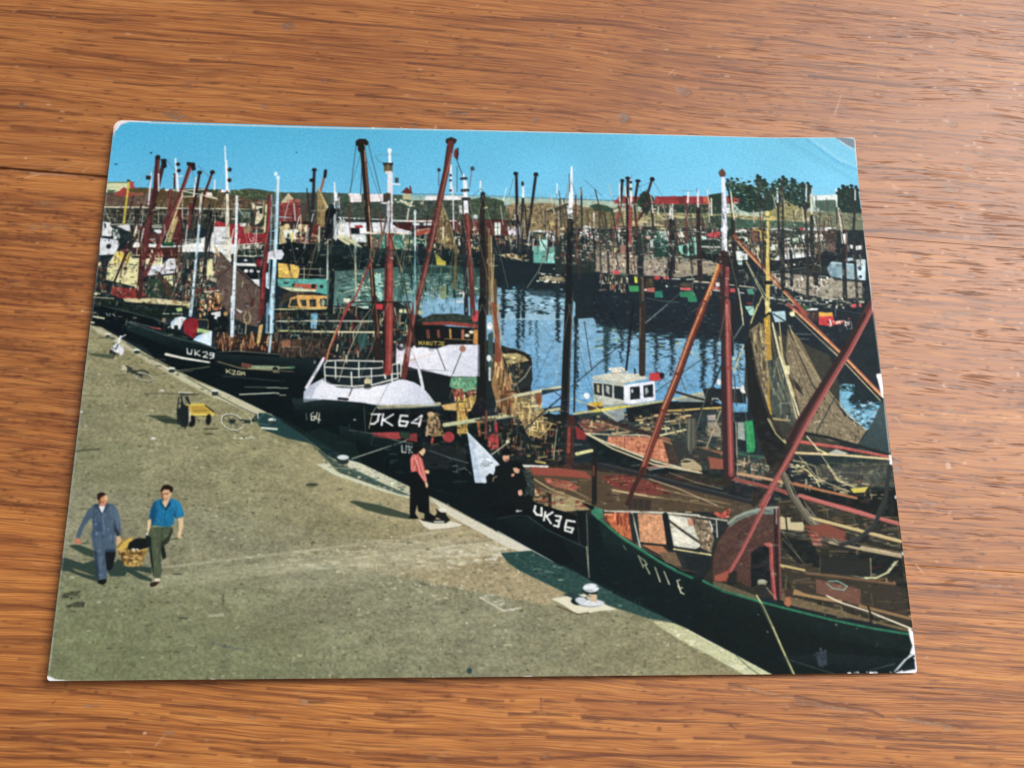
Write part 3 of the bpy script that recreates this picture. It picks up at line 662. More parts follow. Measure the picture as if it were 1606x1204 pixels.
# the printed face: a flat picture, one colour per printed dot; edge wear and the bent corner's sheen painted in
PRINT = """P 18242a:-124.9,-26.5 1326.0,-66.1 1201.3,870.4 -15.8,858.4
G 45a4cc 72c0de 0.3,4.4 1173.7,90.9:-36.6,-28.9 1224.7,-39.3 1205.7,124.3 -17.5,148.7
G 74bdec00 8ccbf070 517.6,2.6 518.7,127.0:-36.6,-28.9 1224.7,-39.3 1205.7,124.3 -17.5,148.7
N 5 .03 63.8 1.5:-36.6,-28.9 1224.7,-39.3 1205.7,124.3 -17.5,148.7
P 40483e:22.9,120.8 37.7,116.8 52.7,115.6 88.3,117.2 138.9,113.8 164.7,117.9 179.9,116.7 200.2,114.8 212.9,112.2 230.9,113.6 249.1,116.7 267.1,117.7 318.6,116.6 321.4,177.9 1.8,183.8 -4.4,124.8
K 1 160 1.3 3.8 .3 2e4a34,4d6e48,5a6a4a,304a3a:37.7,116.8 267.0,116.3 267.7,127.8 39.2,132.5
P c8cda4:-0.6,107.6 32.1,106.3 33.9,124.6 -0.6,125.3
L 3d5a46 1.6:-1.0,108.8 40.8,107.3
P b03a3c:34.0,105.4 38.6,106.2 42.8,117.6 35.3,118.3
P 57685a:2.8,121.3 13.3,121.0 13.7,124.4 3.1,124.7
L e0e0c8 1.1:2.6,119.6 13.2,119.3
P 9c3034:11.4,131.6 26.2,115.6 43.9,129.5 39.2,132.5
P 5c4c3c:-1.0,133.3 18.7,129.5 43.8,128.1 89.1,125.7 126.5,118.7 139.7,124.7 178.0,125.3 198.3,123.5 216.5,128.8 217.6,145.9 -0.5,150.2
N 2 .3 3.2 1.5:-2.2,121.9 215.8,117.4 217.6,145.9 -0.5,150.2
K 2 90 1.3 4.3 .2 7a6a50,40342a,6a4a3a,8c7c60:-1.3,130.4 216.3,126.0 217.5,144.5 -0.6,148.8
P 2c332f:-0.9,150.8 243.1,146.0 245.1,179.3 1.8,183.8
L bcb896 2.1:-1.0,150.0 40.8,149.1 91.2,149.5 166.9,147.5 217.8,148.2
L a8a88a 1.1:0.7,162.0 37.0,161.9 92.1,160.8 167.7,158.8
L 8f9078 1.1:1.3,155.8 66.5,155.1 142.1,154.2
K 3 150 2.7 10.6 .8 8f9078,4c4a3c,1c2422,6a5a48,2a3a34:-0.2,153.0 217.8,148.8 219.4,174.2 2.4,178.2
P b9b596:263.5,135.9 274.4,119.0 289.6,134.5
P 8a8068:218.3,136.8 234.7,134.2 243.0,144.0 243.2,148.2 220.3,148.7
P 7c3034:261.7,135.3 301.4,134.5 303.0,167.0 262.7,166.3
K 4 40 1.6 5.4 .2 b04048,7c2630,8a3038:261.7,135.3 301.4,134.5 303.0,167.0 262.7,166.3
P 343c38:297.2,127.2 321.3,120.9 323.8,175.1 303.4,175.4
P b09a74:264.3,167.7 308.1,168.0 308.9,183.8 265.2,184.6
K 5 40 2.1 7.0 .6 403830,c8b48c,6a3a30,2a2a28:264.3,167.7 320.9,167.8 321.9,189.2 265.5,190.2
P c9cfd2:0.8,174.9 8.6,172.5 14.8,189.1 13.7,198.0 2.0,198.2
P d0d5da:-0.9,201.0 26.2,204.2 29.4,211.0 23.6,227.6 1.6,229.3
D 20262a 3.7 4.2:13.7,214.6
P b8bcb8:23.9,180.6 36.0,177.6 44.6,188.6 38.2,199.8
P 3a4a40:21.9,180.6 44.9,191.4 43.5,202.5 36.0,202.6
K 6 120 2.1 6.9 .5 d8dcd8,1c2422,9a3038,6a5a48,c8c4a0:0.9,175.4 118.1,170.4 121.4,209.4 1.6,206.0
P 8a2438:164.8,171.0 177.3,168.8 183.9,173.4 209.2,172.1 214.6,177.1 218.9,205.0 198.9,206.7 184.4,180.4 166.6,178.0
P c8384a:164.8,170.1 178.6,169.3 179.0,174.4 166.5,176.3
P d4d6d8:165.3,178.0 184.2,177.6 185.3,186.0 166.2,189.2
P d8dade:121.4,209.4 138.6,206.3 166.0,186.4 184.9,187.4 201.4,206.7 199.9,221.9 187.6,224.9 167.3,221.1 122.4,221.8
L 30343a 0.8:199.6,180.2 214.7,179.9 240.0,179.4
P 7c7458:213.3,177.1 241.1,176.6 242.0,190.6 218.1,192.4
P a32238:196.9,177.4 222.1,175.5 225.2,204.8 198.9,206.7
D dcdcdc 4.2 3.7:224.0,198.7
D a02038 2.4 2.1:224.0,198.7
L d6d4b4 1.6:198.2,140.6 236.5,204.7
L d0d0bc 1.3:121.1,206.7 157.9,196.3 160.8,201.8 121.4,209.4
L d0d0bc 1.3:201.7,211.4 231.7,208.1 266.7,202.7
L c4c6b4 1.3:200.1,224.7 232.6,222.8 265.4,223.6
L c4c6b4 1.3:204.0,208.0 234.0,204.7
K 61 70 2.6 7.9 .7 d4d4bc,30343a,c0c0b0:201.4,206.7 239.0,204.6 240.4,226.8 200.3,227.4
P 0f191c:197.8,227.5 326.1,225.4 327.7,261.1 200.3,263.0
P 10191d:264.4,207.0 322.3,197.6 325.1,203.1 326.6,236.4 294.0,239.7 270.9,231.8
L 3f4a4a 0.8:321.3,204.6 303.7,234.0
L 3f4a4a 0.8:305.0,209.0 295.9,228.6
P c8ccb8:270.6,181.7 290.9,180.2 291.7,195.3 267.6,195.7
P 16201f:273.3,184.4 280.9,184.3 281.4,192.7 273.8,192.8
K 7 60 2.1 7.0 .6 c8b48c,403830,d8d4bc,1c2422:265.2,176.1 323.8,175.1 324.9,200.3 266.7,201.3
L dadcd8 2.6:201.2,240.1 239.9,239.5
D dcdcdc 2.6 1.7:216.9,232.4
D dcdcdc 3.1 2.9:218.8,249.7 226.8,249.5
D dcdcdc 2.4 1.6:236.9,250.2
D 6c1c38 6.6 6.6:237.0,236.0
P 18242a:201.3,227.6 231.5,228.5 232.7,246.4 202.0,237.3
L dadcd8 4.5:202.7,239.3 232.2,239.6
D dadcd8 2.6 1.7:216.9,232.4
D 6c1c38 5.9 5.9:237.7,236.0
P dfe2ea:225.0,263.0 239.5,262.8 240.3,276.4
P cfd4dc:247.3,218.6 273.9,218.1 273.1,226.5 269.5,230.0 249.2,228.2
P e2bc5c:265.4,235.6 296.4,238.5 298.2,247.5 296.9,259.9 267.3,259.6
K 8 40 1.3 5.3 .2 f0d070,d8a84c,e8c468:266.1,236.9 295.9,239.9 296.9,259.2 267.9,258.9
L 2a2622 2.4:281.5,237.4 283.6,246.3
L 4a3a2a 0.8:283.6,246.3 288.1,259.3
L d8ccae 0.9:296.5,239.9 339.6,241.7
L d8ccae 0.9:297.4,244.7 337.2,244.1
L d8ccae 0.9:298.5,253.4 337.6,255.1
L d8ccae 1.1:304.7,239.8 305.7,260.4
P 58a79c:266.2,261.3 340.4,260.2 341.5,285.8 323.7,282.0 287.0,274.4 267.5,273.3
P 2a4440:275.2,265.7 285.3,266.2 280.5,270.4 274.8,269.4
P b05844:291.7,268.6 325.6,268.6 326.1,277.9 308.5,278.1 300.8,274.2 292.1,275.6
P 22302c:288.6,268.9 292.3,268.8 290.7,274.3 287.5,273.0
D 1c2624 3.4 3.9:320.2,272.5
D 1c2624 2.9 2.9:332.4,272.6
P d4d6b0:269.4,273.9 292.1,275.6 307.2,276.8 323.5,277.9 323.7,281.3 287.3,281.2
P 38342c:275.0,284.0 301.1,281.0 325.1,284.7 325.2,287.4 300.2,288.4 286.5,289.3 285.6,294.7 274.8,303.0
P dba75c:298.3,287.1 342.8,287.2 343.7,307.5 320.0,308.4 306.2,308.0 285.0,306.9 286.7,292.0
P 26302e:288.6,294.0 296.1,293.2 299.2,305.4 286.1,305.5
P 26302e:300.5,294.5 310.5,294.1 311.7,304.5 304.8,305.3
P 26302e:314.9,293.8 324.9,292.8 326.0,305.0 316.7,305.8
P 26302e:330.5,292.8 341.1,291.9 341.6,303.4 332.3,304.9
D 8a9a88 2.9 5.2:335.8,298.8
L d8b070 1.3:288.5,292.0 284.9,306.2
P 141e22:262.8,311.2 343.8,310.2 344.6,328.9 265.3,332.6
P 3a2f2a:264.4,316.6 289.1,313.6 280.9,323.0 266.2,327.2
L e4dc98 1.2:264.0,310.5 343.1,309.1
L d8dcc8 1.2:267.6,329.2 377.0,327.9
L c9c4e000 0.1:265.1,329.2 267.8,333.9
P 78b8dc:317.2,316.6 328.4,315.5 328.9,326.5 327.7,340.5 319.0,340.6
P 141e22:264.0,331.9 317.3,330.6 319.0,341.2 264.6,342.5
L e0d88c 1.5:271.5,344.5 377.6,344.6
P a9a59000:170.6,219.8 170.7,219.8 170.7,220.0
L c8ccbc 0.8:289.9,353.5 292.3,350.8 302.2,351.4 302.4,354.7
P 8a5a40:265.0,359.1 290.8,358.8 291.4,369.3 265.6,369.6
P 4a4038:291.5,360.1 353.3,359.4 354.1,379.2 266.8,380.1 266.2,370.2 291.4,370.0
K 9 120 2.5 8.9 .85 2a2a28,6a4a38,8a5a44,1a2224,54483c:265.0,359.1 378.1,357.8 378.9,379.5 261.9,380.6
L e8e0c8 0.6:266.2,369.6 266.8,380.1
L c8b894 0.7:296.2,282.4 314.5,325.3 324.3,347.8 337.9,375.4
L b8ae90 0.6:271.5,289.5 277.4,361.6
L a89478 0.8:345.4,376.6 347.9,347.6
L d0d4c8 0.5:305.6,370.5 306.0,378.4
P 584a44:178.1,219.7 194.2,233.3 226.1,261.6 242.2,279.1 242.1,338.2 225.9,335.7 209.4,327.9 202.9,322.7 188.2,306.8 179.4,288.1 172.6,247.4 163.7,228.2
N 11 .25 0.8 1:178.1,219.7 194.2,233.3 226.1,261.6 242.2,279.1 242.1,338.2 225.9,335.7 209.4,327.9 188.2,306.8 172.6,247.4
K 10 200 0.8 2.6 .5 6a5a52,4a3e3a,5c5048:178.1,219.7 194.2,233.3 226.1,261.6 242.2,279.1 242.1,338.2 225.9,335.7 209.4,327.9 188.2,306.8 172.6,247.4
L 20201e 2.1:178.1,219.7 210.5,252.3 244.8,280.4
L b09e70 3.4:170.0,211.5 176.6,225.3
L 2a2624 1.3:174.0,266.5 196.1,242.9
L 8a7a6a 0.5:194.8,242.9 195.6,306.7
L 7a6a5a 0.5:191.8,244.3 193.3,309.4
L 8a7a6a 0.5:193.5,259.4 197.2,259.3
L 8a7a6a 0.5:193.2,273.0 196.9,272.9
L 8a7a6a 0.5:192.9,286.5 197.2,286.5
L 8a7a6a 0.5:193.2,300.0 197.0,300.0
L d0c8b0 0.8:222.7,305.0 226.5,306.3
L d0c8b0 0.8:230.1,304.2 232.2,307.6
L d0c8b0 0.6:235.7,304.8 236.6,308.9
L c8b880 1.2:227.0,314.3 230.2,325.0 228.2,333.0 222.0,331.8 220.1,322.5 223.3,314.4
L c8b880 1.4:224.5,333.1 224.2,366.1
L c8ae78 3.3:245.8,336.8 242.6,364.6
P e0e0e0:207.0,310.6 218.4,314.5 214.9,317.8
P b8784c:184.2,353.4 194.0,353.3 194.7,363.8 183.7,363.9
D b85038 2.8 3.3:194.9,358.5
D a84838 3.0 3.0:213.2,357.0
L d8d8d0 0.8:213.3,349.1 220.1,349.3
P dcd8a2:25.6,222.1 47.8,221.7 48.9,232.7 60.0,232.5 60.5,237.9 67.0,267.7 68.3,281.2 58.2,278.6 15.5,268.5 15.5,244.1
P e3cc66:24.5,223.5 46.8,224.5 47.1,239.5 23.7,240.7
P e4dfb4:67.4,231.8 93.8,230.5 94.9,242.8 68.7,246.0
P d9dce6:67.0,246.0 94.4,242.9 103.4,232.3 117.2,231.5 119.2,254.7 68.9,261.7
D 26262a 2.6 2.6:41.4,249.7
P e2dca8:98.4,260.5 111.9,258.9 113.5,277.8 99.8,276.7
P d4d09a:56.9,265.2 68.7,259.6 70.7,281.1 58.5,281.3
P 1a2426:8.8,251.0 13.7,250.9 14.3,268.5 17.5,287.3 1.9,290.2 0.0,260.6
K 12 60 2.6 7.8 .6 1a2426,5a4a3a,d8d4a8,7a3028:-2.3,238.9 12.4,238.7 15.3,290.0 2.2,292.8
P 28332e:74.4,267.6 98.8,264.5 117.4,280.5 118.8,296.6 77.1,297.1
K 13 70 2.6 10.3 .7 2e5240,1a2426,1e4034,4a4a38:74.1,264.9 111.1,264.4 109.0,296.7 77.1,297.1
P 3a322a:86.7,253.9 93.0,255.1 118.3,291.2 103.8,294.1
P 8a3230:25.2,279.1 68.4,282.5 76.9,294.5 45.5,298.9 24.0,291.2
K 14 50 2.0 7.7 .2 a03c34,742a2a,5a2428:25.2,279.1 68.4,282.5 76.9,294.5 45.5,298.9 24.0,291.2
P c6bd94:43.0,297.6 89.3,296.4 119.0,299.2 141.3,301.6 142.1,311.0 105.0,307.4 45.9,302.9
K 15 60 1.5 5.1 .3 8a7a54,d8d0a8,5a5040:79.6,297.1 143.6,298.9 144.4,309.6 80.4,306.4
K 16 240 2.6 13.1 .7 5a4438,26201e,8a7a64,702e2c,c8c0a0,3a4644:112.8,226.1 172.6,225.1 180.7,301.1 141.5,304.3 118.5,293.9
P b0a890:160.5,230.8 166.8,230.7 169.0,260.8 176.7,263.4 175.8,268.8 161.9,265.0
L dcd8c8 2.1:159.7,284.7 180.5,282.3
P 54402e:165.0,289.2 182.2,287.6 183.7,309.1 166.5,309.3
K 17 40 5.2 15.5 1 c07840,2a2422,803a28,d8c8a0:163.6,287.9 182.1,286.3 183.7,309.1 166.5,309.3
P 16211f:-1.5,293.3 25.9,298.3 50.8,303.3 134.7,307.5 137.8,315.5 114.4,329.1 65.2,325.7 14.8,309.1 -2.5,306.6
K 18 60 2.6 10.2 .0 26383a,1a2a28,0e181a:-1.4,294.6 134.9,310.2 114.4,329.1 14.8,309.1
L 55655f 1.0:14.9,310.4 54.8,319.2 92.4,329.4 110.1,335.8
L c0b890 1.3:0.7,296.6 29.5,298.2
L 8fa0a0 0.6:11.5,301.1 25.1,290.2
P 0c1519:-2.5,306.6 14.9,310.4 92.4,329.4 115.6,342.3 153.8,361.6 179.1,374.4 180.6,393.9 94.5,379.2 56.7,362.7 31.2,349.8 -1.5,338.4
L e0deb8 2.3:3.9,327.1 18.8,329.6
P b8bc9c:-0.7,334.4 6.7,335.7 5.7,338.3 -0.5,337.1
L 6a7670 1.1:56.3,333.8 83.7,340.7 111.4,350.2 141.3,357.8
L 6a7670 1.0:122.1,361.3 154.3,368.1 179.0,373.1
P c04a54:85.0,341.3 101.0,343.1 103.7,345.7 87.6,343.3
L cfd3cf 1.0:21.6,321.6 24.4,325.6
L cfd3cf 0.9:26.4,321.6 26.9,325.9
L cfd3cf 0.8:29.6,322.8 34.2,325.8 31.4,322.2
L c4c9c9 0.9:84.0,350.6 84.9,356.5 87.6,356.8
L c4c9c9 0.9:89.2,353.8 92.6,358.3
L c4c9c9 0.9:90.1,357.7 92.2,353.7
L c4c9c9 0.9:97.2,355.7 98.8,359.6
L c4c9c9 0.9:102.8,356.3 105.4,358.8 106.2,354.2
L c4c9c9 0.9:108.4,358.2 113.2,356.8
L a8b0b0 1.0:65.7,343.5 66.3,349.4 68.8,350.1
D 7a8684 1.8 1.3:57.1,342.3
D 8a7a5a 2.8 3.6:104.8,330.5
P a4be7c:120.3,311.7 128.8,310.3 130.4,315.6 123.2,317.0
L d8dcc8 1.1:102.7,320.6 111.2,320.5
L d8dcc8 1.1:116.1,320.4 125.9,320.3
P d9dfe4:114.9,334.4 121.5,326.3 129.9,324.2 137.5,326.8 133.1,332.8 129.2,344.8 116.9,343.6
P b4ccd8:114.9,334.4 121.5,326.3 125.1,325.6 119.9,335.6 116.8,342.3
P 18211f:120.1,338.3 125.6,338.2 127.6,347.4 121.1,350.1
P 8a1e44:132.5,332.8 142.4,326.7 153.5,327.3 155.7,339.2 152.1,356.4 148.6,357.7 135.7,350.0
P 6e1a3a:147.1,355.1 154.6,341.8 155.7,339.2 152.1,356.4
L 9a9a84 1.8:115.3,339.7 111.9,342.3
P a3c080:154.0,341.8 174.6,346.2 173.7,350.2 154.0,349.1
P cfe0ec:156.8,353.0 175.8,345.6 176.4,370.5 149.0,363.0 151.1,358.3
P a8c8dc:148.9,361.6 156.8,353.0 160.5,353.6 155.3,365.5
L b09a5c 1.0:154.8,328.6 167.1,328.4 169.9,332.4 169.4,343.0
K 19 100 1.8 7.7 .7 b08a4c,20201e,a0482c,d8c8a0,6a7a60:152.9,288.5 184.9,285.3 186.8,312.2 155.6,323.3
P 10171b:167.3,315.1 185.6,312.2 197.8,328.1 196.9,349.3 177.2,348.2 170.6,341.7
P d8dcdc:172.4,317.7 185.8,314.9 186.4,322.9 181.6,324.3 181.2,328.3 177.4,327.0 177.6,321.0 172.7,321.0
D b8624a 3.3 3.9:179.9,310.3
D 1a1c1c 3.9 2.8:178.9,305.6
D b8945c 3.1 3.6:193.5,318.8
P 0b1418:49.0,333.7 108.5,347.5 181.0,371.5 215.4,376.4 330.5,377.8 334.2,457.6 310.5,467.9 279.9,480.7 202.9,440.8 145.7,415.8 97.8,390.5
P 2a211e:181.8,350.6 329.3,351.5 330.6,380.4 215.5,377.7 183.6,374.1
K 20 200 3.5 15.2 .85 2a221e,5a4030,8a5a40,a06040,1a1c1c,c09068:181.8,350.6 329.2,348.9 330.6,380.4 186.0,374.1
L d8d8cc 4.0 2.5:112.4,383.4 136.3,388.8 175.4,394.9
L 5f6a66 1.3:51.4,333.7 109.1,354.0 181.0,372.0 183.6,374.1
L 5f6a66 1.3:184.0,379.3 215.4,376.9 306.2,383.3 330.8,384.3
P 0a1216:181.5,379.3 215.5,377.7 306.3,385.4 330.8,385.1 331.8,405.1 234.2,403.4 184.9,392.2
P b8c49a:224.2,398.3 302.2,399.4 301.9,404.6 234.3,404.7
P 4a7a4c:287.5,399.6 302.2,399.4 301.9,404.6 287.8,404.7
P 8a4c3c:221.5,394.5 236.2,396.9 236.6,402.6 222.0,401.7
D 101619 4.0 3.5:270.7,403.9
L b0a88c 1.5:268.5,408.3 332.0,410.3
L c0a878 1.3:187.4,393.5 222.1,403.5 283.0,406.8
L 5a645c 1.2:228.8,431.7 308.7,432.3
L c8d0bc 1.5:222.3,443.2 270.4,440.3 309.2,442.5
L a8b0a0 1.0:260.3,432.7 308.6,431.1
L 3a4a48 1.0:196.3,415.3 308.3,424.6
L dfe3e0 1.8:141.8,374.0 143.4,381.8 148.3,382.8 149.0,375.7
L dfe3e0 1.8:153.4,376.0 154.3,384.3
L dfe3e0 1.8:160.0,376.9 154.5,381.1 161.4,385.2
L dfe3e0 1.8:165.0,379.5 170.6,378.9 171.6,382.5 166.3,386.7 172.5,387.7
L dfe3e0 1.8:180.8,385.0 180.4,380.9 175.6,380.4 175.1,383.5 179.5,385.0 180.5,381.4 180.7,387.6 176.2,388.7
L b8b48c 1.5:200.4,405.0 201.3,410.7
L b8b48c 1.5:206.5,405.5 201.8,408.1 207.6,411.1
L b8b48c 1.5:209.0,407.0 213.1,407.0 212.8,409.5 209.6,412.6 214.5,413.1
L b8b48c 1.5:217.0,407.9 220.4,407.9 220.8,413.1 216.9,412.6 217.0,407.9
L b8b48c 1.5:223.2,413.6 223.0,409.4 226.8,409.4 227.6,414.0
L b8b48c 1.2:223.1,411.2 227.0,411.5
P 84836a:-7.2,330.6 1.2,340.5 17.2,343.3 36.9,355.1 97.4,390.2 145.5,415.3 202.6,441.1 279.3,478.2 319.0,500.0 370.6,530.1 402.3,545.0 469.8,578.5 530.5,606.1 555.2,620.8 614.3,651.9 685.5,692.6 723.1,710.5 842.0,771.0 887.7,794.0 968.0,833.3 1003.0,855.8 -16.8,850.3
G 8e88628f 85856000 206.8,461.4 84.7,699.6:-7.2,330.6 1.2,340.5 36.9,355.1 97.4,390.2 145.5,415.3 202.6,441.1 279.3,478.2 370.6,530.1 555.2,620.8 433.7,656.2 -15.7,574.8
G a0907000 a89674a0 250.6,574.3 577.9,665.4:152.0,461.7 279.3,478.2 370.6,530.1 555.2,620.8 723.1,710.5 667.2,745.6 345.6,682.8 164.1,610.9
G 767e5c00 6e7856a0 256.3,664.8 182.4,835.7:-1.2,699.3 345.6,682.8 667.7,719.2 842.0,771.0 1003.0,855.8 -16.8,850.3
G 88846200 868060b0 613.5,745.3 878.2,841.9:613.5,745.3 723.1,710.5 887.7,794.0 1003.0,855.8 525.5,851.3
N 21 .05 24.9 2:-80.8,331.5 1052.1,317.6 1002.6,860.0 -16.8,850.3
N 22 .13 2.1 1.5:-80.8,331.5 11.2,330.3 723.3,706.1 1002.6,860.0 -16.8,850.3
N 23 .07 6.7 2.6:-80.8,331.5 11.2,330.3 723.3,706.1 1002.6,860.0 -16.8,850.3
K 24 2600 1.4 4.3 .1 5a5a40a0,6c6c4ca0,a8a688a0,b8b498a0,4a4e38a0:-5.6,345.6 148.9,423.0 530.5,610.7 723.1,712.3 967.7,835.9 994.7,848.1 -9.9,838.9
K 25 500 1.8 6.2 .05 4a4c3870,b8b49870:-11.5,611.0 322.6,574.1 723.1,712.3 967.7,835.9 994.7,848.1 -9.9,838.9
K 26 220 4.6 20.9 .0 c8c4a870,b8bc9c60,d4ccb460:309.6,670.6 495.9,649.7 602.4,671.1 609.4,687.6 520.0,694.3 380.3,696.2 310.7,691.4
K 27 160 4.6 25.1 .0 c8c4a850,a8ac8c50:196.7,700.3 309.9,675.2 379.3,670.7 380.1,691.6 242.7,705.0
K 28 120 2.4 14.1 .0 d0ccc0a0,bcb8a8a0:510.2,663.9 614.5,652.3 602.4,682.9 519.9,687.4
P c8c4a830:111.1,704.0 363.0,673.9 541.7,647.3 632.5,656.4 641.4,672.7 470.1,683.1 258.8,704.5 121.3,721.4
P c8c4a828:275.6,691.4 523.7,658.1 623.3,661.8 524.0,692.1 295.1,726.4
L d0ccb050 3.5:118.8,693.6 344.9,666.8 541.6,638.2
L d0ccb040 2.6:137.0,704.1 363.2,679.3 577.9,658.2
L 5a5a4440 2.6:171.3,699.9 398.6,675.8 596.1,652.8
P 6a6c4c28:-3.7,750.7 173.5,725.9 367.3,778.4 335.6,838.8 6.5,837.5
P 6a6c4c20:341.5,592.5 469.2,638.1 398.2,665.1 237.5,646.9
P c4b89028:273.7,508.7 394.4,555.4 514.1,610.8 433.2,638.1 286.5,574.2
P 5a604430:3.5,510.0 102.7,518.9 90.1,574.6 1.9,574.8
K 610 60 3.7 13.1 .1 42453490,54583f80:-33.2,424.5 301.1,508.6 703.6,728.2 923.7,833.8 6.1,834.2
K 611 200 1.8 5.3 .1 d0ccb070,c4c09c70:327.9,682.7 577.9,656.4 641.2,683.5 595.6,745.3 400.4,726.9
P aca98c:-1.1,340.9 18.9,347.2 36.7,356.1 97.9,391.8 145.9,418.3 203.2,444.6 213.1,448.3 208.8,455.9 184.3,448.5 119.1,413.4 78.6,390.7 42.7,367.8 12.2,352.5
K 29 120 2.5 12.6 .0 c8c4a8,8a8868,70705a,b4b090:-1.0,342.2 36.7,356.1 97.9,391.8 145.9,418.3 203.2,444.6 184.3,448.5 119.1,413.4 42.7,367.8
P b9b79a:98.1,393.1 145.9,418.3 202.9,440.8 245.1,460.8 279.8,478.2 275.3,483.2 238.6,470.9 189.1,448.5 139.1,423.5
L 4a5044 1.3:54.7,367.6 77.9,382.9 128.3,408.2 188.7,443.4 226.1,463.4 248.3,473.3
L d4d0b4 1.2:100.8,396.9 123.4,408.3 145.8,417.0
K 30 80 2.5 14.9 .0 6a6c56,909070,d0ccb0:98.1,393.1 279.8,478.2 270.5,483.2 139.4,426.0
G 1c3a3c 25403c 262.7,473.2 312.5,507.9:250.5,470.8 260.1,470.7 279.7,477.7 291.9,480.6 317.2,505.4 337.1,522.7 327.2,515.3 293.4,508.0 256.8,494.5 247.6,480.9
P 203a3cc0:246.9,470.8 282.3,480.6 312.0,498.0 339.4,520.2 307.7,508.0 264.2,498.2
D d4d4b8 13.3 1.5:233.8,507.8
P 12201f:282.3,480.6 333.7,447.5 341.9,522.7 312.1,500.5
P 16282b:318.0,480.4 370.5,527.5 402.2,543.4 474.8,577.5 475.1,593.2 436.6,576.3 400.2,556.9 351.6,532.5 319.2,505.4
P c3c6ac:335.4,544.9 354.5,544.8 366.9,557.0 407.9,571.5 446.3,581.2 470.3,588.4 475.2,595.6 436.9,586.0 400.8,574.0 364.7,561.9
G c8c8b0 a9ab90 392.7,547.1 513.4,602.8:378.1,537.4 402.2,544.6 474.9,578.7 530.2,605.2 520.6,607.7 475.1,590.8 424.6,571.5 383.4,552.1
P 28403cd0:319.2,505.4 334.3,520.2 368.8,544.8 400.2,556.9 436.6,575.1 475.1,592.0 456.0,588.4 407.9,571.5 369.3,557.0 344.4,532.5
K 31 70 3.4 14.5 .0 d8d6c0,7a7c66,40544c,b0b094:334.9,532.6 402.2,544.6 474.9,578.7 513.4,600.4 475.1,593.2 393.5,569.1
P 6a5a3cb0:322.7,575.3 336.7,572.9 341.6,576.5 327.6,578.9
G c8c4b0 cdc9b8 502.2,594.7 685.2,692.5:498.6,592.3 555.0,621.7 614.5,652.3 687.6,692.5 675.8,687.8 609.6,664.1 552.6,633.2 519.2,614.0
P d3d0c0:488.5,631.9 519.3,626.0 543.1,630.8 545.5,633.6 528.9,636.7 500.5,639.1
P 12201f:687.6,692.5 699.4,697.2 694.4,704.2
G 24423f 2f4a45 602.4,673.5 684.6,720.4:601.2,673.5 647.6,668.4 687.6,690.1 699.3,699.5 698.5,729.7 661.1,713.4 621.3,687.6 607.1,680.6
K 32 60 2.4 14.2 .1 3a5a54,1c3634,5a7468:604.8,673.5 647.6,668.9 687.6,690.1 686.9,720.4 637.7,697.0
D 14282a 9.5 5.2:647.5,674.8
K 33 50 2.3 11.6 .0 ccc8b8b0,8a8a78b0:564.6,726.9 585.7,729.2 627.7,743.2 625.3,750.1 601.9,752.2
L c4c2b0 1.9:571.6,733.8 588.0,743.0 604.2,752.2 627.6,747.8
D d0ccb8 1.4 1.2:446.4,649.7 553.1,767.8 591.3,771.4 606.4,778.3
L 60523cc0 1.2:434.8,652.0 460.6,650.9
D 2a4444 3.6 4.0:556.7,831.4
G 24423f 2a4642 619.7,671.2 806.9,757.9:600.7,672.3 643.5,668.9 723.5,709.0 737.4,718.3 807.4,748.7 844.3,769.5 806.7,763.6 760.0,748.5 689.8,727.4 626.6,697.0 610.1,685.3
K 34 90 2.4 16.5 .05 3a5a54,1c3634,48645a:610.2,673.5 643.5,671.2 723.5,709.0 807.4,748.7 830.2,766.0 689.8,727.4
L 18302f 1.2:629.1,678.3 650.3,692.4
D 8aa094 3.8 0.9:684.3,710.0
P 0f191c:591.4,640.3 723.5,706.6 728.2,709.0 807.4,748.7 844.3,769.5 887.9,792.6 981.3,840.6 997.9,758.9 811.5,664.4 596.3,616.4
L b8c0b4 1.4:596.2,641.5 638.8,665.3 674.2,684.2
G b8b890 c4c8a0 829.9,771.7 967.1,840.5:811.2,767.1 841.9,770.0 860.4,777.6 887.8,793.7 970.1,832.7 980.9,845.0 943.2,844.7 916.1,828.9 879.7,808.4 847.7,792.3 820.3,774.0
K 35 150 2.3 11.6 .0 d8d8b8a0,9a9c74a0,e0e0c4a0:815.9,768.2 860.4,777.6 887.8,793.7 967.6,833.8 943.3,842.5 852.3,794.6
L 4a543e 1.2:926.6,814.3 942.0,829.1 962.1,843.8
L dcdcc4 1.4:864.9,781.1 887.8,793.7 970.0,833.8
P d8d4bc:670.3,735.4 696.8,732.0 720.5,728.7 746.0,743.8 762.3,751.2 736.2,752.9 707.8,758.5 689.3,745.8
L 5a4a38 1.9:677.6,745.7 707.8,757.3 722.0,755.1
D 101c20 12.8 6.1:710.7,739.0
P 24383a:686.2,729.7 699.2,727.4 713.3,732.1 703.7,736.7
D d0d4c8 4.0 2.0:27.3,354.1
D 3a4038 3.5 1.8:27.1,357.0
L 54584c 1.5:15.4,360.3 37.0,358.7
D e0e4e0 4.5 2.2:70.2,377.9
D 22302e 4.5 2.5:70.9,380.9
D e0e4e0 4.7 2.2:122.7,405.2
D 22302e 4.7 2.7:123.0,408.8
D e0e4e0 5.2 2.2:186.9,438.9
P 28332f:182.2,439.4 191.8,439.4 191.7,445.4 183.1,445.5
D e0e4e0 5.4 2.5:270.8,480.7
D 22302e 5.4 2.9:271.0,484.7
L d0d8c8 2.9:256.7,492.8 278.3,494.4
L 4c4f44 1.2:88.2,390.6 112.4,391.7
L 7a7a60 1.0:130.7,408.2 161.6,404.1 175.9,401.4
L 5a5f50 1.0:130.8,410.3 152.3,408.0
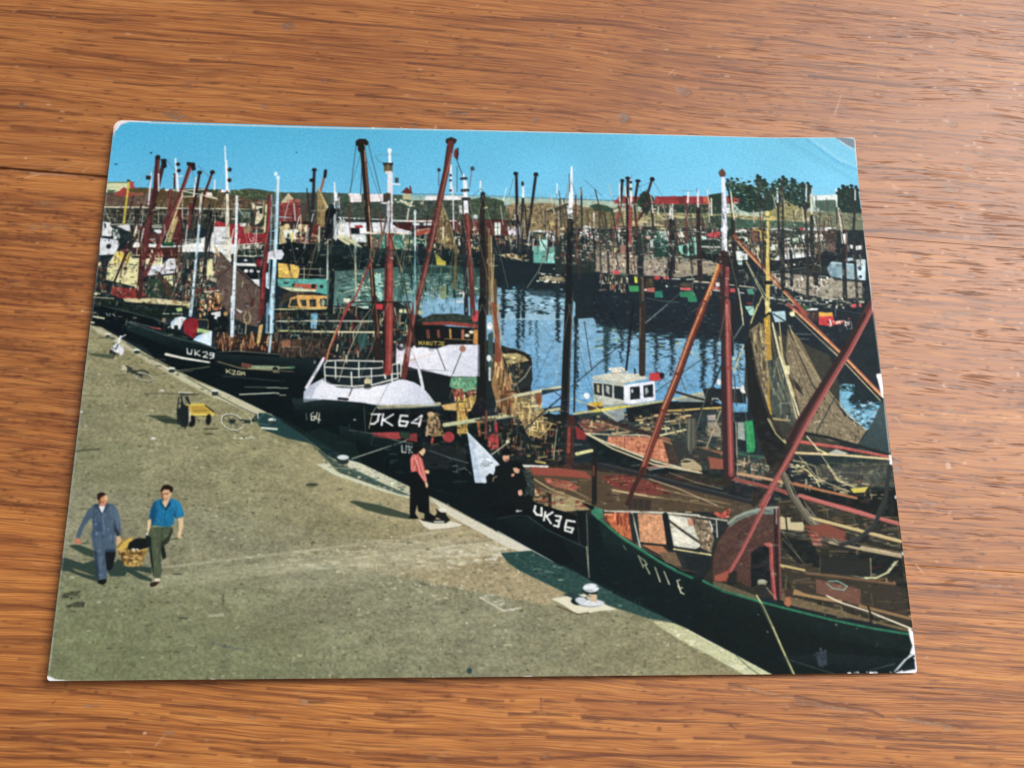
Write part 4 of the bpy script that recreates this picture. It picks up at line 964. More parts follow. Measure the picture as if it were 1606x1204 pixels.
P 2c3a2fb0:1.2,383.7 34.8,384.7 40.0,388.5 38.0,392.4 8.7,387.5
D d8dce4 6.0 7.5:41.5,375.6
D d8dce4 3.5 6.5:48.7,379.4
L e0e4ea 3.0:41.4,374.3 45.5,357.3
L d4d8d8 1.5:37.5,363.9 52.2,354.6
D 1c2422 3.0 6.5:39.1,380.2
D 202826 2.5 4.0:34.4,380.8
L 303a34 1.3:24.9,358.9 37.2,361.3
L 2c342e 1.5:37.1,383.4 38.8,388.5
K 36 20 1.2 3.0 .4 e8ecf0,404844:33.1,367.9 50.2,370.3 51.8,387.1 34.9,386.0
L 4a4e44 1.2:70.3,416.4 76.0,414.3 88.1,415.0 97.0,420.8 94.9,424.4 84.2,424.4 74.3,421.5 70.3,416.4
L 24302c 1.7:54.1,410.2 65.9,408.8 81.0,416.3
L 2e3a34 1.5:58.4,405.0 71.1,412.6 90.3,413.7
D b8b49c 3.5 4.5:56.1,406.3
L 1c2624 2.0:52.9,410.2 61.4,411.4
L 3c4438a0 1.2:42.8,416.6 57.1,416.5
L 3c4438a0 1.2:95.4,416.2 114.3,413.5
P 28362ad0:93.7,476.3 119.7,475.4 144.2,484.0 159.0,491.3 149.5,491.4 120.6,485.3
P 28362ad0:106.1,481.7 139.2,481.5 139.7,487.7 120.8,487.8
L 4a4e42 1.2:87.2,444.2 112.1,442.7 140.9,444.3 164.7,443.6
P 1a2022:135.3,448.9 148.3,447.5 154.0,458.8 154.4,478.9 145.0,493.9 137.1,484.0 134.6,469.0
L 3a403c 1.2:138.2,441.3 148.1,445.0 152.6,456.3
L c8c8bc 1.5:135.8,440.8 155.0,441.2
L 26302c 1.7:137.2,443.8 157.6,443.7
P bfa54c:146.8,458.4 173.0,457.7 188.3,469.9 187.4,473.7 155.3,475.1
P a8883a:154.2,461.9 172.1,461.7 182.3,470.0 158.5,470.9
P 2c2c20:173.1,458.2 188.2,468.7 187.1,470.7 174.5,461.2
L e4cc58 2.0:155.3,474.4 187.4,473.7
L e4cc58 1.5:147.3,458.9 173.1,458.2
D 14191b 3.9 8.3:180.8,481.2
D 14191b 4.9 8.8:157.9,483.9
L 14191b 2.0:149.4,461.4 153.3,473.9 153.2,483.9 148.6,494.4
L b8b8a0 1.0:152.0,463.9 154.5,476.4 152.9,488.9
L b8b078 1.5:162.8,480.1 177.0,478.8
P 1a2022:140.5,469.0 149.8,466.4 152.9,488.9 144.9,492.7
L 3a4034 1.7:175.9,495.0 194.9,494.9
L 4a4e44 1.5:199.1,481.1 200.6,475.6 207.5,472.3 217.2,473.5 227.2,479.7 231.2,487.2 228.1,493.9 220.0,496.5 210.3,494.8 202.8,489.1 199.1,481.1
L 3c463e 1.0:208.0,478.6 223.2,491.0
L 3c463e 1.0:211.1,488.6 220.1,481.0
D 222c28 4.9 3.4:214.3,483.5
L 2c342e 1.5:227.3,481.0 244.1,483.4 250.6,472.1
L a8ac98 1.2:243.2,487.1 241.4,478.4 250.6,472.1
L 39423a 1.0:239.2,480.9 253.9,485.8
L 2c342e 1.2:229.9,484.7 241.9,486.4
D d8dcd4 3.0 1.2:111.7,438.4
D d8dcd4 3.4 1.7:105.8,509.7
D e0e4dc 2.2 1.2:2.5,471.9
D d0d4c8 1.5 1.0:21.3,415.6
D 3c4232 6.3 1.2:182.4,502.4
L 3c4232 1.7:-0.4,529.5 32.9,525.9
L 4c5242 1.0:1.0,447.4 31.8,448.4
D 3a4436 8.6 2.4:332.5,575.3
K 37 40 1.0 2.4 .1 4a5040,c8c8b0:214.5,503.5 250.3,505.8 250.6,510.7 214.8,508.4
P 434f45:284.8,118.8 300.2,117.9 325.9,115.6 359.6,116.7 445.3,116.9 466.2,119.4 487.1,118.9 560.4,117.4 607.8,120.8 607.7,132.4 285.8,138.9
G 6fa6b8 9aae9c 481.7,113.2 482.0,126.3:460.9,114.5 534.1,114.2 613.1,116.3 719.0,118.5 745.6,119.4 745.2,129.7 461.2,129.6
L 46749090 1.7:460.9,115.1 534.1,115.0 613.1,116.6 745.6,119.1
P 8c7a5c:610.3,132.4 626.2,127.7 718.8,125.8 729.3,130.0 727.6,187.6 609.9,189.7
K 40 300 1.4 4.4 .25 6a5c48,a8946c,54503c,8a8260,3c4434,b09a68:610.3,130.9 729.4,125.6 727.8,181.9 609.9,184.0
P dcd8dc:366.0,116.5 386.8,116.7 387.3,131.6 368.4,132.0
P e0dce0:395.9,117.1 421.8,115.9 422.2,130.4 400.2,132.2
P d8d6da:485.8,118.7 505.3,117.1 508.1,130.9 487.8,131.9
P d8d6da:515.8,117.5 549.9,117.3 550.0,130.7 516.0,131.4
P 36423a:352.5,133.2 466.3,126.6 557.8,123.3 560.5,156.4 353.5,160.3
N 41 .2 2.2 2:352.5,133.2 466.3,126.6 557.8,123.3 560.5,156.4 353.5,160.3
P 35503f:359.7,120.1 367.4,120.0 369.2,132.9 466.4,130.9 466.3,126.6 445.4,124.1 437.6,122.8 422.2,131.8 360.2,133.1
P 3c4c3c:555.2,123.3 580.1,117.0 607.8,123.7 616.7,155.3 555.3,156.5
N 42 .2 2.2 2:555.2,123.3 580.1,117.0 607.8,123.7 616.7,155.3 555.3,156.5
P 4c2a2a:456.6,158.4 615.4,156.8 615.2,183.9 586.5,184.4 456.9,172.6
L d8dcd8 1.6:353.4,158.1 392.1,159.6 464.4,161.1 534.4,159.7
P 5a2c2c:447.8,113.7 456.7,103.6 466.1,113.3 463.5,115.6
P b0ac88:450.5,115.3 464.0,115.1 463.7,125.2 450.7,125.5
L 6a3030 2.8:462.2,102.9 463.4,111.6
P c4ccb4:445.5,125.3 456.0,129.7 466.4,130.9 463.9,138.2 453.4,132.6
K 43 40 1.4 3.8 .1 e4dccc,b8ac88:437.6,122.8 482.0,130.6 466.5,136.7 435.1,127.2
P 21302e:353.5,160.3 394.6,159.5 394.8,165.2 353.8,166.0
K 44 30 2.2 3.2 1 d8dcdc,21302e:354.8,160.3 392.1,159.6 392.2,165.3 355.0,166.0
P dce0e4:353.8,166.0 394.8,165.2 425.7,164.6 456.9,175.4 467.3,180.9 441.7,184.2 354.5,184.4
P b83030:378.3,171.2 389.9,171.0 390.1,179.5 380.0,182.5
P c8ccc8:354.4,183.0 387.9,188.0 392.0,196.3 367.6,194.0
P bfc2a0:354.5,184.4 370.2,193.9 393.6,207.5 388.5,208.2 360.0,194.1
P 3e5c50:391.7,186.5 467.4,185.1 468.0,214.7 396.4,213.1
K 45 120 2.1 8.1 .6 68a090,2a3c3a,b0b890,8a3830,d8d8c0:391.7,187.9 503.6,185.9 503.8,208.5 393.8,213.1
P 7c3a30:469.8,176.6 506.0,170.3 508.6,174.5 477.8,186.4
L a84438 2.2:472.5,181.4 508.6,171.6
P dce4dc:593.9,161.5 603.6,161.3 603.4,182.7 594.3,182.9
L 38504a 1.1:593.9,170.1 603.5,169.9
L 38504a 1.1:598.9,161.4 598.8,182.8
P 5a2c2c:603.6,158.4 611.4,158.3 611.2,184.0 604.2,184.1
P ded8e4:614.0,168.3 634.9,169.3 634.7,183.6 616.5,183.9
P 16201f:612.8,156.8 639.0,157.8 638.9,166.4 616.6,166.8
P d8c07c:681.0,158.4 717.9,157.7 717.8,162.0 680.9,164.1
P dce4e8:651.8,175.3 665.0,173.0 683.3,174.7 688.2,191.1 664.8,184.4
P 2a3834:649.2,176.2 675.4,177.1 672.5,188.6 649.0,189.0
K 46 260 1.6 7.1 .5 c4ccbc,1c2826,6a5c48,8a9a88,3a5048,b0a884,a04038:594.3,184.3 717.6,170.6 716.6,204.8 648.5,222.9 594.3,195.6
P 62a296:648.8,200.3 674.9,199.9 706.1,207.8 705.5,230.4 648.4,228.5
P a4d4cc:663.4,188.7 676.5,188.5 676.1,208.3 664.4,207.1
L 1c2826 1.4:666.0,190.1 674.8,207.0
P 8cccc4:677.3,212.6 687.8,208.2 686.1,229.3 675.7,229.4
D 1c2a2a 4.9 9.2:690.7,219.4
P 18242a:594.3,198.5 602.0,201.1 654.1,200.2 653.6,228.4 716.0,228.8 714.8,272.0 599.0,273.6
P c4b488:599.3,216.7 612.3,213.6 627.9,214.8 638.1,225.8 625.2,221.9
K 47 50 1.6 5.4 .2 d8cc98,8a7a58,3a3028:599.4,212.5 646.0,214.5 645.9,225.7 612.3,220.7
P 8a8068:663.6,251.9 679.1,250.3 699.8,251.4 702.2,258.3 673.8,257.3
K 48 50 1.6 5.4 .2 c8bc98,6a5c48,d0d4c4:658.5,245.1 705.1,247.1 704.8,261.0 658.3,259.0
L c8c8a8 1.3:684.6,237.7 705.4,236.0
L 6a7c78 0.8:594.2,204.1 598.1,215.3 627.8,223.2 645.9,225.7
L 7a8a78 1.1:674.8,205.5 661.2,242.2 642.7,270.2
P 111d20:289.4,206.5 334.6,197.4 391.0,204.8 467.9,211.9 498.7,211.3 534.8,213.5 573.5,218.5 573.5,246.4 448.1,240.0 357.0,247.0 291.1,239.7
K 49 90 3.7 15.9 .2 24383a,3c4a40,0c1416:289.5,209.3 573.5,215.7 573.5,243.6 291.1,239.7
P d8c84c:501.9,214.1 509.1,219.6 514.3,226.5 519.0,227.8 518.5,236.1 505.5,236.3
L e8dc70 1.6:506.6,222.4 513.1,233.4
K 50 90 1.6 8.1 .5 a08c60,6a5c48,c0b890,26302e,3a5a50:467.5,186.6 573.5,184.7 573.5,215.7 498.8,219.7
P 7c7450:513.4,134.3 526.7,174.1 532.1,202.3 503.7,197.2
N 51 .35 1.4 .5:513.4,134.3 526.7,174.1 532.1,202.3 503.7,197.2
L 9c9468 1.4:512.0,130.0 526.7,171.3 534.8,207.9
P 84704a:317.9,109.4 334.6,137.9 333.6,174.9 320.9,175.1
N 52 .3 1.6 .5:317.9,109.4 334.6,137.9 333.6,174.9 320.9,175.1
K 53 140 2.2 8.1 .6 6a3830,40302a,a08c60,1c2422:292.3,164.3 335.7,163.5 337.4,202.9 294.3,203.7
G 9db4aa b4b48e 779.9,117.3 778.6,152.2:689.3,120.6 753.1,120.2 787.8,121.5 833.2,122.0 940.9,121.3 995.2,118.8 1059.0,104.1 1144.3,100.9 1137.8,162.9 688.6,153.9
L 5a7a82 1.4:689.4,119.7 731.9,118.8 785.1,120.7
P 7d7054:689.0,136.6 710.4,126.0 752.6,135.3 787.0,140.5 785.2,186.6 687.9,188.3
K 54 260 1.4 5.0 .2 a8946c,5c5040,8c8260,40402f,c0ac7c:689.2,127.9 787.2,134.6 869.9,138.8 939.6,140.4 1055.2,146.9 1140.3,139.4 1137.8,162.9 687.9,188.3
P 2e4636:743.5,129.7 755.6,125.9 771.5,129.1 781.9,134.7 779.0,140.6 752.5,138.2
P a8a078:787.1,137.6 864.7,136.0 939.8,137.5 1057.9,146.9 1140.6,136.5 1137.8,162.9 786.1,163.6
N 55 .18 2.2 3:787.1,137.6 939.8,137.5 1140.6,136.5 1137.8,162.9 786.1,163.6
K 56 200 2.8 13.9 .05 8a8860,c0b888,6c7050,5a6048:787.1,137.6 939.8,137.5 1140.3,139.4 1137.8,162.9 786.1,163.6
P 34463c:843.9,123.3 940.8,122.8 956.8,125.4 955.7,140.1 869.9,138.8 843.4,132.1
P 3a5648:869.2,150.5 955.5,143.0 992.9,148.1 1139.1,151.2 1137.8,162.9 868.4,165.0
P 8e3038:782.3,124.5 792.2,111.7 827.8,112.2 827.2,125.1
P 8e3038:845.1,124.7 849.9,111.1 936.3,108.8 936.7,122.3
K 57 60 1.7 8.4 .05 b83c48,802430,a83040:782.8,111.3 936.3,108.8 935.4,122.3 784.9,125.4
P c05844:925.4,109.9 936.3,108.8 937.5,122.9 927.2,123.1
P 8a3c34:963.5,107.6 982.3,110.2 983.6,121.3 963.9,120.9
P 6a2a30:884.9,110.7 898.4,110.4 897.7,122.2 886.9,122.4
D 24382e 11.2 9.5:836.2,116.1 830.5,122.1
P 22342c:933.7,106.7 958.4,101.8 956.0,137.2 940.0,134.5
P 2a4434:934.0,143.4 955.6,141.5 954.1,163.4 932.8,160.9
P 1f3430:963.6,86.8 966.7,80.8 972.4,78.3 979.2,77.5 987.9,78.8 991.1,83.8 996.3,86.7 1000.1,83.0 1006.2,82.3 1007.9,88.8 1011.0,90.6 1013.9,88.7 1015.0,75.2 1018.6,70.7 1021.9,71.2 1024.8,75.3 1028.6,76.4 1032.1,80.0 1034.9,85.9 1038.5,88.2 1042.2,83.3 1047.3,81.4 1051.0,77.2 1055.4,76.5 1059.7,72.2 1062.8,73.3 1065.6,79.2 1068.1,81.6 1071.9,76.7 1076.4,75.4 1079.9,78.9 1083.3,83.6 1088.0,81.1 1092.8,82.8 1097.2,82.1 1102.0,84.4 1105.6,89.7 1102.8,98.8 1101.0,122.5 1086.2,134.6 1060.0,123.3 1045.6,132.5 1021.2,132.9 999.2,136.3 983.4,130.8 968.9,107.5
K 58 400 1.4 4.6 .3 2e4a3a,162822,3e5a40,28402f,4a6048:966.6,82.3 1011.4,85.8 1020.6,73.6 1031.0,79.4 1064.4,74.2 1101.7,86.8 1098.3,122.6 1048.9,126.5 968.5,113.4
K 59 50 1.4 3.4 .3 74bde4,80c0e0:964.5,73.4 1015.2,72.2 1014.2,84.2 970.8,80.7
P 8a8458:1046.4,123.6 1058.3,111.6 1076.4,123.0 1097.4,131.4 1113.0,140.0 1057.9,146.9 1020.3,143.2
K 60 140 1.1 4.0 .2 a8a070,5c6040,74744c:1046.4,123.6 1058.3,111.6 1076.4,123.0 1097.4,131.4 1113.0,140.0 1057.9,146.9 1020.4,141.8
G c4d8dc d8e4e4 1124.9,101.3 1123.8,111.7:1105.4,104.1 1141.4,100.9 1152.1,103.7 1145.8,111.3 1107.3,112.0
P 4a6a58:1108.7,112.0 1145.9,110.4 1155.7,121.4 1149.0,133.4 1121.9,131.0 1107.7,122.4
P 1c2e2c:1147.0,94.8 1153.7,88.7 1158.1,85.6 1164.8,87.9 1170.6,85.4 1178.7,87.6 1182.1,94.1 1183.3,132.7 1154.4,133.3 1144.7,121.7
K 62 60 1.4 4.0 .3 2a4038,13211f,34503e:1150.9,88.8 1181.4,88.1 1180.9,129.8 1149.3,130.4
P 6a705c:1102.7,131.3 1187.4,132.6 1189.6,162.0 1102.3,163.6
K 63 60 1.7 7.4 .1 a8a480,4a5448,8a8c70:1102.7,131.3 1187.4,132.6 1187.2,159.1 1102.6,160.6
P 232e2c:687.9,188.3 719.9,167.7 785.9,169.4 868.6,162.1 954.1,163.4 1053.9,161.5 1138.2,160.0 1130.0,237.8 686.6,244.6
P e0e4e4:724.9,176.2 738.4,167.4 756.6,175.7 756.1,190.0 748.3,187.2
P dcdcd4:733.2,164.6 743.8,162.1 744.9,170.1 733.0,171.8
P 151f22:724.8,181.9 756.0,192.8 755.6,204.2 732.1,198.9
L c8ccc0 1.4:728.3,195.6 747.9,200.0
P 8c8474:750.3,204.3 820.9,214.4 934.1,221.1 948.9,237.8 879.6,248.7 749.1,240.9
K 64 160 2.2 10.9 .1 a89c84,6c6454,c8c0a8,4a4840:750.3,204.3 950.1,220.8 932.6,243.7 759.5,240.7
K 65 1000 1.6 7.1 .55 b8bcb0,202c2c,6a3838,3a6a5c,988c74,182224,7a7a6c,d0ccc0,4a4a44,3a4a48,6a6456:698.8,168.1 954.1,163.4 950.3,218.0 697.4,227.7
P 7cbcaa:882.6,196.3 898.9,190.3 912.3,188.6 909.6,210.1 892.4,210.4 882.1,204.9
D 1c2e2e 3.8 8.2:896.7,204.6
D 1c2e2e 3.9 8.3:906.2,201.6
L b0dcd0 1.1:901.9,193.1 900.9,210.2
P 3a6c60:846.7,174.0 868.3,167.9 866.1,208.0 845.5,196.9
P c03850:929.2,175.4 937.5,170.9 950.8,171.6 949.0,179.4 934.0,182.5
P d8dcdc:915.3,182.8 936.6,183.9 936.2,189.7 916.3,188.6
P 101b1f:914.5,195.8 950.9,209.4 949.9,223.6 913.3,215.7
K 66 900 1.7 7.3 .55 b8b8a4,202c2c,6a4838,a09880,182224,7a7a64,ccc8b8,504a40,3a4a48,6a6456:962.2,163.2 1138.2,160.0 1133.3,206.4 958.8,209.3
P d4d4cc:1056.6,161.5 1138.3,158.5 1137.7,164.4 1056.3,165.0
L a8aa90 1.4:1048.1,196.3 1096.7,195.5
L a8aa90 1.4:1047.4,204.4 1095.9,203.6
P 101b20:957.0,210.6 1026.1,216.6 1034.0,217.9 1096.8,208.3 1096.5,225.5 1078.4,231.5 1024.3,238.0 955.2,236.2
P dce0e0:1033.0,214.4 1043.0,207.0 1080.9,205.0 1095.7,205.4 1095.4,208.6 1053.0,215.5 1034.1,217.2
L d8dcd0 1.0:1049.3,196.9 1096.8,194.6
L d8dcd0 1.0:1048.6,204.8 1095.9,203.3
K 67 26 5.6 7.0 1 d8dcd0:1049.9,197.6 1096.0,196.1 1095.3,202.6 1049.4,203.3
P 151f24:1026.1,216.6 1034.0,217.9 1096.7,209.0 1122.2,197.8 1149.5,195.9 1145.4,221.8 1116.8,223.7 1092.0,229.8 1024.2,239.4
L b8c0b4 0.8:1024.4,237.3 1054.2,232.6 1082.8,228.3
D d8dccc 1.9 1.7:1050.9,224.8 1064.4,223.9
L d8dccc 0.8:1055.9,221.1 1056.8,226.1
L d8dccc 0.8:1072.8,219.4 1077.7,217.9
L a8b0a0 0.7:1079.3,222.2 1084.5,224.2 1091.3,223.4 1094.5,218.4
P 928c7c:1024.1,240.1 1045.6,238.4 1077.5,241.4 1098.7,243.9 1122.3,249.3 1170.6,250.0 1167.4,278.2 1113.7,280.4 1074.4,273.9 1048.8,263.0 1022.4,260.6
N 68 .15 1.1 3:1024.1,240.1 1045.6,238.4 1077.5,241.4 1098.7,243.9 1122.3,249.3 1170.6,250.0 1167.4,278.2 1113.7,280.4 1074.4,273.9 1048.8,263.0 1022.4,260.6
K 69 90 1.4 5.5 .1 b0a890,6a6656,c4bca4:1024.1,240.1 1170.6,250.0 1167.4,278.2 1074.4,273.9
P b4ccd4:1146.5,211.1 1158.8,210.1 1161.0,214.4 1145.8,217.5
P 84a4b0:1116.2,229.5 1124.2,217.9 1144.3,219.0 1163.0,220.8 1161.3,248.7 1136.0,246.2 1120.3,242.2
P a8c4cc:1121.8,220.8 1125.6,217.1 1164.3,221.5 1164.2,223.0 1143.9,223.3
P 6c8a98:1118.8,230.8 1129.9,227.8 1131.1,242.0 1121.6,242.9
P c8dce4:1164.6,212.9 1180.2,212.7 1176.2,248.5 1161.4,248.0
D 2c4050 3.3 3.9:1169.0,227.9
D 2c4050 2.5 2.8:1168.8,242.2
P 1c2a32:1114.8,243.7 1176.2,248.5 1175.7,252.7 1114.5,246.5
P 16222a:1119.3,199.3 1176.4,198.3 1175.1,209.9 1120.8,210.8
P a89a94:1114.4,248.0 1122.9,243.6 1127.4,252.0 1116.5,253.6
K 70 160 1.4 5.5 .5 202a2a,c8ccc0,5a4a44,e0e0d4:1024.1,240.8 1117.3,245.1 1114.5,273.3 1030.1,263.3
P 17222a:956.4,256.0 998.2,263.8 1019.5,263.5 1042.5,274.4 1049.7,282.6 1113.7,280.4 1167.3,279.6 1158.4,358.5 948.9,360.8
K 71 200 1.9 8.2 .1 c8ccb8,3a4848,8a8a78,101a1f,202c33:1021.2,274.6 1167.3,279.6 1165.6,295.0 1038.1,293.9
L ccd0bc 1.2:1020.6,281.6 1039.1,282.8 1093.4,284.1
L ccd0bc 1.2:1111.1,280.4 1140.6,279.3
L c0c4b0 1.0:1060.7,278.3 1071.5,276.7
P 28503c:1070.0,292.1 1082.0,292.0 1082.6,298.9 1072.1,298.3
P dce0d8:1084.9,296.1 1096.1,296.6 1093.2,299.5 1073.2,300.4
P d85060:1148.9,288.3 1165.1,287.4 1164.5,293.0 1148.3,294.6
P d8344e:1095.0,308.5 1117.7,306.8 1118.5,317.8 1136.6,316.2 1136.1,321.1 1106.6,324.9 1093.5,323.7
P e0a848:1095.5,302.9 1098.2,302.2 1106.1,303.5 1117.5,302.6 1117.5,308.9 1095.5,309.8
P d85848:1116.5,317.9 1135.4,314.9 1137.5,320.4 1117.4,322.0
K 72 60 1.1 4.1 .4 e0dcd4,e87058,2a2c30:1107.3,318.0 1145.0,312.0 1143.2,328.6 1108.9,327.6
L d8dcd8 0.8:1135.7,324.5 1139.0,331.4 1145.2,328.6 1145.6,318.9 1141.9,316.2
L a8b4b8 0.8:1123.9,291.4 1121.4,309.5
L 98a4a8 0.5:1113.5,295.7 1164.5,304.8
P 3c3030:1071.8,301.8 1094.3,301.5 1092.7,318.2 1080.9,316.9
L d8d0c0 0.7:1087.4,304.4 1085.3,312.7
L e4e8e4 0.7:1056.4,338.9 1080.1,339.2
L e4e8e4 0.7:1055.7,347.1 1075.4,346.6
K 73 50 1.9 6.7 .0 2c3c46,0c141a:1043.5,321.5 1161.7,329.7 1159.4,350.3 1040.8,351.6
P a8c4cc:1021.4,303.2 1042.7,301.5 1042.5,318.8 1025.2,320.4
L 2c3c40 2.2:1023.8,306.6 1041.2,318.8
P c04858:958.4,265.7 969.0,265.6 968.4,272.6 957.9,272.0
P 9cd0c0:979.9,294.7 994.4,294.5 993.2,309.7 986.7,309.8
L 2c4c48 1.1:979.9,304.4 993.0,295.9
P 8a2c3c:981.7,288.4 992.3,289.0 988.0,293.2
P 4a8c78:984.7,266.8 995.5,265.2 996.0,275.0 986.7,275.1
P a8c8c0:973.7,220.3 981.7,220.2 981.2,225.9 974.6,226.0
P d8dcdc:964.3,201.9 983.0,203.0 981.8,218.8 971.1,218.9
L d8ccb0 1.5:957.5,259.4 975.9,261.3 996.9,263.8
L d8dcd8 1.4:969.8,271.9 980.3,273.1
P 17222a:746.2,245.1 801.1,245.7 815.3,249.6 869.1,251.6 900.7,252.6 931.9,259.1 945.3,256.1 938.0,360.9 742.3,362.9
K 74 120 1.3 6.7 .0 24343c,0e161c,30424a:745.1,278.5 942.6,295.2 938.6,352.7 743.4,327.9
P 948a7c:759.0,212.5 799.8,214.6 815.4,220.1 839.1,221.1 866.5,226.3 865.4,247.5 822.0,246.7 788.1,243.0 758.1,240.7
K 75 160 1.1 4.1 .3 b0a494,6a6058,c8c0ac,3c3c38,22282a:759.0,212.5 866.5,226.3 865.4,247.5 758.1,240.7
P 9a907c:874.4,227.6 915.3,229.8 942.0,227.9 931.7,242.2 917.2,241.1 900.2,238.5 875.3,234.7
L d4d8c8 1.5:758.0,242.1 767.2,242.0
L d4d8c8 1.4:771.0,244.0 776.2,245.3 799.8,245.7
L d8d8c8 1.6:867.8,251.0 880.9,251.5
L d8d8c8 1.6:891.5,252.0 903.4,251.1
P d43858:776.4,239.0 786.3,238.2 786.4,245.2 776.8,246.0
P d43858:840.3,247.9 850.6,247.0 850.0,251.9 845.3,253.4 840.8,252.1
P d86070:854.8,247.4 864.7,247.2 864.5,252.0 855.3,251.8
P d8d84c:809.9,248.3 814.7,248.3 814.2,259.2 809.9,258.8
P e06848:774.2,262.8 780.1,262.7 777.8,271.1 774.6,271.2
P 3c8c58:800.3,263.8 816.0,263.6 815.5,273.4 801.2,273.6
P b06058:826.3,267.6 840.7,266.0 840.3,274.4 828.6,273.2
D d8d4c8 2.2 1.9:826.1,270.4
P 2a7462:840.4,272.3 852.3,271.4 853.0,282.6 839.9,282.7
P 2f7a58:879.7,272.5 898.2,270.8 904.3,279.1 906.3,288.8 891.9,288.9 891.0,282.0 879.2,280.8
P d05060:880.8,265.5 897.9,265.9 896.9,270.1 880.5,269.7
P 4a4038:881.9,257.1 897.7,258.2 897.2,265.2 881.5,264.1
P 40382e:827.1,250.9 840.2,251.4 839.5,264.7 826.4,264.9
L b8b4a0 0.8:900.3,258.2 899.0,269.4 903.0,277.7
L d8ccb0 2.4:903.2,254.6 928.1,256.7
P e0dcd4:936.7,256.2 944.0,256.1 943.6,262.5 936.9,263.3
P b04848:932.9,263.3 943.4,264.6 943.2,268.1 932.7,267.5
L d8d8d0 1.9:932.6,268.9 944.3,270.1
L a8b4ac 0.7:827.5,283.6 851.4,288.1 877.4,289.8
L 98a298 0.7:881.0,273.8 861.7,290.7 845.2,306.1 823.5,324.9
L 8a9894 0.7:895.4,305.5 910.3,297.0
D d8dcd8 1.4 1.9:859.5,263.7
P 26302f:759.2,244.9 799.8,245.7 799.1,261.1 758.6,261.7
K 76 90 1.4 6.8 .8 5a4a44,8a8c80,1a2224,c0b898:756.5,247.7 801.0,247.1 798.6,273.6 755.6,272.8
G 42605c 5c827e 458.3,239.9 459.8,313.6:339.2,245.9 357.0,247.0 448.0,238.6 499.0,233.7 534.9,235.9 576.0,243.6 596.5,268.1 598.7,328.0 342.9,331.1
K 77 420 2.1 7.9 .05 8ab0a0,2c4440,a8bca0,5a8078,1c3230:357.1,249.7 576.0,246.3 596.3,311.8 359.7,314.8
K 78 60 10.6 31.8 .95 1f3634,2c4440:443.0,240.1 576.1,238.0 593.7,311.9 444.7,313.8
P 263c3a:445.5,237.3 576.1,238.0 576.0,253.3 535.0,247.0 448.3,249.7
G 6a929c 7aa2ac 484.6,294.3 485.0,313.3:449.4,300.2 459.1,281.1 469.3,283.6 472.6,324.2 450.0,324.5
P 6f98a2c0:484.6,288.9 499.6,275.0 527.6,285.6 530.5,323.5 482.6,324.1
K 79 80 2.1 6.8 .1 3c605c,5c8a94,a8c8c0:481.8,275.3 530.1,280.1 530.4,312.7 482.4,313.3
P 7c8c68:509.7,269.4 519.9,269.3 520.4,323.6 510.3,323.7
P 8cc0b8:411.5,251.9 420.3,249.0 424.1,292.9 415.2,293.0
K 80 120 1.3 5.3 .05 3c5c50,a8c8b8,2c4440,c0cca8:383.5,249.6 422.9,249.0 424.1,292.9 385.0,293.4
L d8dcc8 1.2:365.7,281.4 386.9,275.7 407.0,271.9
P e0e0c8:366.0,290.9 376.1,291.5 375.1,297.6 366.3,297.7
P b8d0c0:380.3,301.6 404.1,299.9 404.3,306.7 395.5,307.5
P d43a50:414.8,298.4 424.8,296.9 425.7,305.0 416.9,305.8
L dce0d0 2.6:417.0,310.6 454.8,310.8
P 6f98a2c0:477.6,316.5 487.3,286.5 499.9,285.0 510.3,297.1 510.4,312.1 494.0,316.3
K 81 70 1.3 5.3 .5 3c605c,a8c8d0,c8d8c8,5a8a90:479.4,273.0 510.0,272.5 510.4,310.7 480.1,313.8
G 7ea8c2 6298c0 637.2,296.7 635.3,445.3:484.6,293.3 596.4,280.9 704.4,276.6 716.8,293.0 712.0,467.9 647.4,468.3 646.3,377.3 601.1,361.8 485.1,320.4
G 7ea8c2 5f96be 797.8,321.9 792.6,444.1:680.7,279.7 710.8,312.1 720.9,318.8 744.0,317.2 750.0,330.6 807.4,339.4 838.0,343.1 853.1,349.7 899.7,347.8 940.8,351.4 979.3,357.8 971.0,463.7 676.8,470.7
K 82 900 2.1 8.9 .0 8ab0c460,5f8caa60,7ca6c060,9cbecd60,44687c60:679.9,320.7 744.0,318.5 807.4,339.4 940.8,351.4 979.0,360.5 971.0,463.7 676.8,468.1
K 83 500 2.6 10.6 .0 1c2e36,2c4650,5a8890,a0b8a0:743.9,319.9 807.4,338.1 941.1,347.4 979.5,355.1 975.5,406.0 887.2,382.9 805.7,375.7 744.9,365.6
K 84 420 2.6 7.9 .0 16242c,22363f:744.0,317.2 807.5,336.7 941.3,344.7 979.6,353.7 978.6,365.9 940.4,358.2 806.9,348.9 745.8,338.8
L 1a2a32 6.9 3.2:717.1,317.5 716.7,376.6 714.2,429.1
L 263c40 12.1 5.3:763.9,335.9 761.1,376.1 761.4,402.6
L 1c2c34 5.3 2.6:785.6,338.3 784.4,367.9 784.3,389.2
L 1c2c34 3.7 2.1:799.8,335.5 794.2,375.8
L 1c2c34 6.3 3.2:840.1,343.1 837.4,380.7 834.9,404.6
L 1c2c34 7.9 4.2:862.4,345.6 863.0,380.4 857.7,407.0
L 1c2c34 10.6 5.3:910.0,347.7 909.3,390.6 905.0,425.0
L 1c2c34 7.9 3.7:929.5,347.5 927.3,390.5 923.8,419.6
L 2a4048 5.3 2.1:889.3,348.0 889.0,374.8
L 2a4048 4.2 2.1:966.3,357.9 961.8,416.7
K 85 300 2.1 6.8 .0 7aa4be60,6c9ab860,90b4c860:709.8,350.0 940.0,363.6 975.4,374.0 971.7,421.9 707.7,429.2
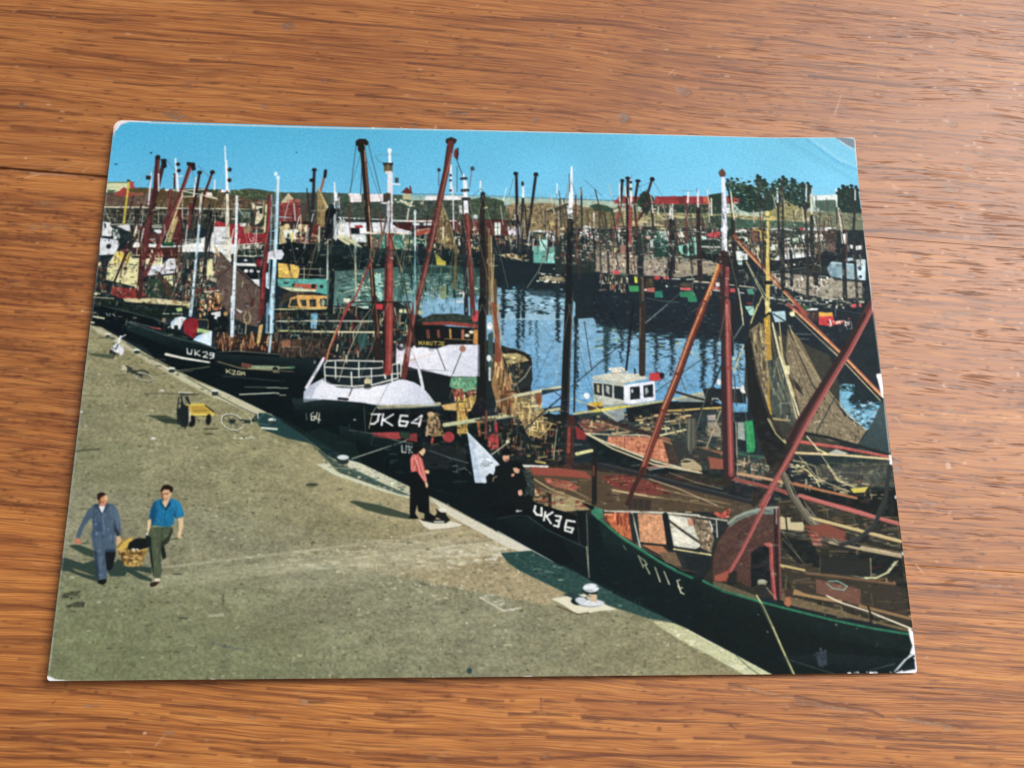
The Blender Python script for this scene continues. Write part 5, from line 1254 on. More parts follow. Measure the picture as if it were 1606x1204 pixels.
W 86 3.7 0.8 14:743.9,319.9 941.3,344.7 979.5,355.1 973.4,432.4 708.0,434.4 710.9,328.4
L 1c2c34 8.0 3.7:628.4,280.5 629.1,337.5 628.2,366.8
L 1c2c34 6.9 3.2:637.4,280.3 636.8,332.0 635.9,356.1
L 1c2c34 5.3 2.1:647.6,285.7 648.0,345.3
L 1c2c34 9.6 4.3:690.1,279.6 689.9,323.2 688.4,355.5
L 345a6a 3.7 1.6:657.2,323.6 657.3,398.3
L 1c2c34 5.3 2.6:606.7,280.8 605.0,345.8
K 87 420 2.1 7.9 .0 8ab0c460,5f8caa60,7ca6c060,9cbecd60,44687c60:599.0,280.9 704.3,279.4 700.3,439.6 647.8,440.0 646.3,377.3 601.1,361.8
W 88 2.6 0.8 14:601.5,286.3 699.0,285.0 695.5,429.3 650.5,429.6 646.3,377.3 603.6,361.8
G 88acc0 8cb0c4 637.5,270.3 637.0,311.3:597.8,268.1 611.8,273.4 647.8,274.3 704.3,277.6 703.2,321.3 597.5,322.6
K 89 200 2.1 10.6 .0 16242c,2c4650,a8cce0,5a8890:597.8,268.1 704.5,272.1 703.5,311.6 597.5,312.9
L 1a2a32 6.9:629.4,267.7 628.8,316.9
L 1a2a32 5.9:637.6,267.6 637.0,316.7
L 1a2a32 6.4:690.4,266.8 689.3,316.1
L 1a2a32 6.4:606.8,268.0 605.9,317.1
P 1a2a30c0:642.7,270.2 704.5,272.1 704.1,285.9 645.1,281.2
W 90 3.2 0.8 12:599.1,270.9 701.9,272.1 700.9,310.5 598.8,311.8
G 6ca4be 80b0c8 1118.3,423.3 1147.3,488.5:1098.6,426.1 1124.1,418.0 1139.5,419.2 1179.8,441.3 1182.5,451.8 1163.3,483.3 1149.6,491.1 1123.9,467.9 1099.1,434.0
P 16262c:1139.6,417.8 1183.7,441.3 1181.8,457.1 1167.2,449.3 1130.7,452.2 1128.0,441.7 1138.2,431.1
K 91 160 2.6 10.4 .1 16262c,3a5c68,a8cce0,5a98b8:1131.9,441.7 1177.9,446.6 1163.3,483.3 1149.7,489.8 1129.0,467.9
K 92 50 2.1 7.9 .1 16262c,3a5c5c:1100.7,418.2 1139.4,420.5 1138.2,431.1 1099.6,428.7
W 93 3.1 1.0 12:1100.4,420.8 1178.5,441.3 1163.3,483.3 1129.0,467.9
P 50442e:34.7,117.6 77.8,116.7 112.5,120.2 177.2,114.6 182.1,147.4 37.9,150.2
P 5c4a40:-1.8,131.2 21.3,122.1 50.7,125.8 71.0,125.4 73.0,147.4 0.1,148.9
K 500 240 0.8 3.5 .1 6e5c50,44382e,5a4a3e,786450:-1.9,129.8 71.1,126.8 177.3,116.0 180.7,146.0 0.1,148.9
P 34402e:114.8,117.3 167.0,114.8 167.8,126.3 116.9,127.3
P 9a3a38:11.9,129.5 26.3,115.6 33.1,120.5 42.3,130.3 33.6,131.9
P 8a5a44:34.1,124.0 55.7,124.3 56.1,128.6 43.6,130.2
L d4ccb0 1.3:114.5,129.1 147.5,127.8 168.2,132.0
L e8e4d4 1.3:88.1,118.6 106.0,118.9 146.6,115.9
P e0d0c8:148.1,119.5 158.5,121.4 160.3,127.8 148.7,126.6
L d4d0b8 1.9:0.2,150.3 57.9,148.7 108.5,149.1 179.6,148.2
P 262e2c:0.4,152.7 179.7,150.3 181.5,174.3 98.6,180.1 2.8,174.9
L a8a890 1.1:1.4,162.0 59.0,160.4 125.8,158.4 180.5,160.2
L b8b8a4 1.1:39.3,151.6 41.1,169.9
L a8a894 0.8:20.6,153.4 21.4,173.1
L b8b8a4 1.1:81.2,155.1 83.0,174.8
L 98a090 0.8:89.2,159.1 90.3,171.8
L d4ccb0 1.3:125.2,151.4 127.2,175.3
L a8a894 0.8:116.5,153.0 119.6,175.5
L 98a090 0.8:166.6,161.9 167.2,170.4
L 88907c 0.7:158.2,150.7 160.5,164.8
K 501 160 1.3 5.3 .8 5a5a4c,1a2220,7a7a68,4a3a34:1.8,153.8 179.7,150.3 181.5,174.3 4.0,174.8
P 4e2a2e:93.9,154.8 115.3,154.4 121.1,209.0 108.3,205.0 88.3,177.5
L d8d8cc 1.3:13.2,178.9 40.5,177.0 60.7,178.0
P d8dadc:1.5,174.9 9.1,176.1 16.4,185.8 13.9,198.4 9.0,198.5
P 20282a:2.9,176.3 6.2,177.6 6.9,184.6 4.4,184.6
P b8c0bc:16.5,187.2 26.4,185.6 29.1,200.9 19.3,202.4
K 502 60 0.8 3.4 .5 303c3c,d8dcdc,6a7a78:15.0,184.4 27.6,185.6 30.5,202.2 18.1,202.5
P d8dade:23.3,180.1 40.7,178.4 42.7,186.7 36.6,188.2
P 1c2828:22.5,184.3 44.4,190.9 46.8,203.3 30.4,200.9
P 4e5a54:32.4,170.8 44.9,170.6 45.5,176.9 33.0,177.1
P d8dce0:47.1,179.6 52.2,180.9 52.0,192.1 46.9,190.8
P d4d8d8:76.5,186.1 86.4,184.5 90.5,188.6 86.0,194.3
P 4a3230:69.5,191.8 89.5,191.4 88.0,202.6 68.0,203.0
P 8c9084:73.2,177.8 89.4,176.0 90.0,183.0 75.0,183.3
L d8dce0 1.1:67.9,201.6 80.4,201.4
P e0e0dc:48.4,206.1 68.5,208.5 91.1,209.5 120.0,210.4 120.2,213.2 49.3,215.8
P 1c4434:92.0,205.3 108.1,203.7 108.8,212.0 91.4,212.3
P 3c2220:46.8,215.8 120.3,213.9 121.8,232.5 94.3,230.9 65.9,233.4 52.7,225.4
L d8c8b0 0.8:105.6,217.6 107.7,227.2
D 8c3434 3.9 3.9:88.9,226.1
K 503 60 1.3 5.2 .6 5a3430,241a1a,7a4a40,c8b898:51.8,215.7 119.1,214.6 120.3,229.7 65.8,232.0
P 7a3430:29.7,218.9 43.3,218.6 46.2,222.7 37.8,225.6
L d8d4a8 1.6:49.2,228.2 60.4,228.0
L d8d4a8 1.6:49.8,233.7 60.9,233.5
P 14201f:49.4,230.2 55.6,229.4 55.8,232.2 50.3,232.3
P e4e4e0:121.2,210.4 167.2,204.0 169.5,217.9 122.2,221.4
L d8d4c4 1.1:120.5,202.0 154.1,197.3 166.6,196.4
L d8d4c4 0.9:120.9,206.9 155.8,202.8
P c8d0d0:167.1,185.8 184.9,186.9 187.3,220.4 177.0,217.8 165.7,201.3
P 22302e:122.2,221.4 167.1,219.3 168.0,231.7 123.2,233.8
L c8c0a0 0.9:154.6,236.1 152.7,259.4
P d8d4a4:160.5,231.8 168.0,231.7 171.3,259.1 160.1,259.3
P b02c40:166.0,170.4 173.5,168.8 181.3,171.5 181.6,175.7 166.4,176.0
L d8d4c8 0.7:165.9,152.0 166.6,170.4
P 10181a:153.2,152.2 162.1,152.1 162.4,190.1 157.0,218.1 158.9,259.3 155.1,259.4 154.6,204.2 153.8,176.3
L b8b080 2.1:110.6,143.1 102.1,177.2 95.8,205.3
P 7c7c58:105.4,171.5 110.7,160.1 108.9,182.7 104.4,203.7 98.1,203.8
K 504 260 0.7 2.4 .2 3a4e34,2a3a2c,50623e,5e6a4a:183.5,117.3 203.8,114.7 226.9,114.2 245.1,117.4 250.8,126.0 217.7,131.0 199.6,128.5
P 4c3a32:199.8,131.3 219.0,130.9 243.5,133.3 246.5,140.4 241.7,146.2 200.8,145.6
K 505 120 0.8 3.2 .1 6a5444,3a2c26,847056:199.7,129.9 246.0,131.8 246.8,146.1 200.8,145.6
P d4d4b8:219.3,135.2 236.1,137.8 241.5,141.9 231.5,146.4 221.3,146.6
P 3a3a30:221.9,136.6 241.3,139.1 244.1,143.3 226.0,140.8
P 27342f:201.0,148.5 218.8,148.1 221.6,172.2 203.7,169.7
P 6a7a6c:203.7,151.2 219.1,152.4 219.8,163.7 208.2,161.1
P 24342c:219.0,150.9 231.9,152.1 230.4,169.2 223.1,175.0 220.4,172.2
P c8c0a4:228.0,152.2 234.1,146.4 239.9,157.7 233.0,170.5 226.8,173.5
P 1c2624:231.4,145.0 240.4,144.8 240.9,153.4 233.3,154.9
P d8dcd8:203.8,171.1 215.2,170.9 214.3,176.5 205.4,176.7
P 8a7c60:211.7,175.2 217.9,173.7 223.5,180.6 218.8,187.7 211.2,187.9
P 6c3c34:223.3,177.8 234.7,177.6 234.9,180.4 223.5,181.3
P 2c3430:223.5,180.6 241.2,180.3 240.3,185.9 223.9,187.6
P 8e2440:191.5,177.0 209.2,176.6 211.3,189.3 229.1,188.9 246.7,187.2 247.6,202.6 204.9,206.2 194.8,206.3
N 506 .2 1.1 1:191.5,177.0 246.7,187.2 247.6,202.6 194.8,206.3
L d8d8d0 1.1:220.6,196.1 222.9,201.0 226.6,200.9
L d8d8d0 0.9:224.4,195.3 227.8,198.8
P dcdee2:168.1,185.8 184.6,186.9 188.8,228.6 196.5,231.3 194.4,236.8 169.8,209.5
L 4a4e50 0.9:169.6,206.8 184.7,205.8
L 4a4e50 0.8:169.4,204.0 184.5,203.0
L d4d0b8 1.1:201.2,207.6 222.5,205.1 238.8,203.5
L d4d0b8 0.9:201.7,214.6 239.3,211.1
L d4d0b8 1.1:201.2,225.7 240.1,225.0
P 1c2a26:201.9,217.3 239.5,213.9 240.1,223.6 202.3,224.3
L d4d0b8 0.8:203.8,209.0 214.8,222.7
L d4d0b8 0.8:213.8,207.4 215.0,225.4
L d4d0b8 0.8:221.3,206.6 222.5,225.3
L d4d0b8 0.8:228.8,205.7 233.2,225.1
P 7c3030:262.9,135.8 293.8,135.2 295.3,165.1 281.2,166.1 266.0,167.8
K 507 200 0.8 3.5 .1 9a4440,6a2828,8a3c38,5c3030:262.9,135.8 293.8,135.2 295.3,165.1 266.0,167.8
P c4b490:269.0,129.9 274.8,118.3 283.1,128.2
P a05a50:272.9,129.8 293.4,128.0 293.7,133.7 273.1,134.9
P 3c4038:293.8,135.2 302.8,135.0 309.9,150.6 309.3,164.9 295.3,165.1
P 39423c:302.0,119.1 318.8,118.8 320.5,156.1 310.2,156.3 304.3,139.3
P 8a7650:318.5,113.0 325.4,121.6 335.4,142.9 330.9,158.7 331.5,173.0 325.0,170.2 320.0,144.7
L d0b880 1.4:322.5,114.4 335.4,142.9
L b8a06c 0.8:319.3,130.3 329.6,130.1
L b8a06c 0.8:320.0,146.1 331.6,145.9
P 241c1c:265.9,167.1 309.4,165.6 309.6,170.5 266.3,174.2
P e0c890:271.3,171.2 278.9,170.4 278.1,179.6 273.0,179.7
P 2c2826:278.8,168.3 291.6,168.0 292.1,179.3 280.7,179.5
P d4c49c:293.0,170.8 298.1,170.7 298.5,179.2 293.4,179.3
P d8c8a0:302.0,172.1 306.5,172.0 306.5,184.7 302.6,184.8
P 5a2c28:307.1,172.0 322.5,171.7 323.3,190.1 307.7,184.7
P d8dcd0:270.6,181.1 292.2,180.0 292.4,185.0 277.2,186.7 276.3,193.7 271.3,193.8
P d8cc60:282.9,185.2 285.4,185.1 285.6,200.6 283.1,200.6
K 508 120 1.1 3.5 .4 8a5a48,d8c8b0,3a302c,c87858:287.5,187.9 321.9,187.3 322.6,201.3 288.1,200.5
P b0a078:264.4,185.5 269.4,182.6 276.8,202.1 265.5,205.1
P 0e181b:268.4,210.6 279.3,202.1 295.8,201.8 324.0,204.1 339.2,203.8 372.6,207.5 373.4,229.8 339.4,237.3 297.7,237.9 271.9,228.7
L c8bc98 0.8:290.8,201.9 323.9,203.0
L 5a6260 0.7:308.8,207.2 294.8,231.1
L 6a6c60 0.8:320.3,207.0 309.2,240.5
D d8dce0 1.9 0.9:292.5,211.6
P d8d8d0:350.6,168.3 371.1,166.5 372.2,197.6 354.1,192.3
P c8c8a0:352.5,185.3 372.3,200.4 372.5,204.7 367.3,203.3 351.5,192.4
P dee2e8:361.3,166.7 394.8,166.1 423.3,171.2 428.7,179.7 396.6,184.5 362.0,185.1
K 509 40 1.4 2.7 1 22302e:361.0,160.3 393.3,159.7 393.4,164.0 361.2,164.6
P 141c20:371.9,175.0 386.0,174.8 386.4,184.7 373.5,184.9
P 9a2c3c:378.2,170.7 389.8,170.4 391.2,174.7 379.6,175.6
P d4d8d8:362.0,185.1 395.4,185.9 397.1,198.6 375.3,199.0
P c0c49c:362.0,186.5 369.8,189.2 392.2,207.1 388.5,208.6 362.4,196.4
L 7a6a50 1.1:362.3,193.6 385.9,207.2
L d8dcd0 1.6:436.0,162.5 498.3,162.0 514.0,162.1
P 3a2024:437.4,165.3 501.0,164.1 498.5,175.6 457.1,177.7 441.4,172.3
P d0d8dc:467.2,164.7 497.1,164.2 497.1,168.4 468.6,169.0
P 2c3a3a:477.6,164.5 484.1,164.4 484.1,168.7 477.6,168.8
P d4d8e0:436.3,172.4 454.5,176.4 457.2,183.4 436.6,185.2
L dcd8c8 2.2:392.7,183.2 426.2,184.0 464.9,183.3
P a04434:471.3,178.9 495.9,174.2 496.0,181.3 474.1,186.7
L e0d0b8 1.1:471.3,177.5 497.2,172.7
P 3f7a6c:417.3,185.5 452.1,184.9 451.3,207.5 419.2,208.1
K 510 120 1.3 4.0 .8 5c9a88,2c5a50,80b8a8,3a4a44:408.3,185.7 452.1,184.9 451.3,207.5 408.8,205.4
D d8cc98 2.2 2.7:456.2,197.6 465.2,196.0
P 6a5840:503.8,184.0 511.0,130.8 527.1,180.7 533.8,206.1 517.0,205.0
K 511 220 1.1 5.4 .95 9a9060,6a5c40,b0a874,4a4434:503.8,184.0 511.0,132.2 527.1,180.7 533.8,206.1 514.4,205.0
K 512 90 1.1 4.1 .6 b0a078,3a3a34,d0c8b0,5a4a3c:529.7,172.1 568.8,168.5 568.8,205.5 535.1,206.1
L 9aa494 0.7:456.4,207.4 454.4,235.4 452.3,254.9
L 7a8478 0.7:465.5,210.1 455.8,241.0
L 8a9488 0.7:423.1,209.4 414.9,236.1
L 8a9488 0.7:389.9,214.2 387.0,242.0
L 8a9488 0.7:501.6,212.3 495.7,251.4
P 141d20:294.1,309.9 351.5,309.2 353.4,354.6 274.3,356.8 273.8,347.5 295.9,344.6
L e0dc98 1.2:271.7,310.2 341.4,308.2
L d8dcc8 1.2:272.8,329.2 409.7,326.7
P 78b0cc:318.1,316.0 328.6,315.5 328.6,328.2 327.9,340.3 319.2,340.4
L e4dc8c 1.7:273.6,344.3 411.5,344.4
P 2e2a26:274.3,357.4 336.0,354.8 373.3,357.0 426.8,356.4 427.6,385.5 275.9,385.6
K 513 260 2.5 8.9 .9 3c3430,1c1e20,54463c,2a3434,6a5444:274.3,357.4 373.3,357.0 426.9,359.1 427.6,385.5 275.9,385.6
P 8a5c44:277.5,358.7 290.4,358.6 291.0,369.1 278.7,369.2
P 4c3c32:292.9,357.9 306.4,357.7 307.0,368.3 294.7,368.4
L d8d0b8 0.8:305.8,369.6 306.6,385.3
L c8ccc0 1.0:290.2,354.0 292.5,350.6 302.4,351.2 303.2,354.5
L b8a078 0.8:278.7,369.9 305.8,368.9
P 0c1518:276.0,386.9 339.9,386.3 328.6,409.8 322.0,424.1 312.2,449.1 279.5,449.3
L c8cca8 2.5:276.8,401.9 301.3,400.8
P 5c9a6c:291.4,399.8 301.2,399.1 301.3,402.3 291.6,403.0
L a08c74 1.0:277.1,406.4 326.1,408.6
L d0d4bc 1.0:278.6,432.8 307.8,432.6
L c8ccb0 1.0:279.2,443.4 308.3,443.2
L 4c5a54 0.5:278.0,421.9 286.5,421.2
D a8bcb0 1.8 2.5:327.6,392.3
P 101a1c:351.3,303.8 381.3,303.4 428.9,294.6 431.3,382.8 354.5,383.5
K 514 240 1.8 7.8 .7 26302e,4a2c2c,1a2426,5a6a60,6a4c38:351.5,310.5 429.3,309.5 431.3,382.8 354.5,383.5
L d8d8c0 1.3:351.4,307.1 370.1,306.0
L c8b078 1.3:362.1,309.0 367.5,383.4
L 7a2c34 1.8:351.5,310.5 350.3,325.3
L 6a2830 3.1:374.3,316.9 374.6,341.0
L a86858 0.9:375.9,308.8 377.0,322.3 380.8,323.6
P b0c8bc:383.9,303.3 404.0,303.1 404.1,307.1 396.6,307.2
L d8dcc8 1.5:349.8,328.3 409.7,327.0
L e4dc8c 2.1:350.5,344.7 411.5,344.4
P 4a6a60:389.4,354.2 399.2,350.1 402.2,364.6 393.5,366.0
L a8c0b8 1.0:390.4,348.9 391.2,372.7
L a8c8c8 1.5:411.6,347.3 415.1,382.9
P b0ccd0:407.5,375.1 414.8,371.1 416.4,382.9 406.5,383.0
D c8d8d0 3.3 2.3:400.8,381.8
D b8c8c0 2.6 1.8:398.8,375.2 408.5,368.5
K 515 60 0.8 2.6 .4 d0d4c8,3a4a44,8a9a8c:383.6,330.3 404.7,327.3 407.7,343.3 385.3,343.6
L d8d8c8 1.0:397.0,320.7 403.6,332.7
P 8a3038:355.6,347.9 363.0,346.5 363.2,351.8 357.0,352.5
L 8a3c40 1.0:353.4,354.6 375.6,352.7
L d8c8b0 2.3:420.2,344.5 429.0,344.7
P c8ccb8:422.2,371.0 427.2,371.0 427.5,382.8 423.2,382.9
L b8a078 1.0:347.1,383.6 348.4,354.6 349.3,346.7
P 182224:439.5,314.8 472.2,310.3 473.2,361.2 445.7,361.5
P d8d8c0:439.4,309.4 457.0,307.8 457.2,314.6 440.8,315.4
P b89468:444.6,316.1 452.1,316.0 449.8,322.7 446.0,322.8
L d0d4c8 1.8:459.6,311.8 459.8,322.6
D c8ccc8 2.1 2.3:455.7,336.1
L 7a8a80 0.6:448.7,329.5 446.9,358.9
P 8a4c3c:457.8,345.4 464.1,346.7 463.0,352.0 459.2,352.1
P 6f6a4c:768.2,140.7 797.7,138.7 796.8,159.1 767.5,159.6
K 516 160 0.8 3.4 .1 8a8660,5a5a40,4c4a38,9a946c,a89c70:820.4,139.7 954.9,138.6 953.2,163.4 819.6,155.7
P 5c5a4a:847.8,152.3 954.2,148.8 953.2,163.4 876.6,164.8 847.5,158.1
K 517 120 0.8 3.3 .1 746e58,4a4a3e,868068:847.8,152.3 954.2,148.8 953.2,163.4 847.5,158.1
P 2e4038:931.6,143.4 953.3,142.3 953.2,163.4 931.7,162.4
K 518 50 0.7 2.2 .3 22342c,40564a:931.6,143.4 953.3,142.3 953.2,163.4 931.7,162.4
P 22342f:849.1,127.5 949.2,124.0 948.4,135.8 853.9,139.1 846.0,134.8
K 519 70 0.7 2.8 .2 33483c,1a2824,c8b89c,48584a:847.9,125.3 949.2,124.0 948.3,137.2 847.2,139.2
P 1e302a:824.5,108.8 832.9,101.3 842.0,108.5 843.8,126.1 834.9,143.8 827.1,138.1
K 520 80 0.7 2.3 .3 2c4238,182622:824.5,108.8 832.9,101.3 842.0,108.5 843.8,126.1 829.5,143.9
L d8ccb0 1.1:822.3,156.4 842.3,156.0
L d8d4c4 1.1:822.1,160.0 852.8,159.5
L d8d4c8 1.1:779.2,166.6 799.2,166.3
L d0d0c0 0.8:779.0,172.4 798.9,172.0
L d0d0c0 0.8:778.8,177.4 800.1,177.1
P d8c898:848.6,163.9 865.9,165.0 863.0,168.7 848.4,167.5
P 9ab0a8:854.8,172.5 865.5,171.5 864.8,185.2 854.1,185.4
P 3c6458:844.1,172.7 854.8,172.5 854.0,188.3 843.3,188.5
P dcdcd0:865.5,172.3 868.2,172.2 867.2,189.5 865.2,189.5
L d8d8cc 1.1:845.5,171.9 869.6,171.5
L d0d0c4 1.0:879.2,167.0 911.3,166.4
L d0d0c4 0.8:890.9,171.8 911.0,171.4
L d0d0c4 0.8:890.7,176.1 910.7,175.8
P c88c68:877.5,173.5 881.5,172.0 880.9,183.5 876.9,183.6
P e0d8c8:882.1,174.8 887.2,166.1 891.8,179.0 890.3,182.6 883.0,182.0
P 9ad0bc:899.9,178.9 910.5,180.1 910.0,187.3 899.3,187.5
P 7cbcaa:880.2,195.0 893.6,193.4 899.2,188.9 911.3,188.7 909.9,210.2 895.2,211.9 884.8,207.8
D 1a302c 4.7 8.3:892.5,202.0
D 1a302c 4.1 7.7:901.8,201.8
L b0dcd0 1.2:897.3,194.7 896.3,211.2
P 1c3a34:844.7,187.0 868.6,188.0 867.1,215.2 843.4,214.2
L a8c0b4 0.8:855.2,191.2 863.6,206.7
L b8c4bc 0.8:845.9,189.9 854.0,188.3 854.7,199.7 849.4,199.8
P b8c8c8:836.8,187.2 842.2,185.6 841.5,198.5 837.5,198.6
P c83a54:926.9,174.0 950.1,169.3 949.4,179.4 943.9,181.0 926.7,176.9
L dcdcd8 1.4:930.4,182.6 943.8,182.7
P 1a2c2a:918.2,184.3 950.4,183.7 949.7,193.8 918.9,194.3
L c8d0cc 1.9:918.8,196.5 948.2,196.7
P 284038:919.9,200.1 948.0,199.6 947.4,208.2 923.3,208.6
L e0e4e0 1.1:933.1,202.7 939.7,202.6
P c8e0d4:918.7,177.1 927.9,179.8 926.3,184.2 918.2,184.3
D d8d8d0 2.2 1.7:823.8,180.2 821.7,196.7 846.4,180.5 805.4,176.2
P d8c890:777.9,201.1 783.8,201.0 782.9,209.5 777.6,208.9
P 98685c:788.6,196.6 799.2,196.4 797.3,210.7 789.4,209.4
D c8a890 3.3 3.3:835.0,182.2
L d8dcd4 1.9:789.1,167.9 788.2,190.9
D d0d4c4 2.2 1.9:772.1,215.4 762.4,211.3
P a89884:771.9,219.6 816.8,217.5 816.1,231.6 772.8,232.3
K 521 120 0.8 2.7 .2 b8a894,7a6c5c,c8c0ac,2a2a28:772.0,216.8 867.0,218.1 866.0,236.5 771.3,236.6
L d0ccc0 0.8:857.8,216.8 859.8,228.1
K 522 300 0.7 2.6 .3 28403a,182822,38524a,44604e:969.1,80.5 1004.5,82.7 1016.1,74.9 1034.7,82.0 1058.8,74.0 1103.0,88.1 1101.2,120.9 1041.5,131.0 965.1,135.4
D 1a2c28 3.5 2.9:1018.4,72.6 1059.6,73.2 1074.9,78.9 1026.9,77.0 1042.7,84.9 1099.3,83.6 1158.3,87.6 1172.2,87.3 982.8,80.2
D 1f3630 2.9 2.3:1014.4,79.5 1052.9,78.6 1065.3,78.4 1081.5,82.5 1001.7,84.3 974.5,81.9 1152.2,93.0 1166.5,89.0 1091.0,83.8
P c8b8b0:976.4,110.9 984.5,111.4 982.5,120.4 975.7,120.5
P 9a3c3c:975.1,110.1 984.5,111.4 982.6,118.9 974.6,117.6
K 523 140 0.7 2.3 .2 a8a078,6c7050,8a8860,c8c09a:1057.0,109.9 1073.1,114.1 1094.6,132.9 1138.9,140.9 1138.3,146.8 1040.5,142.8
P d8e0e0:1106.8,105.9 1115.3,102.8 1143.1,100.7 1142.2,109.7 1107.7,110.4
P 485e54:1110.3,111.8 1142.2,109.7 1140.0,130.5 1115.4,129.5
K 524 200 0.7 3.4 .1 6a6f58,4c5848,868868,a09c78:1032.3,142.9 1169.8,134.4 1178.5,154.8 1030.9,160.5
P 2c3c38:1052.3,163.0 1085.2,159.5 1082.5,188.6 1050.0,189.2
P c8ccc0:1050.8,180.5 1061.9,177.4 1060.9,187.6 1050.7,189.2
P e0e4e0:1074.5,172.8 1085.5,171.2 1084.1,185.7 1078.8,184.4
P c0ccb8:1065.8,178.8 1075.4,177.2 1074.6,185.9 1065.1,186.8
L 303c3a 1.1:1074.5,172.8 1080.0,185.8
L d4dcd8 2.0:1029.2,164.2 1049.7,162.4 1071.1,165.6
L dce4e4 2.3:1098.7,160.7 1137.0,159.3
P b03c50:1077.1,159.7 1085.1,161.0 1083.3,165.4 1078.0,164.0
L b8c4c0 1.0:1110.2,154.6 1114.5,152.4 1118.3,156.0
P d8d8d0:1101.7,172.3 1106.0,169.3 1115.3,172.1 1117.0,182.2 1103.4,182.5
K 525 50 0.7 2.3 .4 303c3a,d8d8d0,8a7a68:1101.8,170.9 1119.5,170.6 1118.2,183.7 1100.5,184.0
P 3a3230:1124.5,161.7 1139.5,161.4 1137.5,180.4 1121.2,180.7
P 5a4844:1123.8,182.1 1134.8,180.5 1132.6,202.2 1119.3,199.6
P e0e4e4:1148.2,170.0 1155.3,167.0 1153.1,187.4 1146.5,186.1
P e0e4e4:1163.7,190.1 1177.5,188.4 1176.7,195.7 1162.9,197.4
P 141e24:1143.7,186.1 1156.9,190.2 1155.1,194.6 1142.7,196.3
P d8dcd8:1155.8,187.4 1163.9,188.7 1161.9,194.5 1155.1,194.6
P d8d8d0:975.2,164.5 992.6,165.6 992.3,170.0 974.7,170.3
P 26302e:976.0,171.0 990.9,170.7 990.3,177.2 975.5,177.5
P d8d8c8:972.7,179.0 992.9,178.6 993.7,185.8 975.0,184.7
D 1a2424 4.2 3.6:984.5,183.1
P dce4e0:972.3,203.5 992.0,207.4 989.9,217.5 972.5,217.8
P 6a4a40:999.5,164.0 1013.1,162.3 1011.1,187.0 1000.3,187.2
L d4c050 2.0:1003.5,164.7 1020.7,168.7 1019.7,181.1 1012.8,182.6
L d8d4b0 1.7:1012.8,182.6 1010.2,198.5 1013.3,210.0 1013.2,227.1
P 2a2a2c:1015.4,184.0 1022.1,183.9 1021.4,192.6 1014.7,192.7
P d0d4c8:1028.2,192.5 1036.5,189.4 1035.6,199.5 1028.8,201.1
P c8ccc4:1036.2,192.3 1042.1,186.4 1040.0,195.1
P 0c1518:303.8,382.2 466.4,498.3 596.9,507.2 642.8,573.5 704.8,683.6 685.5,690.8 614.3,650.1 555.2,619.0 469.8,576.6 402.2,543.1 356.5,519.7 281.0,475.3
P 1a2224:342.3,316.8 427.1,310.3 426.6,294.1 449.3,296.5 485.1,320.4 485.8,368.3 451.4,387.1 345.5,390.7
K 100 300 3.6 15.6 .6 2c3c3c,5a4038,101819,8a7a60,6a3030,3a5a54,c0b890:341.6,300.7 449.4,299.2 475.6,352.5 451.4,387.1 345.5,390.7
P d8d0a8:449.6,307.4 469.7,305.7 484.9,309.6 485.0,315.0 449.7,312.7
P 2a4a48:388.3,348.2 403.1,345.4 401.5,371.8 391.5,369.3
L b8b8a8 2.1:310.5,328.1 410.0,326.9
L ccc4a0 2.8:311.4,345.1 428.0,344.3
P 2c3630:476.3,324.5 500.1,314.3 535.4,313.0 568.4,318.0 568.4,332.8 485.2,328.4
N 101 .3 1.3 3:476.3,324.5 500.1,314.3 535.4,313.0 568.4,318.0 568.4,332.8 485.2,328.4
P 8a3c34:485.2,327.9 525.4,325.8 568.4,330.1 568.4,336.0 525.5,331.2 485.2,331.6
P 14181a:472.7,331.3 568.4,336.0 568.4,362.2 518.3,365.3 475.7,359.2
P 6a4034:490.4,339.1 495.4,339.0 496.9,353.6 491.9,353.7
P 7a4438:506.7,338.9 510.5,338.8 511.9,352.1 507.6,352.2
P b8904c:525.0,337.3 528.0,337.3 528.7,353.3 525.7,353.3
P a8604c:543.2,338.5 547.7,338.4 547.8,354.4 543.2,353.1
P c88c48:562.1,338.2 568.4,338.2 568.4,362.2 560.8,360.9
L 8a7048 1.3:518.1,353.4 563.3,354.8
D d8d4b8 3.6 2.6:552.0,347.7 558.3,342.3
P 1c1a16:476.9,357.3 518.7,357.9 518.8,365.9 475.8,363.1
L d0b860 1.0:480.3,363.6 480.2,358.0 482.2,361.4 484.0,358.0 484.1,363.6
L d0b860 1.0:485.9,363.6 487.7,358.0 489.7,363.5
L d0b860 1.0:491.6,363.5 491.5,358.2 494.6,358.6 494.7,360.8 491.5,360.9 495.0,363.7
L d0b860 1.0:496.9,358.1 497.2,363.2 499.7,363.2 499.9,358.1
L d0b860 1.0:501.7,358.1 507.2,358.4
L d0b860 1.0:504.7,358.1 504.5,363.9
L d0b860 1.0:509.1,358.0 512.2,358.2 512.0,363.0 508.7,363.3
L d0b860 1.0:518.2,358.4 514.7,358.5 514.8,364.1 518.3,364.0
L d0b860 1.0:514.7,361.1 517.5,361.1
P d8d6e2:447.1,362.1 460.8,363.3 470.9,368.5 485.8,367.0 505.8,369.4 525.7,362.6 570.9,362.1 570.9,412.1 528.6,412.5 496.3,404.9 481.4,402.5 446.6,392.4
P b0bcd0:523.4,375.9 538.3,369.1 538.4,381.0 525.9,383.7
P c8c8dc:461.3,387.0 500.9,376.1 501.1,391.8 481.4,399.9
L d8a878 2.3:468.8,388.2 498.4,377.4
D 2a2c30 6.7 6.7:453.9,366.0
D c8ccd4 2.1 2.1:454.4,364.4
D 9a6a58 5.1 5.7:545.3,369.0
P 2a3434:494.6,367.7 502.1,368.7 502.1,373.4 494.6,373.5
L 30343a 1.8:454.2,401.4 486.4,402.4 523.6,403.4
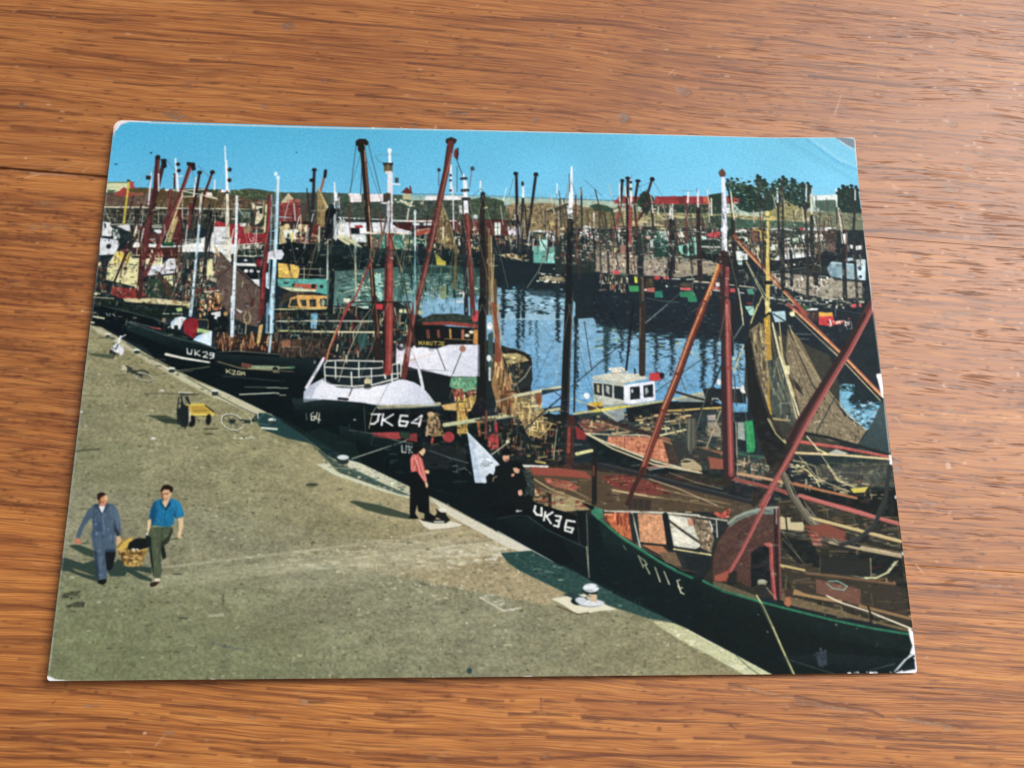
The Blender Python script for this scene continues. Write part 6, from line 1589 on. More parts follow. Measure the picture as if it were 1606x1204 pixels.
L 30343a 1.0:507.0,368.1 519.9,402.1
L 30343a 0.8:510.9,381.2 514.7,379.9
L 2a2a2c 1.3:543.3,375.7 528.6,412.5
P 141c1e:454.2,402.7 486.4,405.0 528.6,412.5 531.4,446.0 524.1,461.4 506.8,453.9 496.8,441.1 462.0,418.2
P 68a07c:528.6,413.8 568.4,412.6 568.4,430.3 546.1,436.9 526.3,428.0
P 5a8a6c:528.6,413.8 568.4,412.6 568.4,417.3 546.1,422.7
K 102 40 2.0 7.6 .6 4a7a60,8ab890,3a6250:528.7,415.1 568.4,414.7 565.9,432.9 528.8,428.0
P 8a4c3c:530.0,433.2 543.6,430.5 547.4,445.9 536.3,449.8
K 103 60 2.0 6.6 .6 a85c44,6a3a30,c09068:528.8,433.2 568.4,430.3 568.4,445.8 531.4,448.6
P 1a2426:570.9,362.1 606.1,364.4 605.4,460.9 570.9,461.1
P 1c1f20:602.3,367.6 621.2,367.4 638.8,373.4 648.7,383.8 649.4,416.6 645.5,429.7 635.4,440.1 610.5,440.3
P a89a6c:606.0,376.3 626.1,374.8 638.7,380.0 644.9,386.5 631.0,389.3 610.9,393.4
K 104 40 2.1 7.7 .1 c8b888,8a7a54,5a5040:606.0,376.3 638.7,380.0 643.6,386.5 610.9,393.4
L 2a2418 2.1:603.5,368.4 623.7,369.5 641.2,377.3 648.6,389.1
P 22282a:608.4,396.1 643.6,389.2 648.5,398.3 648.1,424.5 620.5,435.1
L a8a890 1.5:647.2,395.7 638.3,411.5 620.6,427.3
K 105 60 2.1 7.7 .6 1c2424,5a4c38,8a7a58:605.9,393.5 636.0,393.2 625.6,429.8 608.1,430.0
P 344c4a:583.5,346.0 591.1,340.6 590.8,409.3 583.3,412.0
D d8dce0 4.2 6.3:586.1,332.6
D d8dce0 3.6 5.1:584.6,383.2 592.9,387.0
L d0d4d8 3.1:585.9,398.9 585.8,417.2
P c8384c:556.9,311.4 563.3,307.2 569.6,308.5 570.9,323.4 560.8,326.2
P 0b1518:297.0,447.7 316.6,451.4 340.7,450.0 418.8,457.0 509.4,462.8 526.6,466.5 580.7,466.2 580.6,531.7 554.0,581.0 474.9,579.9 402.2,544.6 370.5,528.7 318.4,488.0 308.5,483.0
P 11201f:318.9,498.0 370.6,530.0 402.2,543.4 391.6,515.0 342.6,492.8
P cfd2dc:314.3,454.0 314.4,437.4 323.9,427.1 341.7,416.7 342.0,424.4 361.8,430.6 383.8,431.7 413.1,428.9 430.2,425.7 452.1,417.5 462.0,418.2 474.4,422.0 486.8,429.6 496.8,441.1 506.4,454.4 504.4,457.7 484.8,457.1 418.8,457.0 396.8,453.4 365.1,450.8 340.7,449.4 321.5,452.6
P c2c8d2:314.3,454.0 314.4,437.4 323.9,427.1 335.3,437.2 340.7,449.4
P dcdde8:413.2,431.5 452.2,420.9 466.9,420.8 486.9,436.1 492.1,451.4 428.5,453.2
L 1c2224 1.7:338.0,443.6 347.9,446.1
L 1c2224 4.0:364.9,447.7 377.6,448.7
L 2c2c28 1.3:383.8,431.7 379.9,443.3
L 3a3a34 1.0:361.2,416.5 366.8,400.9
L 55595c 0.8:437.4,422.3 424.7,450.6
L d4d6cc 2.0:344.6,426.9 342.0,395.9 345.5,390.2 362.6,389.2 428.0,389.9
L d4d6cc 2.0:342.2,399.8 387.7,402.0 422.1,400.4 451.5,392.3 455.2,391.0
L d4d6cc 1.8:344.0,412.8 388.1,415.0 422.4,412.1 454.3,407.9
L d4d6cc 2.3:345.8,426.9 383.7,429.2 413.0,426.4 449.6,415.7
L d4d6cc 2.0:357.7,390.6 359.3,416.5
L d4d6cc 2.0:392.2,391.6 393.0,414.9
L d4d6cc 1.8:411.0,401.8 411.8,426.4
L d4d6cc 2.3:381.7,407.3 383.2,429.2
L d4d6cc 2.8:428.0,389.9 431.9,415.9
L d4d6cc 2.5:440.5,395.0 441.8,421.0
L d4d6cc 2.0:448.6,392.3 450.1,415.7
L d4d6cc 2.3:454.4,389.7 454.5,413.1
D c0b894 5.0 6.0:406.0,421.3
D 2c302a 5.5 5.0:406.3,429.5
L dcdce6 4.6:340.4,386.8 317.6,431.8
L dcdce6 4.4:473.4,367.1 487.3,430.9
L a8a888 6.0 5.0:423.8,460.1 467.7,458.0 511.8,454.4
L 8a8a70 1.5:423.8,462.6 467.7,460.8 511.8,456.9
P c8a468:514.2,456.4 561.0,448.4 561.0,463.7 543.8,465.1 519.2,463.5
P b89850:536.3,451.1 551.1,445.9 568.4,439.3 568.4,448.3 553.6,466.3 552.5,499.3 537.9,499.3 537.7,466.4
K 106 90 3.5 12.6 .9 d8b868,a08040,e0c880,6a5a38:537.5,448.5 565.9,441.9 553.6,466.3 552.5,498.0 537.9,498.1
L b4b890 6.0 5.5:519.4,486.3 580.7,476.4 694.8,459.8
L 74785e 1.2:519.5,489.4 580.7,479.4 694.7,462.9
P 0a1012:414.1,463.4 492.3,466.7 492.7,492.0 410.3,497.5
L dde0e2 3.0:424.1,471.0 422.4,481.1 417.2,485.4 412.9,485.4
L dde0e2 2.5:413.2,471.0 426.5,471.0
L dde0e2 3.0:430.2,470.9 428.2,487.3
L dde0e2 2.5:444.8,470.8 431.1,479.8 444.0,487.8
L dde0e2 3.0:465.5,473.2 455.8,472.5 453.6,482.2 454.2,487.7 463.4,488.2 466.2,482.1 456.0,480.9
L dde0e2 2.7:486.3,472.4 471.8,483.3 484.0,485.0
L dde0e2 3.0:486.3,472.9 482.4,488.3
L c0c0b0 1.7:329.5,469.0 326.0,471.6 327.1,480.4 331.2,480.4 331.7,474.8 327.4,475.4
L c0c0b0 1.7:334.8,469.0 333.5,477.8 339.7,480.3
L c0c0b0 1.7:338.0,470.2 337.4,484.1
L 6a7470 1.2:319.0,470.4 320.4,480.4
D b0b0a0 2.0 1.2:389.2,479.5
L 3c4c48 1.2:401.9,459.7 405.5,497.5
L b8b090 1.2:425.9,449.3 414.3,469.8 410.2,492.5
L a8a084 1.0:381.3,495.1 415.2,500.0 449.3,509.8 473.6,514.7
P a03c40:415.2,498.7 453.9,497.3 456.5,507.3 446.9,508.6 417.8,504.9
P 7a3034:461.3,501.0 479.4,498.4 480.9,512.1 463.9,509.7
P 26382e:455.8,497.2 469.7,497.2 469.9,507.2 456.5,507.3
D a83840 8.4 7.9:525.7,504.4
P 8c7454:496.0,471.8 507.0,467.9 512.0,479.3 519.6,501.9 502.6,504.5 491.6,499.6
K 107 110 1.5 6.5 .6 b89c70,5a4a38,d0b888,3a3028:496.0,471.8 508.3,469.2 518.4,502.0 492.8,500.8
D c8a884 5.0 4.0:499.2,470.5
L b84838 3.5:502.6,507.0 500.8,515.8
P 1a2022:488.1,512.1 551.4,521.8 551.5,551.6 488.8,551.8
L 9aa89c 1.5:387.6,537.3 423.2,524.8 463.9,510.2
L 6a7470 1.2:498.0,524.5 524.8,534.4 553.9,542.9
L dde0d8 2.0:458.2,517.2 458.9,527.2 464.2,527.6 465.0,517.2
L dde0d8 2.0:468.4,517.7 469.1,528.4
L dde0d8 1.7:472.8,518.7 469.5,523.4 473.4,528.1
L 5a6a68 1.2:532.1,547.9 538.2,546.7 538.2,556.5 532.2,555.3
L 5a6a68 1.2:541.8,552.8 549.1,550.3 558.8,558.9
K 108 100 3.4 14.8 .1 1c2c2e,24383a,0a1012:366.3,482.7 473.6,514.7 551.4,531.8 551.6,576.1 474.8,576.2
P 8a2834:581.9,504.2 597.8,491.5 598.9,521.6 583.0,522.9
L c03444 5.5:588.0,506.6 588.4,519.2
L b83040 4.5:594.9,483.9 595.8,516.6
L a85838 3.5:568.4,481.5 570.9,501.7
P 141b1c:600.4,481.3 694.6,468.0 692.7,546.2 631.6,543.9 617.1,531.5 600.1,526.6
K 109 260 3.0 15.0 .5 26302e,5a4c38,101416,3a4440,8a7a58,6a3430:570.9,466.2 694.6,465.4 692.7,543.7 570.9,521.7
P 8a6c48:590.9,377.8 603.5,372.4 610.8,409.1 625.4,445.3 630.1,465.8 610.3,471.1 595.6,455.8 588.3,424.9
K 110 160 5.2 23.2 .95 a8865a,5a4430,c0a070,3a2c22,8a4c38:590.9,375.2 604.8,375.0 625.4,445.3 627.6,465.9 595.5,461.0
P 9a8258a0:625.4,445.3 657.9,434.8 662.3,465.6 669.3,491.1 656.7,503.8 639.6,498.8 632.4,481.1 622.7,465.9
K 111 200 2.0 10.1 .6 c8b078,6a5638,a88c54,e0cc90:620.4,445.4 660.4,434.8 669.3,488.5 656.7,502.5 634.7,491.3
L c4a868 2.0:642.0,500.1 659.2,503.8 671.7,491.1 676.9,483.4
L b09860 1.5:669.5,480.9 681.8,484.7
L c8c4a0 5.1 3.5:622.9,441.5 660.4,433.5 695.6,426.2
L a8a888 2.0:595.6,450.7 625.4,440.2
P 7a4a34:652.9,437.4 662.9,436.0 661.3,455.4 653.9,452.9
P 20343c:662.9,432.1 695.5,429.3 694.8,457.7 664.9,463.1
G 88b6d8 6ca0d0 660.4,434.8 684.9,455.2:664.0,439.9 695.5,430.6 694.9,455.2 662.4,460.5
L 1c282c 2.0:637.2,492.5 659.8,470.8 695.3,439.7
L 2c3438 1.5:677.9,432.0 690.2,441.0
L b0b49a 1.2:678.2,536.3 684.1,491.0
P c8d4e0:552.5,495.5 557.4,500.5 580.6,524.2 601.2,546.5 593.9,550.2 591.4,558.9 582.9,568.7 579.3,572.4 564.1,571.7
P b4c4d4:552.5,495.5 563.5,514.3 573.3,571.2 564.1,571.7
K 112 24 1.5 4.9 .2 8a98a0,dce4ec:570.8,539.2 587.9,536.6 587.8,546.5 573.3,549.0
L 7a8890 1.2:573.3,542.9 580.5,547.8 585.4,542.8
L b8b89c 1.7:587.9,530.4 600.1,521.6 613.7,510.3
D c4c4a0 3.0 2.5:611.7,511.0
P 5a4a3a:631.6,548.9 707.1,556.1 710.2,619.6 647.7,610.0 643.6,556.2
P 9a4840:643.7,552.5 663.2,550.8 692.5,552.4 712.0,556.1 711.7,566.0 658.2,561.1
P a85840:667.7,571.0 706.7,570.9 711.2,585.6 682.2,575.9
K 113 160 3.4 17.1 .1 6a5c40,8a7c58,a04a3c,3a3028,b0a078:643.6,558.7 709.3,566.0 708.2,606.1 652.6,606.1
L dcdcd4 3.4:631.6,546.9 677.9,548.2
L c8b060 3.0:652.4,540.1 665.8,542.6
P 2a2622:670.3,546.3 739.1,541.1 793.1,545.9 812.5,553.3 936.2,558.0 945.1,605.9 668.8,619.6
P 8a3c34:675.0,553.7 699.4,556.1 713.7,570.9 708.4,585.6 674.4,585.7
P 6a302c:748.1,565.9 807.2,560.8 846.2,570.6 860.1,585.4 810.9,587.9 762.2,580.6
P 9a8c68:674.3,588.1 703.8,575.8 723.2,578.2 769.0,595.3 736.8,610.0 673.8,614.8
K 114 260 3.4 17.2 .15 b0a47c,5a4a38,8a3c34,3a302a,c8b88c,a8584a:675.0,556.2 748.2,560.9 860.4,580.5 858.9,606.0 673.9,606.1
L b89c80 2.9:750.2,575.7 791.5,583.0 835.1,592.8
P 3a302a:774.1,588.0 818.0,592.8 817.3,606.0 771.0,606.0
P 283436:714.2,465.3 786.7,464.8 933.6,453.5 931.2,558.0 893.9,558.1 813.1,540.8 727.9,506.0
K 115 260 3.5 15.2 .3 3a4440,5a4a3a,8a7a58,101618,a89470,6a3a34:716.7,465.3 933.6,453.5 931.4,555.5 862.4,545.7 730.5,500.9
P 121b1f:787.1,454.5 914.0,443.3 933.6,453.5 841.1,479.9 791.0,480.2
P 8a9690:863.3,443.6 920.0,430.1 935.3,430.0 934.7,437.9 906.0,448.5 868.0,448.8
P b8bcb0:739.4,417.2 787.1,423.3 785.8,454.5 754.5,454.8 739.6,452.3
P dfe3ee:786.4,423.3 833.0,416.4 832.8,446.4 797.2,453.2 785.9,452.0
P c8c8b8:738.4,410.7 788.5,420.7 824.4,412.5 812.0,404.8 763.9,405.2
P b8b4a0:738.4,411.2 788.5,420.7 788.4,423.9 738.8,414.6
P 8a9494:754.5,454.8 785.9,452.0 785.0,475.1 773.5,480.3 754.0,467.6
L dcd8c8 3.1:765.4,398.6 784.5,396.6 791.8,402.3
L b8a484 2.6:768.9,405.1 791.9,401.0
P d0ccbc:766.7,397.3 782.0,395.8 784.2,402.4 769.0,403.8
P 1c262a:740.6,420.6 753.2,421.5 753.0,440.5 741.3,438.0
P 1c262a:755.7,421.5 768.7,423.5 768.0,443.0 755.5,440.5
P 1c262a:771.2,424.0 785.8,426.0 784.9,446.8 771.0,443.8
P b8a888:745.6,422.4 749.3,423.6 748.9,436.7 745.2,434.1
P 98a098:759.4,423.6 764.3,426.1 763.8,439.2 759.0,434.0
P 141d22:795.4,426.4 810.1,425.2 809.7,444.5 795.0,446.2
P 141d22:815.2,424.2 830.3,421.4 829.5,441.3 815.3,442.9
P a8b4b8:796.2,431.1 799.3,428.5 800.6,433.7 797.4,436.3
P 98a4a8:817.5,428.3 821.2,425.7 823.3,433.5 818.0,438.8
P c8304a:826.0,405.2 835.0,403.2 846.4,403.9 847.7,412.3 834.3,417.2 824.7,415.2
P 18181c:840.1,403.2 848.2,404.4 847.7,412.3 842.1,412.4
L 1c2226 2.6:803.7,398.2 803.9,404.8
L 3a3c30 1.5:726.7,465.2 714.2,465.3
P c8a438:732.1,451.0 752.2,449.6 753.2,456.1 741.8,461.3 731.9,457.5
P 3a2c24:729.5,454.9 754.4,457.3 754.1,465.1 731.6,465.2
D dfe3e4 4.6 5.1:729.9,440.7
L a8b8c0 1.0:712.5,436.9 729.8,443.3
L b0b088 4.0 3.0:711.6,467.9 787.0,457.1 853.0,446.3 904.4,434.2
L d0c458 5.1 3.5:741.7,463.6 792.1,455.8
L c8c0a0 1.5:707.3,444.8 741.9,457.4 771.2,475.2
L c8a858 2.6:847.0,462.9 938.5,456.6
K 116 60 2.6 10.3 .1 dcdcc8,8a8a70,2c3030:904.9,427.6 971.7,421.9 970.1,442.9 908.9,443.3
P 1a2226:904.9,427.6 971.3,427.1 969.5,450.7 908.8,445.9
D d8dcdc 5.2 6.2:967.4,428.5
D d8dcdc 3.6 5.2:931.1,417.4
L c8ccc4 1.3:917.3,451.0 919.1,443.2 926.7,443.2 931.5,448.3
L 2c2620 3.6:863.9,433.2 893.8,442.1 918.7,448.4
P 6a4a40:713.8,480.7 756.2,477.9 773.1,490.5 728.1,498.4
K 117 90 3.0 10.1 .2 8a4a40,4a3a30,a89870:713.8,478.1 756.2,477.9 773.1,490.5 728.1,498.4
P 8a2c34:711.1,485.8 728.1,498.4 725.3,508.5 713.0,506.0
P c07858:760.2,502.0 839.9,502.9 845.3,518.1 847.8,542.0 806.2,530.8 757.4,512.2
N 118 .18 2.5 1:760.2,502.0 839.9,502.9 847.8,542.0 806.2,530.8 757.4,512.2
K 119 60 2.5 10.0 .6 d89070,a05c40,b87050:760.2,502.0 839.9,502.9 847.8,542.0 806.2,530.8 757.4,512.2
L 6a3c2c 1.3:783.9,501.9 783.2,518.3
P 3a302a:839.8,505.4 864.5,510.4 867.4,545.7 847.8,542.0
P 101a1c:728.0,500.9 759.8,513.4 818.2,538.3 891.5,556.8 807.4,558.3 739.1,541.1
L c8c0a0 3.0:728.1,498.9 757.4,512.2 808.6,532.1 828.0,539.5 891.6,555.6
L ccc4a4 1.8:728.1,497.9 760.3,499.5 810.1,500.0 834.9,502.9
L e0d8a8 2.5:836.3,500.4 875.6,491.3
L b8a078 2.5:765.4,497.7 790.4,495.5
L 8a7a5c 1.5:800.8,485.3 856.3,477.3 884.5,469.4
K 120 90 3.6 12.7 .1 b8a070,8a7a54,5a4a38,d0c090:801.4,472.5 882.4,461.7 881.0,484.8 815.3,495.4
P 6a6c5c:879.0,477.1 890.5,474.5 889.8,505.2 881.8,512.9 876.0,505.3
L 8a8c74 1.3:882.8,477.1 881.0,505.2
P 8a8474:909.1,479.5 921.8,478.2 928.6,489.7 927.7,502.5 907.7,500.0
P 909c94:954.6,479.3 964.7,479.2 963.8,507.4 952.7,504.9
P 2a8c54:964.8,477.9 977.6,476.6 978.7,509.9 976.3,525.1 965.0,525.2 965.3,504.8
K 121 20 2.6 10.2 .8 1c6a40,40a868:966.0,479.2 977.9,504.8 976.3,525.1 965.2,522.6
P a89c94:909.8,469.2 922.5,467.9 921.9,476.9 909.2,477.0
D 8a8a74 11.0 3.0:873.8,543.1
D 3a3a34 10.0 2.2:873.8,543.1
D 98987e 10.0 2.7:873.2,539.4
D 3a3a34 7.5 1.7:873.3,538.9
P 8a6a50:885.9,528.0 895.7,550.6 891.6,555.6 879.4,553.1
L d0b890 3.0:875.1,520.5 875.0,535.6
L b8a888 1.7:892.4,543.1 906.7,515.3 930.5,461.3
P 7a4c40:908.4,527.9 928.2,530.4 926.8,550.5 906.9,550.5
P 16201f:891.8,553.1 931.8,550.5 935.9,562.9 910.8,565.5
L b84c44 1.2:812.8,548.3 847.6,544.5
L c8b898 1.2:815.2,549.6 847.5,545.7
P 2c3a38:951.3,522.7 990.9,530.1 997.0,547.8 980.7,562.8 948.9,555.4
L b09478 3.5:950.2,537.9 996.7,551.5
L 2a5a48 2.5:953.5,527.8 998.1,535.2
L c8b84c 4.6:993.1,520.0 994.3,535.2 998.9,540.2 998.1,550.3
L d0d0c0 1.5:969.6,545.3 969.9,557.9
L 8a5a4c 6.0:948.8,556.7 990.4,566.6
L 8a4a44 6.5:940.8,564.2 984.6,576.5
K 122 140 3.0 12.6 .3 5a4a40,8a7a64,28302e,a89c80,3a4a44:950.8,530.3 1012.3,545.2 1009.2,580.2 947.4,575.3
P 34362f:976.7,357.8 986.6,330.6 1000.3,322.2 1105.5,372.7 1116.2,420.7 1104.7,529.7 1038.8,530.0 999.4,520.0 979.9,479.1 968.7,427.1
P 15191a:974.1,357.8 984.4,341.5 988.4,405.9 995.6,442.7 1005.8,473.8 1023.0,509.7 1033.8,530.0 996.8,550.3 985.1,509.9 974.4,453.3
P 7d725a:985.1,333.3 1000.3,322.2 1015.8,324.8 1015.5,389.6 1004.1,463.5 994.8,421.7 988.4,373.8
N 123 .3 1.3 1:985.1,333.3 1015.8,324.8 1015.5,389.6 1004.1,463.5 988.4,373.8
K 124 260 3.7 18.7 .9 9a8a68,4a4438,b8a474,6a5c48,3a3830:985.1,333.3 1015.8,324.8 1014.2,389.7 1004.1,463.5 989.7,389.9
P b08c3c:1007.6,313.9 1018.5,308.2 1014.3,373.6 1007.5,468.6 1001.6,463.5 1009.1,373.6
K 125 80 2.7 10.7 .9 d8b04c,8a6a34,c89c44:1008.9,313.9 1018.1,313.8 1007.5,468.6 1002.1,463.5
P 5a6058:1013.2,387.0 1029.9,373.4 1040.2,431.8 1051.5,476.1 1038.9,473.6 1009.2,463.4
K 126 160 3.7 18.4 .9 6a7068,3a4444,8a8470,5a6a60:1013.4,384.3 1032.5,373.4 1051.5,476.1 1011.6,466.0
P 74684f:1044.4,327.1 1061.1,346.1 1086.4,407.7 1089.2,431.5 1065.5,463.1 1054.3,473.5 1045.3,431.8 1037.7,373.3
P 7b705a:1045.6,327.1 1056.4,351.5 1088.1,414.3 1118.7,467.9 1149.6,491.1 1140.4,504.0 1134.4,511.7 1091.6,506.8 1067.4,494.1 1054.7,494.2 1044.5,410.7 1042.7,373.3
N 127 .28 1.1 1:1045.6,327.1 1088.1,414.3 1149.6,491.1 1134.4,511.7 1054.7,494.2 1042.7,373.3
K 128 500 1.6 7.0 .5 8a7e66,544c3e,7c705a,9a8c70:1045.6,327.1 1088.1,414.3 1149.6,491.1 1134.4,511.7 1054.7,494.2 1042.7,373.3
L 2a2c28 2.7:1042.4,319.0 1054.1,362.4 1074.5,421.0 1090.5,442.0
L b0a078 1.3:1047.1,324.4 1057.3,357.0 1090.3,418.2 1124.1,465.3 1149.6,491.1
P 302c26:1042.2,408.0 1056.2,423.8 1057.5,437.0 1043.6,421.3
P 404842:1008.3,381.7 1023.8,381.5 1036.5,442.4 1051.1,478.7 1035.3,484.0 1006.5,463.4
K 129 120 3.7 15.8 .9 5a665e,343c3a,7a7c68:1008.3,381.7 1026.4,381.5 1048.5,478.7 1009.1,463.4
L c8bc90 2.7:1021.1,322.0 1027.6,368.1 1037.9,426.6 1046.0,478.7
L a89c74 1.9:1031.9,319.1 1032.3,373.4 1040.5,426.6 1051.3,476.1
P d8d4a0:1032.1,390.0 1039.9,389.9 1041.4,402.7 1034.8,404.1
L 9a8c68 3.6:1008.2,473.8 1033.4,476.2
L b0a484 2.1:1003.1,473.8 1011.9,489.2 1025.4,509.7
L 2a2a26 4.1:995.9,437.4 1003.5,468.6 1020.7,504.6
D c8c098 3.8 3.2:1052.7,306.4
P 30403e:1179.5,444.0 1187.1,477.9 1196.3,549.7 1187.6,619.6 1146.5,585.0 1144.6,557.4 1133.9,516.9 1146.1,498.8 1164.5,472.9
P 3a3f3a:1067.5,545.0 1121.7,534.7 1177.4,537.1 1184.3,584.9 1137.5,575.0 1095.2,570.1 1066.3,557.6
N 130 .3 1.0 1:1070.3,517.1 1182.4,516.7 1191.9,584.9 1137.5,575.0 1066.3,557.6
K 131 420 1.5 6.1 .4 4a4e46,30383a,5a5a4c,3c4442:1067.8,542.5 1180.9,529.4 1186.9,584.9 1137.3,577.5 1066.3,557.6
G 3a4c50 2c3a3c 1170.9,462.4 1163.0,529.5:1179.4,445.3 1185.9,488.3 1183.8,526.9 1134.3,513.0 1151.8,493.7
P 22302f:1076.6,529.8 1143.2,524.5 1180.0,537.1 1121.2,539.8 1087.5,547.5
L 1a2020 4.6:1054.6,495.4 1089.6,501.7 1134.2,514.3 1181.1,528.2
L b8584e 4.6 3.6:1045.7,508.3 1108.4,517.0 1180.8,530.7
L 8a3a38 1.3:1045.5,510.9 1108.1,519.5 1180.5,532.5
L d8c494 3.5:1035.3,525.4 1107.2,528.4 1182.8,534.5
P a8aca0:1087.1,526.0 1100.5,519.6 1118.9,525.8 1107.2,528.4
L d8d0a0 2.3:1057.9,500.6 1072.6,519.7 1084.6,526.0
L d0c8a0 1.5:1071.5,478.6 1084.6,475.9
L 2c3434 1.8:1115.4,426.0 1075.5,490.2
K 132 220 3.0 15.2 .2 8a8468,3a3e3a,b0a888,5a4c40,c8c098,1a2020:1031.1,530.0 1068.0,540.0 1152.7,575.0 1180.9,592.4 1179.3,605.8 999.4,605.9 1002.9,565.3
L d0cc8c 2.0:1039.8,545.1 1054.2,552.6 1065.6,565.1 1071.4,582.6
L c8c494 2.0:1085.2,545.0 1098.0,567.6 1127.2,577.5
P d0c460:1114.4,578.8 1142.2,578.7 1131.5,583.7 1119.0,583.0
D d0d0b8 4.5 1.5:1149.8,588.7
L b8785c 5.5:1079.1,580.1 1125.8,590.0
L 8a4c40 5.5:1005.4,565.3 1076.4,582.6
P 1a2124:880.5,577.1 1195.8,576.5 1184.4,842.4 1010.3,840.8 990.6,740.3 887.0,707.2 872.5,707.1
L a85448 6.0:999.5,577.7 1018.8,585.1 1047.8,595.0 1086.7,605.8
P 4a4034:722.7,577.4 776.5,577.3 814.3,606.6 911.3,623.6 919.8,606.5 988.2,586.8 985.8,616.3 935.3,630.9 901.1,702.5 858.0,697.7 825.3,678.7 773.4,652.4 745.4,626.0
K 133 200 3.4 17.1 .15 6a5c44,3a302a,8a7a58,2a2622,a89470,6a3430:732.5,577.3 911.8,616.3 902.0,688.4 811.2,671.6 764.2,640.5
P 22282a:745.9,611.5 930.8,626.0 930.4,630.9 903.3,704.9 858.1,695.3 811.3,669.2 752.6,628.4
P b8603c:748.2,616.4 787.2,613.9 789.0,654.9 778.3,650.1 759.6,635.7
K 134 70 2.9 12.1 .9 e09060,8a3c30,d07848,6a2c28:748.2,616.4 787.2,613.9 789.0,654.9 759.6,635.7
P c8906a:798.0,616.3 835.8,617.5 837.1,660.9 799.8,657.3
N 135 .2 1.5 1:798.0,616.3 835.8,617.5 837.1,660.9 799.8,657.3
P a86c4c:800.8,660.8 831.0,662.1 853.7,688.2 825.5,674.0
P c8c8b8:841.9,617.5 874.6,622.4 889.2,662.2 879.2,666.9 847.8,663.3 844.3,640.5
P e0dccc:845.3,621.2 857.5,622.4 872.6,655.0 850.3,662.1
L 3a3430 3.4:842.6,626.0 861.3,640.5 887.0,658.6
P b88468:869.6,623.6 878.2,623.6 878.8,633.3 871.4,634.5
P 7c6c58:881.9,623.6 901.3,626.0 906.9,652.6 900.7,671.7 888.9,666.9 878.7,635.7
K 136 110 1.5 5.9 .3 b0a080,5a4c40,c8b898,3a342e:879.4,623.6 908.5,628.5 900.7,671.7 886.6,664.6
P 6a5844:825.6,671.6 849.8,671.6 858.2,693.0 834.5,685.8
P 1a2224:859.1,678.8 900.4,676.5 900.9,704.9 867.7,695.4
L d8cc90 2.4:847.6,666.9 871.7,670.5 900.5,675.3
L 1a2022 2.9:799.7,658.4 835.8,662.1 883.8,670.5
L c8c8b8 2.9:750.8,612.0 804.2,613.9 838.3,615.1 887.1,618.8
L b8bca8 2.0:887.0,620.0 928.3,626.5
L b8c0b0 2.2:789.6,613.9 799.4,664.4
L 202628 5.8:788.2,618.8 791.3,657.2
L 141a1c 8.8:838.1,618.8 842.9,664.5
L c8ccbc 1.7:912.3,626.0 911.9,650.2
L d8d8d0 2.0:902.5,627.3 905.4,638.1
P b84c3c:908.1,616.3 919.8,606.5 934.5,609.0 931.3,618.7 921.1,623.6
K 137 30 1.5 4.9 .3 d87860,7a2c28:909.3,616.3 932.0,609.0 928.7,621.2
P 8aa898:777.7,606.6 798.5,606.6 799.5,611.5 777.5,612.0
D 2a4a40 1.5 1.9:782.5,609.5 787.4,609.5 792.7,609.5
P 3a2e28:776.1,587.1 817.6,589.5 816.7,609.0 777.7,606.6
K 138 80 2.9 12.2 .8 5a4438,2a2220,8a6a50:776.1,587.1 817.6,589.5 816.7,609.0 777.7,606.6
P 0c181b:726.3,618.8 750.2,628.4 773.4,652.4 810.9,676.3 848.3,697.7 899.8,721.3 975.0,744.9 998.3,754.3 988.0,871.7 976.5,840.5 887.9,792.6 844.3,769.5 760.7,730.0 723.5,709.0
L 2a7052 3.4:740.7,622.4 759.4,639.3 773.5,651.2 796.9,666.8 825.0,684.6 848.3,697.7
L 2a7052 3.6:848.3,697.7 881.2,711.9 909.3,723.7 946.7,737.8 989.3,747.3
L 4a9878 1.0:773.5,650.1 799.4,665.6 825.0,683.0 848.4,695.8
P 3c7a60:730.3,606.7 747.3,606.6 748.0,621.2 740.6,626.0 731.2,616.4
L b8b48c 1.2:722.7,616.4 722.5,664.3 724.7,706.6
L 2c3634 1.5:709.6,611.5 713.0,659.5
L 101618 8.3:722.0,599.4 731.5,606.7
K 139 60 2.4 14.4 .0 12262a60,0a121460,24383a40:730.4,640.4 847.9,704.7 950.8,747.1 945.4,815.6 844.4,767.3 728.3,706.6
L b8b894 1.9:796.0,676.3 802.4,692.8
L b8b894 1.7:796.0,676.7 804.8,683.4 807.9,688.6 801.1,690.0
L b8b894 1.9:805.0,689.3 811.1,701.8
L c8c8a8 1.9:819.2,692.9 825.4,712.8
L c8c8a8 1.9:831.9,698.8 838.2,716.4
L c8c8a8 1.7:850.7,718.8 854.3,728.1 858.5,730.0
L c8c8a8 1.7:849.4,711.7 853.8,710.4
L c8c8a8 1.7:849.9,712.2 854.7,728.6
L c8c8a8 1.7:852.9,722.3 856.6,721.1
L a8ac90 1.4:775.4,662.0 778.8,667.9
P 0b1114:582.0,606.8 644.6,597.0 654.2,601.9 709.4,618.8 710.8,652.4 698.8,654.7 639.4,621.2 596.3,626.0
L 3a4a48 1.2:639.5,620.0 667.9,640.4 720.1,664.3
L dde0da 3.1:650.5,605.5 648.7,612.8 652.0,617.6 658.7,618.8
L dde0da 3.1:659.4,608.2 659.2,619.3
L dde0da 2.9:664.8,614.0 662.4,626.0
L dde0da 2.9:675.2,614.4 665.9,620.0 672.4,630.3
L dde0da 2.9:679.2,619.3 687.1,620.7 685.5,626.0 680.2,626.5 684.5,628.4 682.9,635.1 676.5,633.2
L dde0da 2.9:706.7,627.9 695.2,626.0 692.5,635.6 692.4,640.4 701.5,643.3 704.0,637.5 694.0,635.6
P 0f1618:709.6,611.5 724.0,613.9 724.9,664.3 713.1,657.1
L 7a8074 1.0:723.9,616.4 724.7,706.6
L 24302e 1.4:596.3,623.6 625.1,618.8 639.5,620.0
